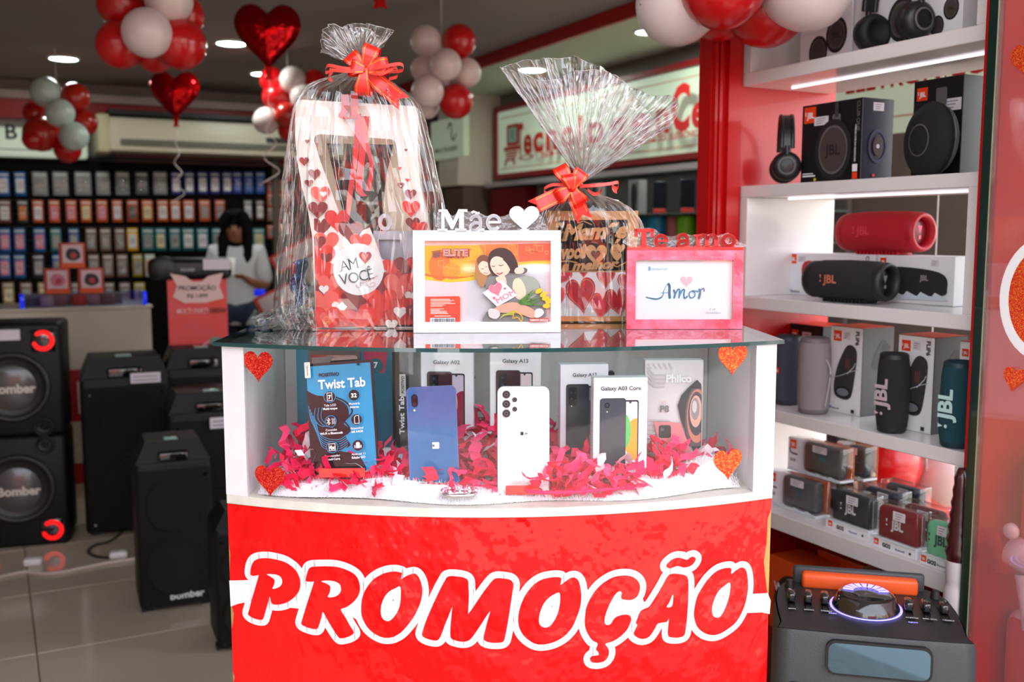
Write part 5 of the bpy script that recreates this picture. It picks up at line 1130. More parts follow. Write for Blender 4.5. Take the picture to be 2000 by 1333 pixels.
R_o = Z1([(875, 400), (885, 350), (900, 300), (920, 270), (960, 258), (1050, 255), (1150, 255), (1230, 265), (1310, 290), (1380, 325), (1430, 370), (1455, 430), (1463, 500), (1450, 560), (1420, 610), (1370, 660), (1310, 700), (1255, 725), (1300, 800), (1350, 890), (1395, 965), (1385, 990), (1350, 1012), (1300, 1028), (1255, 1035), (1230, 1022), (1180, 950), (1120, 850), (1062, 750), (1045, 810), (1020, 890), (1005, 925), (980, 935), (920, 925), (850, 898), (828, 875), (838, 830), (880, 690), (925, 550), (965, 425), (958, 420), (900, 420), (878, 412)])
R_i = Z1([(1045, 415), (1120, 408), (1190, 418), (1240, 445), (1258, 490), (1250, 535), (1215, 570), (1170, 587), (1115, 585), (1135, 540), (1143, 500), (1138, 465), (1100, 440)])
O1 = Z1([(1475, 720), (1480, 640), (1500, 560), (1540, 480), (1600, 405), (1680, 350), (1760, 320), (1840, 310), (1890, 318), (1918, 330), (1910, 360), (1911, 395), (1948, 370), (1998, 345), (2048, 333), (2083, 350), (2113, 400), (2130, 460), (2136, 540), (2123, 630), (2093, 710), (2053, 790), (1998, 870), (1938, 940), (1888, 985), (1820, 1020), (1750, 1030), (1680, 1015), (1600, 970), (1540, 910), (1500, 840), (1480, 780)])
O1i = Z1([(1890, 470), (1905, 500), (1905, 560), (1900, 640), (1880, 720), (1840, 790), (1790, 840), (1750, 845), (1710, 820), (1690, 770), (1690, 710), (1705, 640), (1740, 570), (1790, 520), (1850, 490)])
M_o = Z2([(248, 1000), (260, 940), (300, 820), (370, 660), (440, 510), (500, 400), (520, 370), (560, 360), (640, 365), (710, 380), (745, 410), (750, 480), (755, 560), (750, 680), (745, 765), (750, 768), (800, 700), (880, 580), (960, 470), (1020, 400), (1060, 383), (1120, 385), (1200, 400), (1232, 440), (1228, 520), (1205, 680), (1180, 840), (1150, 1000), (1130, 1065), (1090, 1082), (1000, 1082), (935, 1065), (915, 1030), (930, 950), (955, 850), (985, 750), (978, 748), (940, 800), (870, 910), (800, 1010), (750, 1060), (680, 1072), (600, 1055), (560, 1030), (553, 960), (560, 850), (574, 705), (568, 705), (540, 780), (490, 900), (450, 1010), (415, 1055), (360, 1055), (290, 1035)])
O2 = Z2([(1288, 850), (1295, 760), (1320, 670), (1370, 560), (1450, 460), (1540, 400), (1640, 375), (1730, 372), (1755, 390), (1750, 430), (1748, 455), (1800, 420), (1860, 380), (1910, 380), (1945, 420), (1965, 500), (1972, 580), (1960, 690), (1925, 800), (1870, 920), (1790, 1010), (1690, 1070), (1580, 1100), (1490, 1098), (1410, 1060), (1345, 1000), (1305, 930)])
O2i = Z2([(1715, 540), (1738, 550), (1742, 620), (1730, 710), (1700, 800), (1650, 880), (1600, 915), (1555, 910), (1520, 880), (1513, 820), (1530, 740), (1570, 650), (1640, 580)])
C_o = Z3([(205, 660), (215, 600), (250, 520), (310, 430), (390, 360), (480, 315), (570, 303), (640, 315), (690, 350), (712, 400), (705, 460), (680, 505), (630, 530), (570, 528), (540, 515), (540, 490), (545, 465), (530, 450), (505, 458), (475, 490), (440, 550), (405, 630), (385, 700), (385, 745), (405, 763), (440, 755), (470, 710), (500, 685), (560, 668), (610, 672), (628, 700), (620, 750), (590, 810), (530, 870), (460, 915), (392, 938), (410, 970), (425, 1010), (415, 1060), (380, 1100), (320, 1115), (265, 1108), (248, 1080), (262, 1055), (300, 1048), (330, 1040), (325, 1015), (303, 990), (320, 935), (270, 905), (225, 840), (200, 760)])
A_o = Z3([(655, 850), (670, 800), (688, 765), (675, 745), (690, 700), (715, 640), (760, 610), (800, 590), (860, 500), (920, 400), (970, 310), (1010, 288), (1080, 290), (1140, 305), (1160, 350), (1160, 480), (1155, 600), (1145, 740), (1130, 840), (1110, 870), (1050, 882), (990, 875), (972, 850), (975, 780), (983, 708), (975, 708), (960, 735), (880, 750), (850, 800), (800, 870), (750, 892), (700, 885)])
A_i = Z3([(1015, 482), (1020, 510), (1007, 588), (960, 596), (985, 550)])
T_o = Z3([(955, 215), (980, 180), (1030, 145), (1090, 140), (1150, 158), (1180, 135), (1210, 130), (1230, 150), (1215, 185), (1180, 215), (1120, 230), (1060, 215), (990, 238)])
O3 = Z3([(1215, 680), (1220, 600), (1245, 500), (1300, 400), (1370, 310), (1440, 255), (1520, 233), (1560, 240), (1560, 290), (1600, 260), (1650, 230), (1690, 245), (1710, 310), (1715, 420), (1700, 520), (1670, 620), (1610, 730), (1530, 800), (1440, 850), (1360, 855), (1290, 825), (1240, 770)])
O3i = Z3([(1545, 370), (1550, 420), (1535, 510), (1500, 610), (1460, 680), (1420, 693), (1388, 670), (1380, 610), (1400, 530), (1440, 450), (1500, 395)])
LT = [(P_o, P_i), (R_o, R_i), (O1, O1i), (M_o, None), (O2, O2i), (C_o, None), (A_o, A_i), (T_o, None), (O3, O3i)]
A = Art(0, .0004, surf=lambda x: front(x, -.0002))
for w_ in ([(45, 412), (290, 405), (380, 450), (300, 680), (215, 650), (140, 665), (60, 695)], [(500, 655), (650, 655), (790, 560), (830, 420), (900, 410), (960, 430), (800, 716), (700, 705), (600, 728), (515, 728)], [(1250, 720), (1450, 560), (1480, 640), (1478, 760), (1560, 960), (1480, 930), (1420, 830)]):
    A.poly(Z1(w_), VW)
A.k = 1; A.poly(Z3([(1690, 480), (1900, 470), (1928, 540), (1918, 665), (1850, 650), (1690, 655)]), VW)
A.k = 1; A.poly(Z3([(560, 530), (720, 480), (760, 570), (650, 700), (560, 670), (420, 730), (420, 640), (470, 560)]), VW)
A.poly(Z3([(960, 290), (1180, 250), (1180, 310), (960, 320)]), VW)
for o_, i_ in LT:
    A.k = 2; pts = cr(o_, 3); A.line(pts, .0200, VW, closed=True)
A.build('letter_outline', case, 'white outline of the lettering')
A = Art(0, .0004, surf=lambda x: front(x, -.0016))
for o_, i_ in LT:
    A.k = 1; A.poly(cr(o_, 3), VR)
    if i_: A.k = 2; A.poly(cr(i_, 3), VW)
for dd in (Z1([(1828, 602), (1826, 628), (1812, 628)]), Z2([(1662, 668), (1655, 692), (1644, 690)]), Z3([(1490, 480), (1487, 500), (1475, 505)])): A.k = 3; A.poly(dd, VR)
A.build('banner_lettering', case, 'red brush lettering reading PROMOÇÃO')
GLR = glitter('red_glitter', (206, 14, 16), (255, 96, 60)); GLO = glitter('orange_red_glitter', (232, 50, 20), (255, 150, 60))
for px, py, wpx, rot, m, nm in ((503, 717, 60, 0, GLR, 'red'), (526, 941, 61, 0, GLR, 'red'), (1432, 703, 62, 0, GLO, 'orange-red'), (1423, 909, 61, .04, GLO, 'orange-red')):
    x, z = onfront(px, py, 0); sc = 1.49 / FPX; A = Art(0, .0004, surf=lambda x: front(x, .0045), strip=.006)
    A.heart(x, z, wpx * sc * 1.04, m, wpx * sc * 1.04, rot); A.k = 3; A.heart(x, z, wpx * sc * 1.04, m, wpx * sc * 1.04, rot); A.build('heart_sticker', case, nm + ' glitter heart sticker')
# ------------------------------------------------------------------ inside the case
def CLP(x, y, z): return CM @ Vector((x, y, z))
FUR = mat('white_fur_cloth', (250, 249, 252), rough=.95, sheen=.5, bump=(260, .25, 3, .004))
def fur_h(x, y):
    h = .004 + .010 * (1 + noise.noise(Vector((x * 11, y * 16, 3))))
    h += .030 * math.exp(-((x - .335) / .055) ** 2 - ((y - .06) / .07) ** 2) + .022 * math.exp(-((x + .24) / .13) ** 2 - ((y + .035) / .035) ** 2)
    h += .010 * math.exp(-((x - .20) / .06) ** 2 - ((y + .02) / .03) ** 2)
    return h
t = thing('fur_cloth', 'fluffy white fur cloth spread on the floor of the display case', 'cloth', CO, CPHI)
def fy(x, v): return front(x, .022 + .010 * math.sin(x * 23)) + v * (.25 - front(x, .022))
q = MB(); q.grid(lambda u, v: ((-1 + 2 * u) * .380, fy((-1 + 2 * u) * .380, v), ZP + .0008 + fur_h((-1 + 2 * u) * .380, fy((-1 + 2 * u) * .380, v)) * min(1, v * 9 + .05) * (1 if .02 < u < .98 else .1)), 150, 40, FUR); q.build('cloth', t)
q = MB(); rnd = random.Random(3)
for i in range(15000):
    x = rnd.uniform(-.376, .376); v = rnd.random() ** 2.0 * .7; y = fy(x, v); z = ZP + fur_h(x, y) * min(1, v * 9 + .05); a = rnd.uniform(0, 6.28); L = rnd.uniform(.003, .008)
    dx, dy = math.cos(a) * .0005, math.sin(a) * .0005; tx, ty = rnd.uniform(-.003, .003), rnd.uniform(-.003, .001)
    q.add([(x - dx, y - dy, z), (x + dx, y + dy, z), (x + tx, y + ty, z + L)], [(0, 1, 2)], FUR)
q.build('fur_pile', t, kind='stuff')
TM = [mat('magenta_tissue', (255, 10, 96), rough=.6), mat('crimson_tissue', (240, 6, 70), rough=.6), mat('rose_tissue', (255, 66, 124), rough=.6)]; TW = mat('white_tissue', (232, 214, 222), rough=.6)
q = MB(); rnd = random.Random(11)
def shred(cx, cy, cz, m, s=1.0):
    n = rnd.randint(4, 8); a = rnd.uniform(0, 6.28); p = Vector((cx, cy, cz)); pts = [p.copy()]; d = Vector((math.cos(a), math.sin(a) * .7, rnd.uniform(-.2, .5)))
    for i in range(n):
        d = (d + Vector((rnd.uniform(-1, 1), rnd.uniform(-1, 1), rnd.uniform(-1.0, .9)))).normalized(); p = p + d * rnd.uniform(.006, .011) * s
        p.z = max(p.z, ZP + .008); p.y = max(p.y, front(p.x, .022)); p.x = max(-.38, min(.38, p.x)); p.y = min(p.y, .27); p.z = min(p.z, 1.06); pts.append(p.copy())
    q.strip(pts, Vector((rnd.uniform(-1, 1), rnd.uniform(-1, 1), rnd.uniform(-.3, 1))), rnd.uniform(.009, .019) * s, m, smooth=False)
for (x0, x1, y0, y1, zt, n, wh) in [(-.345, -.235, .04, .16, 1.035, 170, .04), (-.335, -.10, -.02, .05, .985, 170, .18), (-.06, .0, .05, .15, 1.03, 70, .06), (-.10, .0, -.03, .08, .99, 90, .03), (.0, .09, -.02, .12, 1.0, 120, .1), (.05, .19, -.055, -.02, .985, 110, .08), (.13, .30, -.0, .10, .998, 170, .04), (-.235, -.16, .0, .08, .985, 60, .3), (-.06, .20, .15, .26, 1.03, 90, .1), (.26, .37, .06, .15, .99, 40, .1)]:
    for i in range(n):
        x = rnd.uniform(x0, x1); y = rnd.uniform(y0, y1); u = rnd.random(); shred(x, y, ZP + .012 + u * (zt - ZP - .012), TW if rnd.random() < wh else rnd.choice(TM))
solo(q, 'shredded_tissue', 'pink shredded tissue paper heaped around the phones', 'tissue', CO, CPHI, kind='stuff')
def std(pxl, pxr, pyt, pyb, Y):
    a = PW(pxl, pyb, Y); b = PW(pxr, pyb, Y); c = PW((pxl + pxr) / 2, pyt, Y); return (a + b) / 2, b.x - a.x, c.z - a.z
RIS = mat('white_riser', (232, 232, 234), rough=.5)
def phonebox(label, pxl, pxr, pyt, pyb, Y, rz, title, art, d=.026, face=None, side=None, brand=None, sart=None):
    loc, w_, h = std(pxl, pxr, pyt, pyb, Y); t = thing('phone_box', label, 'box', loc, rz)
    fc = face or C((240, 238, 246), .4)
    q = MB(); q.rbox(-w_ / 2, w_ / 2, 0, d, 0, h, side or fc, r=.0008, seg=1, smooth=False); q.build('carton', t)
    A = Art(0, .00025)
    if face: A.rect(-w_ / 2 + .0003, w_ / 2 - .0003, .0003, h - .0003, face)
    art(A, w_, h)
    if title: A.text(title, 0, h * .885, w_ * .105, INK, .012, width=w_ * (.50 if len(title) < 11 else .74))
    if brand: A.text(brand, w_ * .04, h * .035, w_ * .10, INK, .03, width=w_ * .5)
    A.build('printed_front', t)
    if sart:
        A = Art(0, .0003); A.T = Matrix.Translation((-w_ / 2, d, 0)) @ Matrix.Rotation(-math.pi / 2, 4, 'Z'); sart(A, d, h); A.build('printed_side', t)
    if loc.z > ZP + .016:
        q = MB(); q.rbox(-w_ * .46, w_ * .46, .0, d + .01, 0, loc.z - ZP - .0012, RIS, r=.001, seg=1); solo(q, 'white_riser', 'white riser under the ' + label.split(' in front')[0].split(' left of')[0].split(' behind')[0].split(' at the right')[0], 'riser', (loc.x, loc.y, ZP + .001), rz)
    return t
GB = C((44, 42, 50), .3); GB2 = C((70, 66, 76), .3)
def pair(back, cams, scr, off=0.0, body=GB):
    def f(A, w_, h):
        X = lambda u: u * w_; Zf = lambda v: v * h
        A.rrect(X(.02), X(.34), Zf(.16), Zf(.79), w_ * .04, GB); A.rrect(X(.045), X(.315), Zf(.175), Zf(.775), w_ * .03, C(scr[0])); 
        A.clip = (X(.045), X(.315), Zf(.175), Zf(.775)); A.disc(X(.30), Zf(.42), w_ * .22, C(scr[1]), rz=h * .2); A.disc(X(.08), Zf(.50), w_ * .12, C(scr[2]), rz=h * .16); A.clip = None
        A.poly([(X(.15), Zf(.775)), (X(.21), Zf(.775)), (X(.18), Zf(.755))], GB)
        A.rrect(X(-.38), X(.10), Zf(.10), Zf(.81), w_ * .055, body); A.rrect(X(-.365), X(.085), Zf(.108), Zf(.802), w_ * .045, C(back, .25))
        if len(cams) > 2: A.rrect(X(-.33), X(-.16), Zf(.60), Zf(.78), w_ * .03, C((28, 26, 32), .2))
        for cx, cz, r in cams: A.disc(X(cx), Zf(cz), w_ * r, C((16, 16, 20), .2)); A.disc(X(cx), Zf(cz), w_ * r * .55, C((60, 58, 76), .2))
        A.disc(X(cams[0][0]), Zf(cams[-1][1] - .06), w_ * .012, C((240, 230, 210)))
    return f
ph = CPHI
phonebox('white phone box titled A02 behind the blue phone', 823, 925, 688, 886, 1.65, ph - .08, 'Galaxy A02', pair((70, 40, 48), [(-.25, .74, .045), (-.25, .68, .045), (-.25, .62, .035)], ((206, 190, 214), (150, 20, 60), (236, 196, 120))))
phonebox('white phone box titled A13 behind the white phone', 957, 1056, 685, 885, 1.65, ph - .05, 'Galaxy A13', pair((60, 34, 40), [(-.25, .74, .05), (-.25, .67, .05), (-.25, .60, .05), (-.13, .71, .02), (-.13, .65, .02)], ((226, 206, 210), (214, 40, 50), (236, 90, 90))))
phonebox('white phone box titled A12 left of the other upright box', 1093, 1187, 712, 912, 1.60, ph + .06, 'Galaxy A12', pair((56, 60, 68), [(-.27, .73, .045), (-.27, .67, .045), (-.19, .73, .03), (-.19, .66, .03)], ((120, 130, 140), (90, 60, 70), (60, 70, 90))), brand='SAMSUNG')
phonebox('white phone box titled A03 Core in front of the pale grey box', 1157, 1263, 738, 946, 1.53, ph + .05, 'Galaxy A03 Core', pair((66, 66, 78), [(-.25, .745, .05)], ((232, 234, 240), (250, 160, 40), (96, 190, 100))), sart=lambda A, d, h: A.text('SAMSUNG', d * .6, h * .3, d * .4, C((150, 150, 160)), .02, 'l', rot=math.pi / 2))
def p8(A, w_, h):
    PG = C((196, 190, 194)); LG = C((206, 202, 206))
    for k in range(5): A.line([(w_ * (-.46 + .09 * k), h * .97), (w_ * (-.40 + .09 * k), h * .92)], .0028, PG, round_=False)
    for k in range(4): A.line([(w_ * -.46, h * (.93 - .04 * k)), (w_ * -.34, h * (.86 - .035 * k)), (w_ * -.16, h * (.86 - .035 * k))], .0024, PG, round_=False)
    for k in range(5): A.line([(w_ * -.46, h * (.44 - .04 * k)), (w_ * -.1 + .003 * k, h * (.44 - .04 * k)), (w_ * .10, h * (.36 - .04 * k))], .003, PG, round_=False)
    A.text('Philco', -w_ * .14, h * .80, w_ * .18, PAPER, .04, 'l'); A.text('HIT', -w_ * .22, h * .60, w_ * .06, C((230, 190, 180)), .02, 'l'); A.text('P8', -w_ * .24, h * .52, w_ * .16, C((120, 112, 112)), .03, 'l')
    A.poly(cr([(w_ * .06, h * .58), (w_ * .34, h * .80), (w_ * .42, h * .80), (w_ * .47, h * .70), (w_ * .47, h * .06), (w_ * .42, h * .05), (w_ * .34, h * .16)], 3), C((40, 40, 50), .2))
    A.clip = (w_ * .1, w_ * .465, h * .2, h * .74); 
    for k, (rr, c) in enumerate(((.30, (70, 62, 70)), (.26, (96, 84, 90)), (.22, (206, 130, 110)), (.18, (60, 60, 76)), (.13, (230, 176, 156)), (.09, (150, 140, 150)), (.05, (214, 206, 212)))): A.disc(w_ * (.42 - .012 * k), h * (.44 + .022 * k), w_ * rr * .8, C(c, .3), rz=h * rr * 1.15)
    A.clip = None
    A.poly(cr([(-w_ * .33, h * .40), (-w_ * .28, h * .43), (w_ * .08, h * .42), (w_ * .14, h * .38), (w_ * .34, h * .03), (-w_ * .1, h * .03)], 3), C((220, 130, 140), .3)); A.rrect(-w_ * .26, -w_ * .05, h * .28, h * .40, .004, C((40, 36, 40), .2)); A.disc(-w_ * .2, h * .36, .003, C((90, 90, 100)))
phonebox('pale grey phone box printed P8 at the right of the display case', 1257, 1370, 704, 912, 1.62, ph - .03, None, p8, face=C((222, 216, 220), .35), side=C((232, 230, 232)))
# tablet goods at the left
TEAL = mat('teal_box_print', (8, 120, 150), rough=.35, coat=.3, vary=(14, .25)); TAB = C((6, 150, 206), .15)
loc, w_, h = std(580, 770, 679, 872, 1.68); t = thing('tablet_box', 'large teal tablet box standing at the back left of the display case', 'box', loc, ph - .12)
q = MB(); q.rbox(-w_ / 2, w_ / 2, 0, .03, 0, h, C((24, 24, 30), .3), r=.001, seg=1, smooth=False); q.build('carton', t)
A = Art(0, .0004); A.rect(-w_ / 2 + .0005, w_ / 2 - .0005, .0005, h - .0005, TEAL); A.poly([(w_ * .22, h * .75), (w_ * .42, h * .75), (w_ * .46, h), (w_ * .2, h)], C((190, 40, 80))); A.disc(w_ * .33, h * .82, .013, C((20, 90, 110))); A.text('7', w_ * .33, h * .80, .014, PAPER, .03); A.build('printed_front', t)
loc2, w2, h2 = std(773, 795, 676, 872, 1.66); t = thing('tablet_box', 'black spined tablet box with sideways white lettering', 'box', loc2, ph)
q = MB(); q.rbox(-w2 / 2, w2 / 2, 0, .06, 0, h2, C((26, 24, 28), .35), r=.0008, seg=1, smooth=False); q.build('carton', t)
A = Art(0, .0003); A.rect(-w2 * .1, w2 * .45, h2 * .5, h2 * .72, C((206, 200, 200))); A.text('POSITIVO', w2 * .30, h2 * .53, w2 * .34, INK, .03, 'l', rot=math.pi / 2, width=h2 * .17); A.text('Twist Tab', w2 * .28, h2 * .12, w2 * .62, PAPER, .03, 'l', rot=math.pi / 2, width=h2 * .38); A.build('printed_front', t)
if loc.z > ZP + .012:
    q = MB(); q.rbox(-.085, .10, -.02, .06, 0, min(loc.z, loc2.z) - ZP - .0015, RIS, r=.001, seg=1); solo(q, 'white_riser', 'wide white riser under the teal tablet box', 'riser', (loc.x, 1.68, ZP + .001), ph)
def slabdev(name, label, cat, corners, Y, lean, roll, thick, bodym, art, r=.006, rz=0.0):
    pxl, pxr, pyt, pyb = corners; loc, w_, h = std(pxl, pxr, pyt, pyb, Y); h /= math.cos(lean)
    t = thing(name, label, cat, loc); t.rotation_mode = 'XYZ'
    t.matrix_world = Matrix.Translation(loc) @ Matrix.Rotation(ph + rz, 4, 'Z') @ Matrix.Rotation(-lean, 4, 'X') @ Matrix.Rotation(roll, 4, 'Y')
    t.rotation_euler = (Matrix.Rotation(ph + rz, 4, 'Z') @ Matrix.Rotation(-lean, 4, 'X') @ Matrix.Rotation(roll, 4, 'Y')).to_euler()
    q = MB(); P = []
    for cx, cz, a in ((w_ / 2 - r, r, -90), (w_ / 2 - r, h - r, 0), (-w_ / 2 + r, h - r, 90), (-w_ / 2 + r, r, 180)):
        for i in range(7): tt = math.radians(a + 15 * i); P.append((cx + r * math.cos(tt), cz + r * math.sin(tt)))
    q.prism(P, 0, thick, bodym, smooth=True); q.prism([(a * .985, (b - h / 2) * .993 + h / 2) for a, b in P], -.0007, 0, bodym); q.build('body', t)
    A = Art(-.0007, .00022); art(A, w_, h); A.build('front_print', t); return t
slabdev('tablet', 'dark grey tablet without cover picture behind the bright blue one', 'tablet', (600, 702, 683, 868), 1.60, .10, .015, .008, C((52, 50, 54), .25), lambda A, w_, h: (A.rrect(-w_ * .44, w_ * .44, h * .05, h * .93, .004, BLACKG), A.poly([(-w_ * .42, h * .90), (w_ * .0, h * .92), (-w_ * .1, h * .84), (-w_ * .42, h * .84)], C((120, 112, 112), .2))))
def twist(A, w_, h):
    X = lambda u: (u - .5) * w_; Zf = lambda v: (1 - v) * h
    DK = C((16, 18, 28), .12); A.rrect(-w_ * .495, w_ * .495, h * .005, h * .995, .005, DK)
    A.clip = (-w_ * .485, w_ * .465, h * .01, h * .975); A.rect(-w_ * .485, w_ * .465, h * .01, h * .975, TAB)
    A.poly(cr([(X(-.1), Zf(.29)), (X(.15), Zf(.29)), (X(.42), Zf(.33)), (X(.58), Zf(.40)), (X(.60), Zf(.50)), (X(.52), Zf(.56)), (X(.62), Zf(.62)), (X(.54), Zf(.68)), (X(.6), Zf(.76)), (X(.45), Zf(.80)), (X(.72), Zf(.86)), (X(.75), Zf(1.05)), (X(-.1), Zf(1.05))], 4), DK)
    LB = C((20, 130, 180), .2)
    for k in range(6): A.line(cr([(X(.02 + .02 * k), Zf(.38 + .03 * k)), (X(.05 + .02 * k), Zf(.52 + .03 * k)), (X(.2), Zf(.66 + .02 * k)), (X(.42), Zf(.70 + .02 * k)), (X(.56), Zf(.66 + .02 * k))], 4, False), .0011, LB, round_=False)
    for k in range(3): A.line(cr([(X(.12 + .05 * k), Zf(.40)), (X(.10 + .05 * k), Zf(.50)), (X(.2 + .05 * k), Zf(.57)), (X(.36), Zf(.55 + .02 * k))], 4, False), .0010, LB, round_=False)
    A.line(cr([(X(.40), Zf(.31)), (X(.56), Zf(.36)), (X(.66), Zf(.45)), (X(.56), Zf(.52))], 4, False), .0022, DK); A.line(cr([(X(.5), Zf(.52)), (X(.60), Zf(.60)), (X(.50), Zf(.62))], 4, False), .0022, DK)
    A.clip = None
    A.text('POSITIVO', X(.20), Zf(.125), w_ * .07, DK, .04, 'l'); A.text('Twist Tab', X(.18), Zf(.235), w_ * .19, PAPER, .03, 'l', width=w_ * .70)
    ic = [(.34, .31, '7', 'Tela LCD', 'Multi-toque'), (.70, .31, '32', 'Memória', 'Interna'), (.34, .53, 'B', 'Conexão', 'Wi-Fi e Bluetooth'), (.72, .53, 'S', 'Expansível', 'até 64GB'), (.34, .76, '4x', 'Processador', 'Quad-Core'), (.72, .76, 'A', 'Android 11', 'Edição GO')]
    for u, v, g, l1, l2 in ic:
        A.disc(X(u), Zf(v), w_ * .082, DK); A.ring(X(u), Zf(v), w_ * .080, w_ * .088, TAB)
        if g in '7 32 4x'.split(): A.text(g, X(u), Zf(v + .02), w_ * .085, PAPER, .04)
        if g == '7': A.line([(X(u - .035), Zf(v - .035)), (X(u + .035), Zf(v - .035)), (X(u + .035), Zf(v + .035)), (X(u - .035), Zf(v + .035))], .0008, PAPER, closed=True)
        if g == 'B':
            A.line([(X(u - .06), Zf(v - .017)), (X(u - .01), Zf(v + .015)), (X(u - .035), Zf(v + .032)), (X(u - .035), Zf(v - .032)), (X(u - .01), Zf(v - .015)), (X(u - .06), Zf(v + .017))], .0008, PAPER)
            for k in range(3): A.line([(X(u + .01 + .02 * k + .012 * math.cos(a)), Zf(v + .03 * math.sin(a))) for a in (-1, -.5, 0, .5, 1)], .0007, PAPER)
        if g == 'S': A.line([(X(u - .03), Zf(v - .02)), (X(u - .01), Zf(v - .035)), (X(u + .035), Zf(v - .035)), (X(u + .035), Zf(v + .035)), (X(u - .03), Zf(v + .035))], .0009, PAPER, closed=True)
        if g == '4x': A.line([(X(u - .045), Zf(v - .03)), (X(u + .045), Zf(v - .03)), (X(u + .045), Zf(v + .03)), (X(u - .045), Zf(v + .03))], .0009, PAPER, closed=True)
        if g == 'A': A.rrect(X(u - .03), X(u + .03), Zf(v + .025), Zf(v - .005), .001, PAPER); A.disc(X(u), Zf(v - .012), w_ * .03, PAPER); A.line([(X(u - .045), Zf(v)), (X(u - .045), Zf(v + .02))], .0013, PAPER); A.line([(X(u + .045), Zf(v)), (X(u + .045), Zf(v + .02))], .0013, PAPER)
        A.text(l1, X(u), Zf(v + .085), w_ * .045, PAPER, .01); A.text(l2, X(u), Zf(v + .115), w_ * .045, PAPER, .03)
    A.disc(X(.80), Zf(.035), .0025, INK); A.rrect(X(.0) + .001, X(.095), Zf(.13), Zf(-.012), .001, C((236, 232, 230))); A.line([(X(.05), Zf(.02)), (X(.05), Zf(.11))], .001, C((200, 80, 70)), round_=False)
slabdev('tablet', 'bright blue screened tablet with white feature icons leaning at the left', 'tablet', (609, 741, 711, 924), 1.515, .16, -.065, .009, C((18, 20, 28), .2), twist)
def blueph(A, w_, h):
    m = mat('blue_phone_back', (30, 104, 168), rough=.18, coat=.8, vary=(60, .1)); A.rrect(-w_ * .47, w_ * .47, h * .012, h * .988, .008, m)
    A.rrect(-w_ * .40, -w_ * .27, h * .80, h * .93, .0052, C((14, 16, 30), .1))
    for z in (.90, .83): A.disc(-w_ * .335, h * z, .0032, C((36, 40, 66), .1))
    A.disc(-w_ * .345, h * .77, .0017, C((240, 220, 170))); A.rrect(-w_ * .02, w_ * .12, h * .38, h * .445, .001, PAPER); A.text('FR', w_ * .0, h * .40, .005, INK, .04); A.text('SAMSUNG', 0, h * .12, w_ * .085, C((24, 90, 140), .2), .03)
slabdev('phone', 'blue phone showing its back in front of the white box on the left', 'phone', (801, 898, 757, 951), 1.50, .06, -.035, .008, mat('blue_phone_frame', (96, 120, 190), rough=.2, metal=.4), blueph, r=.009)
def whiteph(A, w_, h):
    m = mat('white_phone_back', (238, 240, 242), rough=.2, coat=.8); A.rrect(-w_ * .485, w_ * .485, h * .008, h * .992, .009, m)
    for x, z, r in ((-.33, .93, .0064), (-.33, .845, .0064), (-.33, .76, .0064), (-.17, .885, .0038), (-.17, .80, .0038)):
        A.disc(x * w_, z * h, r, C((150, 150, 154), .2)); A.disc(x * w_, z * h, r * .84, C((44, 44, 52), .1)); A.disc(x * w_, z * h, r * .5, C((96, 92, 104), .1)); A.disc(x * w_, z * h, r * .25, C((20, 20, 26), .1))
    A.rect(-w_ * .06, -w_ * .005, h * .565, h * .595, INK); A.text('FR', w_ * .05, h * .57, .004, INK, .03); A.text('SAMSUNG', 0, h * .135, w_ * .10, C((216, 218, 222), .2), .03)
slabdev('phone', 'white phone showing its back with five camera lenses in the middle', 'phone', (972, 1073, 757, 970), 1.480, .04, 0.0, .009, mat('white_phone_frame', (226, 226, 230), rough=.2), whiteph, r=.010)
RST = mat('red_acrylic', (214, 16, 20), rough=.2, coat=.5)
for px, py, Y, wd, lab in ((1020, 962, 1.468, .050, 'red stand lip in front of the foot of the white phone'), (845, 957, 1.487, .048, 'red stand lip in front of the foot of the blue phone'), (668, 928, 1.495, .070, 'red stand lip in front of the foot of the blue tablet')):
    p = PW(px, py, Y); q = MB(); q.box(-wd / 2, wd / 2, 0, .003, -.004, .010, RST); q.box(-wd / 2, wd / 2, .0031, .03, -.004, -.001, RST); solo(q, 'red_stand', lab, 'stand', (p.x, Y, max(p.z, ZP + .006)), ph)
p = PW(897, 966, 1.452); t = thing('rhinestone_ring', 'oval pink and clear rhinestone ornament lying on the fur cloth', 'jewellery', (p.x, 1.452, ZP + .012), .1)
q = MB(); q.lathe([(.020, 0), (.026, .001), (.027, .005), (.021, .006), (.020, 0)], mat('silver_metal', (220, 216, 214), rough=.15, metal=1), n=30, sy=.5); q.build('band', t)
GM = [mat('pink_gem', (226, 30, 110), rough=.05, coat=1, spec=1), mat('clear_gem', (240, 236, 230), rough=.02, coat=1, spec=1, metal=.5)]
for i in range(20):
    a = 2 * math.pi * i / 20; q = MB(); q.lathe([(0, -.002), (.0032, 0), (.0024, .0025), (0, .003)], GM[i % 2], c=(.025 * math.cos(a), .0125 * math.sin(a), .009), n=7, smooth=False); q.build('gem', t)
pts = [PW(px, py, Y) for px, py, Y in ((1405, 903, 1.60), (1360, 912, 1.58), (1310, 925, 1.55), (1265, 945, 1.51), (1235, 960, 1.485), (1190, 975, 1.47), (1130, 983, 1.455), (1075, 984, 1.45), (1037, 974, 1.455), (1029, 958, 1.47), (1045, 944, 1.49), (1080, 930, 1.505), (1100, 925, 1.52))]
pts = [Vector((p.x, p.y, max(p.z, ZP + .018))) for p in pts]
q = MB(); cp = cr(pts, 7, False); q.strip(cp, Vector((.1, -.6, 1)), [.007 + .0012 * math.sin(i * 2.1) for i in range(len(cp))], TM[0]); q.tube(cp, [.003 + .0007 * math.sin(i * 2.3) for i in range(len(cp))], TM[0], n=7); solo(q, 'tissue_cord', 'long twisted magenta tissue cord curling over the fur cloth', 'cord')
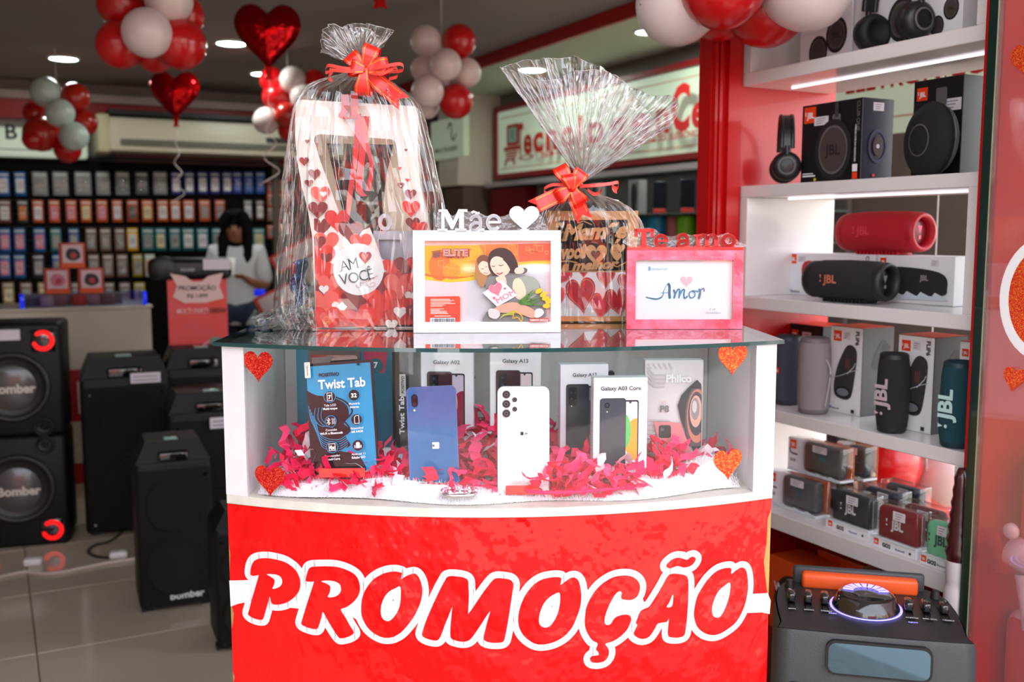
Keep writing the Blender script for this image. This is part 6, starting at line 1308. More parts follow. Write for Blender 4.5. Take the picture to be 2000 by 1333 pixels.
# ------------------------------------------------------------------ on the glass top
ZTOP = ZT1 + .0006
def frame_map(pxl, pxr, pyt, pyb, Y, ox, oy, sc):
    a = PW(pxl, pyb, Y); b = PW(pxr, pyb, Y); k = (b.x - a.x) / (pxr - pxl); mid = (pxl + pxr) / 2
    c = PW(mid, pyt, Y); kz = (c.z - a.z) / (pyb - pyt)
    return lambda X, Z: ((ox + X / sc - mid) * k, (pyb - (oy + Z / sc)) * kz)
# white frame with the word and heart on top
FWM = mat('white_frame_paint', (240, 240, 246), rough=.3, coat=.5, bump=(60, .06)); YM = 1.640
F = frame_map(808, 1096, 450, 650, YM, 810, 440, 6.06)
x0, zb = F(-12, 1272); x1, zt = F(1730, 60); zb = 0
t = thing('picture_frame', 'white picture frame topped by the word Mãe and a white heart', 'picture frame', (PW(952, 640, YM).x, YM, ZTOP), .035, rot=(-.05, 0, .035))
a_, b_ = F(125, 1145); c_, d_ = F(1612, 182)
q = MB(); q.prism([(x0, zb), (x1, zb), (x1, zt), (x0, zt)], .0, .018, FWM, holes=[[(a_, b_), (a_, d_), (c_, d_), (c_, b_)]]); q.box(x0 + .003, x1 - .003, .0181, .022, .003, zt - .003, C((120, 90, 70))); q.build('frame', t)
A = Art(.009, .00015); YL, O1c, WG = C((250, 206, 20)), C((246, 120, 40)), C((226, 220, 226))
Fp = lambda pts: [F(x, y) for x, y in pts]
A.clip = (a_, c_, b_, d_)
A.rect(a_, c_, b_, d_, WG); A.poly(Fp([(100, 180), (1640, 180), (1640, 215), (700, 220), (100, 245)]), C((222, 200, 196)))
A.poly(Fp([(100, 240), (1640, 212), (1640, 460), (1400, 455), (1200, 480), (1000, 560), (850, 610), (650, 660), (400, 675), (100, 640)]), YL)
A.poly(Fp([(100, 240), (1640, 212), (1640, 430), (1350, 440), (1100, 500), (850, 560), (600, 590), (350, 620), (100, 590)]), C((252, 178, 16)))
A.poly(Fp([(760, 225), (1640, 212), (1640, 415), (1400, 418), (1200, 440), (1000, 490), (900, 500)]), C((250, 130, 50)))
A.poly(Fp([(1200, 218), (1640, 212), (1640, 415), (1400, 418), (1250, 430)]), C((240, 88, 50)))
A.disc(*F(300, 480), F(430, 0)[0] - F(300, 0)[0], O1c, rz=.024); A.disc(*F(440, 540), .014, C((250, 150, 20)))
A.poly(Fp([(100, 560), (250, 600), (500, 610), (700, 590), (700, 600), (500, 630), (250, 620), (100, 585)]), C((240, 100, 30)))
WL = C((255, 214, 120))
for cx, cy, r in ((315, 450, 32), (375, 530, 35), (450, 490, 20), (510, 430, 36), (480, 550, 38), (605, 555, 46), (690, 480, 24), (780, 370, 22), (750, 320, 85), (1165, 285, 55), (1340, 280, 18), (1390, 305, 20), (1485, 270, 34), (1565, 320, 18), (610, 390, 26), (1430, 222, 14)):
    x, z = F(cx, cy); rr = r * .148 / 1000 * .96; A.line([(x - rr, z - rr), (x + rr, z - rr), (x + rr, z + rr), (x - rr, z + rr)], .0005, WL, closed=True)
x, z = F(330, 358); DK = C((60, 40, 30))
A.text('ELITE', x, z, .0145, DK, .11, 'l', width=F(645, 0)[0] - F(325, 0)[0]); A.text('ELITE', x + .0006, z, .0145, C((250, 232, 222)), .04, 'l', width=F(636, 0)[0] - F(335, 0)[0]); A.text('ELITE', x + .0006, z, .0145, C((236, 90, 60)), .0, 'l', width=F(636, 0)[0] - F(335, 0)[0])
x, z = F(388, 388); A.text('IMPORTS', x, z, .0042, DK, .05, 'l', width=F(590, 0)[0] - F(388, 0)[0])
for k in range(3): A.poly(cr(Fp([(205 + 6 * k, 310 + 28 * k), (240, 300 + 26 * k), (315, 290 + 30 * k), (300, 318 + 26 * k), (240, 330 + 26 * k)]), 3), C((96, 80, 76)))
A.text('MJ-1537', *F(1430, 318), .003, DK, .03); A.text('®', *F(664, 295), .004, DK, .02)
for xx in (318, 470, 1500): A.rect(F(xx, 0)[0], F(xx + 4, 0)[0], F(0, 1140)[1], F(0, 680)[1], C((206, 200, 206)))
RC = C((236, 70, 44)); A.poly(Fp([(100, 845), (520, 838), (540, 855), (540, 1150), (100, 1150)]), RC)
PT = C((250, 214, 200)); 
for i, yy in enumerate((875, 890, 908, 925, 942, 958, 990, 1005, 1018, 1032, 1046)): A.rect(F(190, 0)[0], F([420, 470, 430, 480, 360, 330, 350, 300, 380, 385, 400][i], 0)[0], F(0, yy + 4)[1], F(0, yy - 4)[1], PT)
A.rect(F(185, 0)[0], F(478, 0)[0], F(0, 1150)[1], F(0, 1096)[1], PAPER); A.rect(F(235, 0)[0], F(425, 0)[0], F(0, 1080)[1], F(0, 1070)[1], PT)
rb = random.Random(2); xx = 205
while xx < 465: ww = rb.choice((4, 6, 10)); A.rect(F(xx, 0)[0], F(xx + ww, 0)[0], F(0, 1150)[1], F(0, 1102)[1], INK); xx += ww + rb.choice((4, 7)); A.k -= 1
# mother and daughter print
SK, SK2, HB, HL, GRY = C((240, 200, 180)), C((214, 160, 138)), C((62, 36, 32)), C((176, 122, 76)), C((128, 124, 122))
A.poly(cr(Fp([(830, 640), (950, 600), (1120, 590), (1330, 600), (1440, 640), (1500, 760), (1540, 900), (1500, 1140), (860, 1150), (830, 1060), (900, 980), (940, 820), (860, 760)]), 3), GRY)
A.poly(cr(Fp([(1180, 640), (1330, 600), (1440, 640), (1480, 760), (1400, 860), (1240, 850), (1160, 760)]), 3), C((158, 160, 150))); A.poly(cr(Fp([(1180, 640), (1260, 640), (1320, 780), (1280, 880), (1200, 860), (1160, 760)]), 3), C((220, 204, 176)))
A.poly(cr(Fp([(720, 450), (760, 370), (830, 345), (890, 380), (900, 470), (860, 600), (820, 720), (770, 715), (725, 600)]), 3), HL); A.poly(cr(Fp([(740, 400), (800, 350), (870, 370), (870, 430), (800, 440), (755, 470)]), 3), C((120, 70, 50)))
A.poly(cr(Fp([(760, 470), (800, 425), (860, 440), (900, 520), (895, 570), (850, 590), (790, 560), (765, 520)]), 3), SK); A.line(Fp([(790, 518), (808, 512), (818, 520)]), .0008, DK); A.line(Fp([(842, 495), (856, 490)]), .0008, DK); A.line(cr(Fp([(828, 558), (850, 568), (872, 560)]), 3, False), .0008, C((200, 80, 80)))
A.poly(cr(Fp([(870, 430), (890, 330), (950, 280), (1040, 265), (1130, 300), (1190, 380), (1225, 480), (1215, 560), (1150, 570), (1080, 560), (960, 600), (890, 540)]), 3), HB)
A.poly(cr(Fp([(895, 440), (930, 380), (1000, 370), (1080, 420), (1130, 480), (1120, 550), (1060, 600), (1000, 600), (940, 560), (905, 500)]), 3), SK)
A.poly(cr(Fp([(1040, 400), (1100, 420), (1160, 500), (1150, 560), (1120, 500), (1080, 440)]), 3), HB)
A.line(cr(Fp([(915, 478), (935, 488), (950, 482)]), 3, False), .0009, DK); A.line(cr(Fp([(1000, 470), (1025, 478), (1050, 465)]), 3, False), .0010, DK); A.line(cr(Fp([(960, 520), (955, 545), (975, 540)]), 3, False), .0006, SK2); A.line(cr(Fp([(975, 565), (1005, 578), (1040, 560)]), 3, False), .0015, C((196, 60, 70)))
A.poly(cr(Fp([(1180, 540), (1210, 500), (1290, 495), (1330, 520), (1320, 550), (1240, 575), (1200, 570)]), 3), SK); A.poly(cr(Fp([(1290, 500), (1335, 520), (1320, 560), (1270, 580), (1300, 540)]), 3), C((96, 92, 96)))
A.poly(cr(Fp([(960, 640), (980, 610), (1060, 600), (1085, 650), (1080, 700), (1000, 690)]), 3), SK)
A.poly(Fp([(805, 800), (1035, 645), (1215, 830), (975, 965)]), C((226, 220, 230))); x, z = F(965, 765); A.heart(x, z, .023, C((238, 120, 140)), rot=.35); x, z = F(1068, 752); A.heart(x, z, .0045, C((230, 100, 110))); x, z = F(940, 865); A.heart(x, z, .005, C((230, 100, 110)))
x, z = F(985, 925); A.text('MOM', x, z, .012, C((234, 120, 130)), .0, 'l', rot=.50, width=.034)
A.poly(cr(Fp([(930, 1000), (1000, 950), (1150, 910), (1290, 940), (1420, 1010), (1430, 1080), (1380, 1100), (1240, 1050), (1100, 1040), (980, 1030)]), 3), SK2)
A.poly(cr(Fp([(1430, 1000), (1500, 990), (1530, 1040), (1480, 1090), (1420, 1090)]), 3), C((226, 216, 214))); A.poly(cr(Fp([(880, 990), (980, 1000), (1010, 1060), (960, 1110), (880, 1080)]), 3), C((222, 206, 206)))
GRN = C((86, 130, 50)); YLW = C((246, 190, 30))
for pts in ([(1240, 920), (1330, 860), (1420, 790)], [(1260, 920), (1380, 880), (1500, 850)], [(1260, 930), (1380, 920), (1500, 880)], [(1280, 930), (1400, 940), (1520, 950)], [(1250, 900), (1350, 820), (1400, 770)]): A.line(Fp(pts), [.004, .003, .001], GRN)
for cx, cy, r_ in ((1470, 778, .5), (1525, 818, .5), (1550, 868, .1), (1560, 955, .1), (1590, 900, .3)): x, z = F(cx, cy); A.poly([(x + .0065 * math.cos(a) * math.cos(r_) - .0038 * math.sin(a) * math.sin(r_), z + .0065 * math.cos(a) * math.sin(r_) + .0038 * math.sin(a) * math.cos(r_)) for a in [i * math.pi / 8 for i in range(16)]], YLW)
for k in range(5): A.line(Fp([(1010 + 10 * k, 1100 - 12 * k), (1100 + 15 * k, 1040 + 5 * k), (1190, 1010)]), .0011, C((190, 190, 70)))
A.line(cr(Fp([(1150, 1010), (1170, 1060), (1160, 1100), (1220, 1090), (1260, 1140), (1270, 1080), (1190, 1010)]), 4, False), .0016, YLW)
A.poly(Fp([(1360, 1105), (1580, 1100), (1590, 1140), (1350, 1145)]), C((216, 60, 40))); A.text('TAMANHO 20X15CM', *F(1468, 1135), .0045, PAPER, .03, width=.030)
A.clip = None; A.build('picture_print', t, 'printed insert with a mother, a daughter and tulips')
q = MB(); q.box(a_, c_, .004, .0045, b_, d_, clear('frame_pane', lo=.06, hi=.7)); q.build('glass_pane', t)
G = frame_map(808, 1096, 450, 650, YM, 840, 380, 8.333)
q = MB(); m = FWM
def gp(pts): return [G(x, y) for x, y in pts]
k1 = 1 / 8.333 * (YM / FPX)
def block(q, x0, x1, y0, y1, ya, yb, m, G=G): a, b = G(x0, y1); c, d = G(x1, y0); q.prism([(a, b), (c, b), (c, d), (a, d)], ya, yb, m)
block(q, 150, 290, 245, 285, 0, .014, m); block(q, 470, 615, 240, 285, 0, .014, m); block(q, 195, 242, 270, 575, 0, .014, m); block(q, 480, 560, 270, 575, 0, .014, m); block(q, 130, 292, 555, 612, 0, .014, m); block(q, 415, 600, 555, 612, 0, .014, m)
q.prism(gp([(215, 245), (290, 245), (385, 430), (470, 245), (500, 245), (500, 320), (385, 560), (350, 560), (235, 330)]), .0003, .0137, m)
q.bar(cr(gp([(672, 415), (690, 375), (745, 345), (800, 370), (825, 430), (825, 560)]), 4, False), 52 * k1, 0, .014, m); q.bar(cr(gp([(815, 470), (740, 460), (670, 510), (680, 570), (750, 580), (815, 530)]), 4, False), 48 * k1, 0, .014, m); block(q, 810, 890, 548, 612, 0, .014, m); block(q, 640, 890, 575, 612, .0003, .0137, m)
q.bar(gp([(685, 300), (715, 278), (750, 292), (785, 305), (812, 295)]), 36 * k1, 0, .014, m); block(q, 745, 765, 300, 350, .0003, .0137, m)
e_ = [(1040 + 100 * math.cos(a), 455 + 112 * math.sin(a)) for a in [math.radians(d) for d in range(40, 361, 16)]]
q.bar(gp(e_), 52 * k1, 0, .014, m); block(q, 950, 1150, 430, 468, .0003, .0137, m); block(q, 985, 1100, 560, 612, .0003, .0137, m)
q.prism(heart_pts(*G(1535, 395), 486 * k1, 425 * k1, n=48), -.001, .016, m); block(q, 1470, 1610, 560, 612, .0003, .0137, m)
q.build('top_lettering', t, 'white cut-out word Mãe with a heart')
FILM = clear('shrink_film', lo=.06, hi=.8, rough=.05, bump=(90, .5), haze=.05)
q = MB(); q.prism(gp(cr([(110, 612), (60, 600), (110, 420), (150, 250), (290, 280), (380, 345), (480, 270), (620, 275), (720, 265), (850, 310), (920, 345), (1040, 325), (1160, 355), (1290, 310), (1400, 212), (1540, 235), (1650, 212), (1800, 320), (1900, 470), (1930, 590), (1900, 612)], 3)), .0065, .0068, FILM); q.build('shrink_film', t, 'clear shrink film')
# red frame with Te amo
YT = 1.70; F = frame_map(1224, 1451, 489, 644, YT, 1220, 430, 5.796)
FSHEEN = mat('pink_red_frame', (226, 70, 96), rough=.25, coat=1, bump=(110, .25, 3, .004), vary=(24, .25, (240, 130, 160))); RDF = mat('red_frame_paint', (222, 40, 40), rough=.3, coat=.5)  # sky sheen of the film is put into the pink tone
t = thing('picture_frame', 'red picture frame with painted pink sheen, topped by the words Te amo', 'picture frame', (PW(1337.5, 640, YT).x, YT, ZTOP), .02, rot=(-.04, 0, .02))
x0, _ = F(20, 0); x1, zt = F(1338, 340); a_, b_ = F(120, 1130); c_, d_ = F(1225, 458)
q = MB(); q.prism([(x0, 0), (x1, 0), (x1, zt), (x0, zt)], .0, .016, FSHEEN, holes=[[(a_, b_), (a_, d_), (c_, d_), (c_, b_)]], mside=RDF); q.box(x0 + .003, x1 - .003, .0161, .02, .003, zt - .003, C((90, 60, 50))); q.build('frame', t)
A = Art(.008, .00015); A.rect(a_, c_, b_, d_, C((240, 244, 250)))
Fp = lambda pts: [F(x, y) for x, y in pts]; B1 = C((96, 160, 196)); kk = 1 / 5.796 * (YT / FPX)
x, z = F(702, 705); A.heart(x, z, 142 * kk, C((236, 190, 200)), 130 * kk)
A.line(cr(Fp([(250, 880), (300, 892), (370, 900), (430, 870), (450, 800), (480, 740), (505, 722)]), 5, False), [kk * v for v in [16] * 5 + [20] * 5 + [18] * 5 + [12] * 5 + [7] * 11], B1)
A.line(cr(Fp([(500, 730), (512, 760), (510, 830), (515, 885)]), 5, False), kk * 30, B1); A.line(Fp([(415, 832), (500, 825)]), kk * 7, B1)
A.line(cr(Fp([(560, 800), (575, 840), (565, 885)]), 4, False), kk * 22, B1); A.line(cr(Fp([(568, 870), (600, 800), (625, 790), (625, 840), (620, 885)]), 4, False), kk * 17, B1); A.line(cr(Fp([(622, 870), (655, 800), (680, 795), (675, 850), (685, 892), (715, 870)]), 4, False), kk * 17, B1)
A.line(cr(Fp([(790, 815), (750, 815), (735, 850), (755, 888), (795, 870), (800, 830), (770, 805), (840, 815)]), 4, False), kk * 13, B1); A.line(cr(Fp([(850, 790), (862, 830), (845, 892)]), 4, False), kk * 24, B1); A.line(cr(Fp([(850, 850), (870, 795), (900, 780), (905, 810)]), 4, False), kk * 16, B1)
LGc = C((176, 196, 210)); A.text('interponte', *F(380, 570), kk * 46, LGc, .0, width=kk * 210); A.rect(F(272, 0)[0], F(290, 0)[0], F(0, 575)[1], F(0, 530)[1], C((110, 160, 200)))
A.text('6"x4"', *F(1005, 1028), kk * 36, C((160, 170, 180)), 0); A.text('15cmx10cm', *F(1010, 1066), kk * 36, C((160, 170, 180)), 0, width=kk * 180); A.build('picture_print', t, 'white insert printed Amor')
q = MB(); q.box(a_, c_, .004, .0045, b_, d_, clear('frame_pane')); q.build('glass_pane', t)
q = MB(); m = RDF; G2 = F
def blk(x0, x1, y0, y1): block(q, x0, x1, y0, y1, .0, .013, m, G2)
block(q, 22, 1336, 312, 346, -.0005, .0155, m, G2)
blk(110, 322, 105, 140); blk(108, 140, 105, 190); blk(288, 320, 105, 198); blk(182, 236, 130, 315); blk(150, 270, 292, 315)
def gq(pts): return [G2(x, y) for x, y in pts]
q.bar(gq([(405 + 62 * math.cos(a), 243 + 62 * math.sin(a)) for a in [math.radians(d) for d in range(35, 361, 18)]]), 38 * kk, 0, .013, m); block(q, 350, 485, 228, 252, .0003, .0127, m, G2); block(q, 370, 440, 295, 315, .0003, .0127, m, G2)
q.bar(cr(gq([(600, 225), (615, 185), (655, 170), (695, 195), (702, 300)]), 4, False), 38 * kk, 0, .013, m); q.bar(cr(gq([(695, 238), (640, 240), (600, 270), (610, 300), (650, 300), (695, 270)]), 4, False), 34 * kk, 0, .013, m); block(q, 600, 740, 300, 315, .0003, .0127, m, G2)
blk(770, 840, 170, 190); blk(800, 842, 180, 315); blk(900, 942, 190, 315); blk(1005, 1048, 200, 315); q.bar(cr(gq([(820, 215), (870, 175), (915, 190), (922, 230)]), 4, False), 32 * kk, 0, .0128, m); q.bar(cr(gq([(925, 215), (975, 175), (1020, 190), (1026, 230)]), 4, False), 32 * kk, 0, .0128, m)
for xx in (775, 880, 985): blk(xx, xx + 85, 297, 315)
q.bar(gq([(1165 + 66 * math.cos(a), 240 + 60 * math.sin(a)) for a in [i * math.pi / 12 for i in range(24)]]), 42 * kk, 0, .013, m, closed=True)
q.build('top_lettering', t, 'red cut-out words Te amo')
q = MB(); q.prism(gq(cr([(60, 315), (100, 110), (320, 100), (400, 160), (530, 190), (650, 155), (760, 175), (900, 160), (1040, 180), (1165, 150), (1240, 200), (1290, 250), (1310, 315)], 3)), .006, .0063, FILM); q.build('shrink_film', t, 'clear shrink film')
# ------------------------------------------------------------------ wraps and bows
def tri_(x): x = x - math.floor(x); return 4 * abs(x - .5) - 1
def pleats(seed, fr):
    rr = random.Random(seed); W = [(f, rr.random(), rr.uniform(-.5, .5), rr.uniform(.6, 1) / (1 + f / 30)) for f in fr]
    def g(u, v):
        s_ = 0
        for f, ph_, dr, w__ in W: s_ += w__ * tri_(f * u + ph_ + dr * v + .25 * noise.noise(Vector((f * u * 0.5, v * 3, ph_ * 9))))
        return s_ / 2
    return g
CELLO = clear('cellophane', lo=.07, hi=1.0, rough=.02, haze=.008, power=2.6)
CREASE_HI = clear('cellophane_crease', lo=.5, hi=1.0, rough=.12, haze=.35, power=1.5)
CELLOF = clear('cellophane_gathered', lo=.11, hi=1.0, rough=.03, haze=.02, power=2.2)
def crease_streaks(fn, parent, n, seed, r=.0005, v0=0.0, long_=.6):  # added pale tubes stand in for highlights along the folds
    rr = random.Random(seed); q = MB()
    for i in range(n):
        u = rr.random(); a = max(v0, rr.uniform(-.3, .7)); L_ = rr.uniform(.15, long_); du = rr.uniform(-.03, .03); k = 12; pts = []
        for j in range(k):
            v = min(1, a + L_ * j / (k - 1)); pts.append(fn((u + du * j / k) % 1.0, v) + Vector((0, -.0006, 0)))
        q.tube(pts, [r * (.25 + math.sin(math.pi * (j + .5) / k)) * rr.uniform(.7, 1.1) for j in range(k)], CREASE_HI, n=4)
    q.build('film_creases', parent, kind='stuff')
def wrap_body(parent, rows, seed, n=200, nv=34, amp=.05, base=None):
    """rows: py, x left, x right, depth centre Y, half depth, pleat size; from the tie downwards"""
    g = pleats(seed, (7, 13, 23, 37, 58)); R = cr([tuple(r[:3]) for r in rows], 8, False); Q = cr([tuple(r[3:]) for r in rows], 8, False); L = len(R) - 1
    o0 = parent.location
    def fn(u, v):
        f = v * L; i = min(int(f), L - 1); fr = f - i; r = [R[i][k] * (1 - fr) + R[i + 1][k] * fr for k in range(3)]; q_ = [Q[i][k] * (1 - fr) + Q[i + 1][k] * fr for k in range(3)]
        a = 2 * math.pi * u; py, xl, xr = r; Y, dep, am = q_; cx, hw = (xl + xr) / 2, (xr - xl) / 2
        ca, sa = math.cos(a), math.sin(a); e = .62; ex = math.copysign(abs(ca) ** e, ca); ey = math.copysign(abs(sa) ** e, sa)
        d = g(u, v) * am; p = PW(cx + hw * ex, py, Y); sc = Y / FPX
        p = Vector((p.x + ex * d, Y + dep * ey + ey * d * 1.4, p.z)); nn = noise.noise_vector(p * 34) * .003 + noise.noise_vector(p * 90) * .0012
        p = p + nn * min(1, v * 4); p.z = max(p.z, ZTOP + .0005); return p - o0
    q = MB(); q.grid(fn, n, nv, CELLO, closed_u=True, smooth=False); crease_streaks(fn, parent, 90, seed, r=.0004)
    return q.build('cellophane_wrap', parent, 'crinkled clear cellophane wrap')
def wrap_fan(parent, tie, Y, rim, seed, n=280, nv=46, amp=.014, dep=.05):
    g = pleats(seed, (9, 17, 29, 43, 71)); RM_ = cr(rim, 12, True); L = len(RM_); o0 = parent.location; tp_ = PW(*tie, Y)
    def fn(u, v):
        f = u * L; i = int(f) % L; fr = f - int(f); r = [RM_[i][k] * (1 - fr) + RM_[(i + 1) % L][k] * fr for k in range(3)]
        rp = PW(r[0], r[1], Y); rp.y = Y + r[2] * dep
        a = 2 * math.pi * u; e = v ** .9; base = Vector((math.cos(a) * .007, math.sin(a) * .007, 0)); p = tp_ + base * (1 - v) + (rp - tp_) * e
        bulge = math.sin(math.pi * min(v, 1)) * .012; d = g(u, v * .6)
        p += Vector((.30 * d * amp * v, (d * amp * (.25 + v) + bulge * (1 if r[2] > 0 else -1)), .1 * d * amp * v))
        return p + noise.noise_vector(p * 30) * .004 * v + noise.noise_vector(p * 85) * .0014 - o0
    q = MB(); q.grid(fn, n, nv, CELLOF, closed_u=True, smooth=False); crease_streaks(fn, parent, int(n * .8), seed, long_=.9)
    q.tube([fn(i / 160, 1.0) for i in range(161)], .0006, CREASE_HI, n=4)
    return q.build('cellophane_fan', parent, 'gathered cellophane fan above the bow')
RIB = mat('red_satin_ribbon', (240, 30, 18), rough=.35, coat=.5); GOLD = mat('gold_thread', (250, 176, 30), rough=.3, metal=.6); CUR = mat('coral_curling_ribbon', (240, 76, 66), rough=.35, coat=.5)
def bow(parent, c, loops, tails, curls, wid=.027):
    c = Vector(c) - parent.location
    for ang, L, yo in loops:
        a = math.radians(ang); d = Vector((math.cos(a), 0, math.sin(a))); wv = Vector((-math.sin(a), -.12, math.cos(a))); pts = []
        for i in range(15):
            s_ = i / 14; r = L * (math.sin(math.pi * s_) ** .8); pts.append(c + d * r + Vector((0, yo - .010 + .022 * s_ - .006 * math.sin(2 * math.pi * s_), 0)) + wv * .002 * math.sin(3 * s_))
        ww = [wid * (.45 + .55 * min(1, math.sin(math.pi * i / 14) * 1.6)) for i in range(15)]
        q = MB(); q.strip(pts, wv, ww, RIB)
        for s_ in (-1, 1): q.strip([p + wv.normalized() * (s_ * w_ * .36) + Vector((0, -.0006, 0)) for p, w_ in zip(pts, ww)], wv, .0008, GOLD)
        q.build('ribbon_loop', parent)
    for ang, L, yo in tails:
        a = math.radians(ang); d = Vector((math.cos(a), 0, math.sin(a))); wv = Vector((-math.sin(a), 0, math.cos(a))); pts = [c + d * (L * s_) + Vector((0, yo + .006 * math.sin(s_ * 4), 0)) for s_ in [i / 8 for i in range(9)]]
        ww = [wid * (.5 + .5 * min(1, i / 3)) for i in range(9)]; q = MB(); q.strip(pts, wv, ww, RIB)
        e = pts[-1]; w2 = wv * wid / 2; q.add([e - w2, e + w2, e + w2 + d * .014, e + d * .002, e - w2 + d * .014], [(0, 3, 4), (0, 1, 3), (1, 2, 3)], RIB)
        for s_ in (-1, 1): q.strip([p + wv * (s_ * w_ * .36) + Vector((0, -.0006, 0)) for p, w_ in zip(pts, ww)], wv, .0008, GOLD)
        q.build('ribbon_tail', parent)
    for pts, Y in curls:
        q = MB(); P = cr([PW(x, y, Y + dy) - parent.location for x, y, dy in pts], 6, False); q.strip(P, Vector((0, .45, 1)), .0065, CUR); q.build('curled_ribbon', parent, 'thin coral curling ribbon')
    q = MB(); q.lathe([(0, -.006), (.007, -.004), (.008, 0), (.007, .004), (0, .006)], RIB, c=c + Vector((0, -.012, 0)), axis=(0, 1, 0), n=12); q.build('bow', parent)
# left: printed gift bag
YG = 1.72
t = thing('gift_bag', 'tall heart printed gift bag in cellophane with a round AMO VOCÊ tag', 'gift', (PW(715, 640, YG).x, YG, ZTOP), 0)
F = frame_map(615, 815, 200, 646, YG, 470, 20, 2.0186); ox = PW(715, 640, YG).x - PW(715, 646, YG).x
CARDW = mat('white_gift_card', (238, 226, 220), rough=.4, coat=.2); CREAMC = mat('cream_card_inside', (222, 200, 178), rough=.6)
Fp = lambda pts: [(F(x, y)[0], max(F(x, y)[1], 0)) for x, y in pts]
outer = cr([(236, 400), (242, 372), (262, 363)], 3, False) + cr([(690, 388), (706, 396), (711, 412)], 3, False) + [(704, 560), (712, 680), (735, 800), (752, 900), (748, 1246), (297, 1266), (290, 900), (276, 800), (254, 700), (238, 600), (232, 500)]
hole = cr([(305, 520), (312, 502), (330, 496)], 3, False) + cr([(600, 516), (615, 522), (622, 540)], 3, False) + [(632, 640), (655, 760), (692, 900), (690, 985), (640, 1000), (600, 1010), (560, 985), (530, 900), (515, 862), (470, 880), (430, 850), (425, 815), (395, 800), (362, 700), (330, 610)]
q = MB(); q.prism(Fp(outer), .0, .0015, CARDW, holes=[Fp(hole)]); q.build('front_panel', t)
q = MB(); q.prism([(a * .96, b * .985) for a, b in Fp(outer)], .085, .0865, CREAMC, holes=[Fp([(318, 515), (588, 520), (560, 640), (545, 760), (560, 875), (430, 905), (372, 770)])]); q.build('back_panel', t)
x0, _ = F(297, 0); x1, _ = F(748, 0); q = MB(); q.box(x0, x0 + .0015, .0016, .0849, 0, F(0, 1035)[1], C((34, 26, 30), .3)); q.box(x1 - .0015, x1, .0016, .0849, 0, F(0, 1000)[1], CREAMC); q.box(x0, x1, .0016, .0849, 0, .0015, CARDW); q.build('side_panels', t)
A = Art(0, .00012); HR, HS_, HD, HWt = C((228, 36, 30), .35), C((238, 92, 84), .35), C((132, 22, 30), .35), C((244, 234, 228), .35); kg = 1 / 2.0186 * (YG / FPX)
zb0 = .001; A.clip = (x0 + .0005, x1 - .0005, zb0, .40)
A.poly([(p[0], p[1]) for p in Fp([(297, 1010), (330, 1000), (560, 1040), (748, 1020), (748, 1246), (297, 1266)])], C((206, 48, 42), .35))
for X, Z, s_, m in [(325, 862, 74, HD), (345, 925, 92, HS_), (390, 838, 92, HR), (440, 882, 92, HD), (480, 925, 80, HS_), (312, 925, 60, HD), (322, 985, 108, HR), (345, 985, 46, HD), (322, 1045, 96, HR), (306, 1100, 92, HD), (354, 1092, 84, HS_), (332, 1110, 36, HWt), (400, 1150, 84, HR), (330, 1168, 112, HS_), (392, 1184, 56, HWt), (340, 1232, 112, HR), (345, 1230, 60, HS_), (450, 1160, 96, HD), (520, 1215, 100, HR), (475, 1240, 84, HS_), (600, 1022, 72, HR), (655, 1020, 84, HD), (690, 1010, 56, HR), (560, 1090, 92, HD), (628, 1100, 112, HS_), (700, 1080, 80, HR), (676, 1140, 50, HWt), (560, 1160, 110, HR), (500, 1120, 70, HS_), (640, 1190, 100, C((206, 30, 30), .35)), (630, 1202, 48, HWt), (700, 1210, 90, HD), (596, 1252, 46, HWt), (420, 1225, 70, HR)]:
    A.heart(*F(X, Z), s_ * kg * 1.08, m, s_ * kg * 1.0)
A.clip = None
for X, Z, s_, m in [(281, 526, 17, HD), (267, 604, 38, HD), (306, 655, 48, HD), (284, 690, 34, HD), (327, 735, 76, HS_), (339, 732, 26, HWt), (317, 795, 76, HD), (661, 560, 13, HD), (636, 631, 14, HS_), (666, 677, 16, HR), (640, 698, 28, HD), (677, 733, 46, HD), (677, 790, 72, HR), (684, 848, 56, HD), (712, 866, 60, HR), (640, 700, 8, HWt)]:
    A.heart(*F(X, Z), s_ * kg, m, s_ * kg * .92)
A.text('GIFT', *F(342, 1246), .006, C((250, 170, 90)), .02); A.ring(*F(342, 1228), .004, .005, C((250, 150, 80)))
A.build('printed_hearts', t, 'red, salmon and dark red printed hearts')
x, z = F(470, 1028); q = MB(); q.prism([(x + .0435 * math.cos(a), z + .0445 * math.sin(a)) for a in [i * math.pi / 24 for i in range(48)]], -.0045, -.0033, mat('white_round_tag', (244, 242, 240), rough=.45)); q.build('round_tag', t, 'round white tag reading AMO VOCÊ')
A = Art(-.0046, .00015); TI = C((30, 60, 56)); rt = .21
def serif_text(wd, X, Z, size, gap, rot):
    cx = 0
    for ch in wd:
        px_, pz = F(X, Z); A.text(ch, px_ + cx * math.cos(rot), pz + cx * math.sin(rot), size, TI, -.008, 'l', rot=rot, k=.92)
        vs, fs, a, b = glyphs(ch, -.008); wch = (b - a) * size * .92
        for xx, zz_ in {'A': ((0, 0), (1, 0)), 'M': ((0, 0), (1, 0), (0, 1), (1, 1)), 'V': ((0, 1), (1, 1)), 'E': ((0, 0), (0, 1)), 'Ê': ((0, 0), (0, 1))}.get(ch, ()):
            sx, sz = cx + xx * wch, zz_ * size * .71; p1 = (px_ + (sx - .0022) * math.cos(rot) - sz * math.sin(rot), pz + (sx - .0022) * math.sin(rot) + sz * math.cos(rot)); p2 = (px_ + (sx + .0022) * math.cos(rot) - sz * math.sin(rot), pz + (sx + .0022) * math.sin(rot) + sz * math.cos(rot)); A.line([p1, p2], .0007, TI, round_=False)
        cx += wch + gap
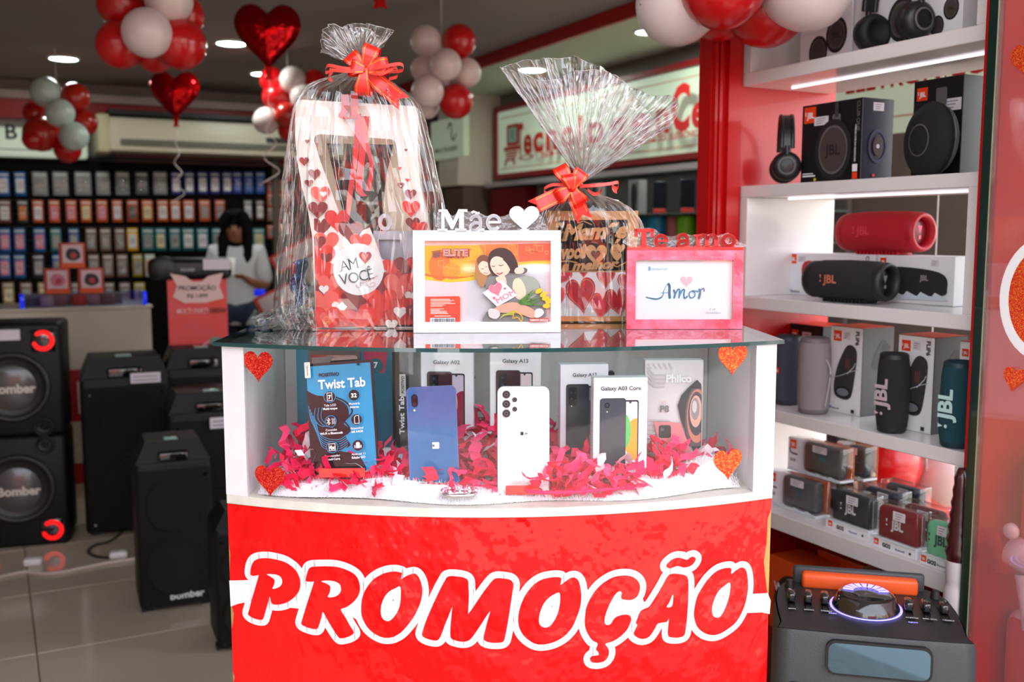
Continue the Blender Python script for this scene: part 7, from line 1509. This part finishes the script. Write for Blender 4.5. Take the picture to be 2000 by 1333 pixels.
serif_text('AM', 402, 1036, .0255, .0012, rt); A.heart(*F(498, 982), .0215, C((196, 70, 80), .35)); A.heart(*F(496, 978), .012, C((224, 140, 140), .35)); serif_text('VOCÊ', 402, 1092, .0265, .0010, rt)
A.line(cr([F(a, b) for a, b in ((460, 1090), (466, 1100), (478, 1096), (476, 1082), (490, 1080), (515, 1070), (545, 1052))], 4, False), .0007, C((226, 130, 110))); A.line(cr([F(a, b) for a, b in ((500, 1085), (515, 1098), (535, 1090), (528, 1078), (517, 1086))], 4, False), .0006, C((226, 130, 110)))
A.build('tag_lettering', t)
RS2 = mat('sheer_red_ribbon', (196, 4, 22), rough=.4, coat=.4)
for pts, wd in (([(430, 345), (432, 400), (420, 430), (455, 440), (470, 400), (468, 345)], .013), ([(480, 420), (470, 560), (450, 700), (430, 840)], .009), ([(500, 430), (495, 560), (480, 700), (500, 740)], .011), ([(515, 430), (510, 520), (530, 620), (515, 720)], .007)):
    P = [Vector((F(x, y)[0], -.008 - .002 * i, F(x, y)[1])) for i, (x, y) in enumerate(pts)]; q = MB(); q.strip(cr(P, 6, False), Vector((1, .1, .1)), wd, RS2); q.build('hanging_ribbon', t, 'long sheer red ribbon')
def zp(x, y): return 470 + x / 2.0186, 20 + y / 2.0186
rowsL = []
for y, xl, xr, dep, am in ((235, 452, 500, .008, .001), (262, 390, 545, .03, .004), (300, 290, 620, .06, .007), (345, 248, 672, .075, .007), (400, 216, 712, .08, .006), (540, 192, 748, .085, .006), (680, 178, 780, .085, .006), (800, 172, 802, .085, .006), (930, 158, 790, .085, .006), (1080, 150, 768, .085, .005), (1200, 150, 762, .085, .004), (1262, 190, 760, .085, .003)):
    a, py = zp(xl, y); b, _ = zp(xr, y); rowsL.append((py, a, b, YG + .03, dep, am))
wrap_body(t, rowsL, 5)
wrap_fan(t, zp(478, 238), YG, [(*zp(322, 168), 0), (*zp(330, 110), -.5), (*zp(370, 70), -.8), (*zp(430, 92), -1), (*zp(500, 80), -1), (*zp(560, 120), -.8), (*zp(608, 84), 0), (*zp(545, 55), .7), (*zp(480, 40), 1), (*zp(410, 42), 1), (*zp(350, 75), .7)], 8, n=170, nv=14, amp=.014, dep=.03)
g = pleats(21, (5, 11, 17)); o0 = t.location
def tail(u, v):
    a = PW(*zp(250 - 215 * u, 1050 + 158 * u + 30 * math.sin(u * 3)), YG - .03); b = PW(*zp(292 - 240 * u, 1262), YG - .05); b.z = max(b.z, ZTOP + .002); p = a.lerp(b, v); p.y += g(u, v) * .012 + .02 * math.sin(v * 3); p.z = max(p.z + .006 * g(v * .7, u) + .0, ZTOP + .002); return p + noise.noise_vector(p * 60) * .003 - o0
q = MB(); q.grid(tail, 60, 40, CELLO); q.build('wrap_tail', t, 'loose cellophane tail spreading to the left')
BF = mat('blue_foil_print', (96, 130, 176), rough=.25, metal=.6, bump=(60, .8)); q = MB()
q.grid(lambda u, v: Vector((F(196 + 60 * u + 10 * math.sin(v * 9), 0)[0], .02 + .012 * noise.noise(Vector((u * 5, v * 9, 1))) + .01 * math.sin(u * 12), F(0, 1190 - 190 * v - 20 * u)[1])), 14, 26, BF, smooth=False); q.build('foil_seam', t, 'crinkled bluish foil seam')
bow(t, PW(*zp(492, 240), YG - .035), [(68, .043, -.004), (132, .038, 0), (10, .040, -.002), (262, .042, -.006), (165, .025, -.008)], [(-40, .070, -.004)],
    [([(*zp(500, 235), 0), (*zp(560, 222), -.01), (*zp(630, 212), -.005), (*zp(640, 235), .005), (*zp(600, 242), .01), (*zp(560, 232), 0)], YG - .045), ([(*zp(505, 245), 0), (*zp(560, 250), -.01), (*zp(610, 225), 0), (*zp(618, 260), .005), (*zp(585, 270), .01)], YG - .045), ([(*zp(480, 235), 0), (*zp(400, 228), -.01), (*zp(345, 218), 0), (*zp(335, 245), .01), (*zp(365, 240), .012), (*zp(345, 265), 0), (*zp(362, 278), -.008)], YG - .045), ([(*zp(480, 240), 0), (*zp(410, 240), -.01), (*zp(350, 235), 0)], YG - .05)])
# grey frame inside the bag
F0 = F; t2 = thing('inner_frame', 'pale grey photo frame tucked inside the gift bag', 'picture frame', (t.location.x, YG + .02, ZTOP + .002), 0)
zz0 = F(0, 1010)[1]; q = MB(); P = [F(500, 1100), (F(700, 1100)), (F(672, 880)), (F(520, 880))]; Hh = [F(545, 1060), F(650, 1060), F(630, 915), F(540, 915)]
q.prism(P, .01, .022, mat('grey_frame', (196, 194, 204), rough=.35), holes=[Hh]); q.prism(Hh, .018, .020, C((168, 168, 178), .3)); q.build('frame', t2)
q = MB(); n = 24; c = F(565, 845); q.prism([(c[0] + .012 * math.cos(2 * math.pi * i / n), c[1] + .015 * math.sin(2 * math.pi * i / n)) for i in range(n)], .012, .02, C((206, 204, 210), .35), holes=[[(c[0] + .006 * math.cos(2 * math.pi * i / n), c[1] + .008 * math.sin(2 * math.pi * i / n)) for i in range(n)]]); q.build('letter_ornament', t2)
q = MB(); a_, b_ = F(500, 1100), F(700, 1100); q.box(a_[0], b_[0], .005, .03, 0, a_[1], C((200, 198, 204))); q.build('frame_base', t2)
# right: kraft box
YK = 1.83
t = thing('kraft_gift_box', 'kraft cut-out gift box with red heart band wrapped in fanned cellophane', 'gift', (PW(1160, 630, YK).x, YK, ZTOP), 0)
F = frame_map(1075, 1245, 425, 636, YK, 1060, 400, 5.125); KR = mat('kraft_card', (206, 150, 96), rough=.75, vary=(60, .12)); KRD = C((120, 74, 44)); kq = 1 / 5.125 * (YK / FPX)
dx = PW(1160, 630, YK).x - PW(1160, 636, YK).x
Fp = lambda pts: [(F(x, y)[0], max(F(x, y)[1], 0)) for x, y in pts]
q = MB(); q.prism(Fp([(40, 700), (942, 700), (942, 92), (40, 105)]), .0, .002, KR, holes=[Fp([(150, 690), (835, 690), (838, 180), (150, 188)])]); q.build('front_frame', t)
xa, xb = F(40, 0)[0], F(942, 0)[0]; zt = F(0, 95)[1]
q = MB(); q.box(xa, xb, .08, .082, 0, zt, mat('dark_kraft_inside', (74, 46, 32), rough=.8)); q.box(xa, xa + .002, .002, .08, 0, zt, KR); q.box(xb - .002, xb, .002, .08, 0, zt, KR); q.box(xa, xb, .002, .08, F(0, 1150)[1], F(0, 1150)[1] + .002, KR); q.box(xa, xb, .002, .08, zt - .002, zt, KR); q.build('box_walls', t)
q = MB(); q.box(xa - .001, xb + .001, -.001, .083, .002, F(0, 1148)[1], mat('gold_card', (196, 156, 96), rough=.3, metal=.4)); q.build('gold_base', t, 'gold card base')
q = MB(); q.box(xa - .0015, xb + .0015, -.0015, -.0003, F(0, 1147)[1], F(0, 704)[1], C((240, 232, 232), .35)); q.box(xb + .0002, xb + .0015, -.0003, .083, F(0, 1147)[1], F(0, 704)[1], C((240, 232, 232), .35)); q.build('heart_band', t, 'white band printed with red hearts')
A = Art(-.0016, .00015); A.clip = (xa - .001, xb + .001, F(0, 1146)[1], F(0, 705)[1]); CR_ = C((196, 20, 44), .3); CR2 = C((216, 30, 66), .3); GD = C((226, 180, 120))
for X, Z, s_, rot, m in ((190, 750, 170, -.5, CR2), (405, 690, 130, 0, CR_), (625, 760, 190, 0, CR_), (150, 960, 170, .1, CR2), (585, 1050, 230, -.1, CR2), (385, 940, 300, .15, CR_), (755, 1010, 260, .2, CR_), (860, 820, 210, .3, CR_), (80, 1060, 170, 0, CR_)):
    A.heart(*F(X, Z), s_ * kq, m, s_ * kq * 1.22, rot); hp = heart_pts(*F(X, Z), s_ * kq * .88, s_ * kq * 1.08, rot); A.line(hp, .0006, GD, closed=True, round_=False)
A.build('printed_hearts', t)
A = Art(.0015, .0003)
def scr(wd, X, Z, sz, wdt, rot=.05): A.text(wd, *F(X, Z), sz * kq, KR, .05, 'l', rot=rot, shear=.35, width=wdt * kq)
scr('Mamãe', 190, 385, 215, 640); scr('você', 165, 570, 190, 260); scr('é', 660, 525, 210, 90); scr('a melhor', 180, 690, 130, 560)
A.heart(*F(530, 540), 215 * kq, KR, 225 * kq); A.heart(*F(525, 535), 95 * kq, C((52, 30, 24)), 95 * kq); A.heart(*F(770, 470), 92 * kq, KR); A.heart(*F(735, 555), 92 * kq, KR); A.heart(*F(185, 235), 60 * kq, KR); A.line(cr([F(170, 330), F(200, 300), F(215, 350), F(180, 380), F(160, 350)], 4), .0018, KR, closed=True)
A.line(Fp([(150, 600), (250, 590), (340, 610)]), .0022, KR); A.line(Fp([(650, 620), (740, 650), (835, 600)]), .0022, KR); A.line(Fp([(340, 215), (400, 195), (480, 230)]), .002, KR); A.build('cut_out_words', t, 'kraft cut-out lettering and hearts')
for i, (X, Z, c, lab) in enumerate(((300, 620, (214, 176, 20), 'yellow chocolate pack inside the kraft box'), (230, 670, (190, 30, 40), 'red chocolate pack at the left inside the kraft box'), (640, 660, (226, 96, 30), 'orange chocolate pack at the right inside the kraft box'))):
    x, z = F(X, Z); q = MB(); q.rbox(-.022, .022, 0, .015, 0, .07 if i == 0 else .055, C(c, .3), r=.005, seg=2); solo(q, 'chocolate_pack', lab, 'chocolate', (t.location.x + x, YK + .025 + .016 * (i == 0), ZTOP + F(0, 1150)[1] + .004), .1 - .1 * i)
def zk(x, y): return 880 + x / 2.2217, 80 + y / 2.2217
rowsR = []
for y, xl, xr, dep, am in ((640, 545, 575, .008, .001), (665, 500, 640, .03, .004), (700, 440, 730, .05, .007), (740, 400, 790, .06, .007), (800, 380, 830, .062, .005), (900, 372, 832, .062, .004), (1050, 372, 830, .062, .003), (1180, 378, 822, .062, .002), (1222, 385, 815, .062, .002)):
    a, py = zk(xl, y); b, _ = zk(xr, y); rowsR.append((py, a, b, YK + .035, dep, am))
wrap_body(t, rowsR, 15, n=180, nv=26)
wrap_fan(t, zk(562, 630), YK - .005, [(*zk(215, 118), 0), (*zk(290, 150), -.5), (*zk(400, 190), -.9), (*zk(520, 160), -1), (*zk(640, 150), -1), (*zk(760, 215), -.8), (*zk(850, 330), -.6), (*zk(905, 400), -.5), (*zk(965, 345), -.2), (*zk(992, 262), 0), (*zk(960, 235), .3), (*zk(860, 215), .6), (*zk(755, 155), .9), (*zk(660, 85), 1), (*zk(560, 50), 1), (*zk(440, 48), 1), (*zk(320, 72), .7)], 31, n=230, nv=22, amp=.022, dep=.06)
bow(t, PW(*zk(525, 640), YK - .05), [(118, .045, -.002), (55, .036, -.004), (100, .026, -.008), (210, .032, 0), (300, .034, -.004)], [(206, .066, -.003), (-68, .048, -.005)],
    [([(*zk(560, 632), 0), (*zk(620, 628), -.01), (*zk(690, 620), 0), (*zk(728, 615), .006), (*zk(722, 640), .01), (*zk(700, 630), 0), (*zk(708, 650), -.005), (*zk(722, 655), 0)], YK - .06), ([(*zk(560, 630), 0), (*zk(610, 628), -.01), (*zk(655, 625), -.002), (*zk(650, 655), .008), (*zk(620, 665), .005), (*zk(595, 645), 0)], YK - .06), ([(*zk(500, 625), 0), (*zk(440, 625), 0), (*zk(405, 645), .005), (*zk(420, 665), .01)], YK - .055)])
# ------------------------------------------------------------------ pieces that belong to a part become its sub-parts
RULES = {'dust_cap': 'woofer', 'cushion': 'ear_cup', 'card_print': 'price_card', 'slider_knob': 'slider_slot', 'light_fins': 'volume_knob', 'ribbon_loop': 'bow', 'ribbon_tail': 'bow', 'curled_ribbon': 'bow',
         'end_logo': 'radiator', 'gem': 'band', 'screw': 'back_panel', 'letter_outline': 'red_banner', 'banner_lettering': 'red_banner', 'heart_sticker': 'glass_front', 'louvre': 'air_outlet',
         'diffuser': 'trim_ring', 'logo': 'fabric_body', 'display': 'display_bezel', 'screen': 'body', 'grille_mesh': 'grille_back', 'light_ring': 'light_bezel', 'glass_pane': 'frame', 'tag_lettering': 'round_tag',
         'film_creases': 'cellophane_wrap', 'pressed_ring': 'shell'}
def base_(o): return o.name.rsplit('.', 1)[0] if o.name[-3:].isdigit() and '.' in o.name else o.name
CEN = {}
def cen(o):
    if o.data.name not in CEN:
        b = [Vector(c) for c in o.bound_box]; CEN[o.data.name] = sum(b, Vector()) / 8
    return CEN[o.data.name]
for t_ in [o for o in SC.objects if o.parent is None and 'category' in o.keys()]:
    kids = [k for k in t_.children if k.type == 'MESH']; by = {}
    for k in kids: by.setdefault(base_(k), []).append(k)
    for k in kids:
        tgt = RULES.get(base_(k)); cand = [c for c in by.get(tgt, []) if c is not k and c.matrix_basis == Matrix.Identity(4)] if tgt else []
        if cand and k.matrix_basis == Matrix.Identity(4) and not k.children: k.parent = min(cand, key=lambda c: (cen(c) - cen(k)).length)
bpy.context.view_layer.update()
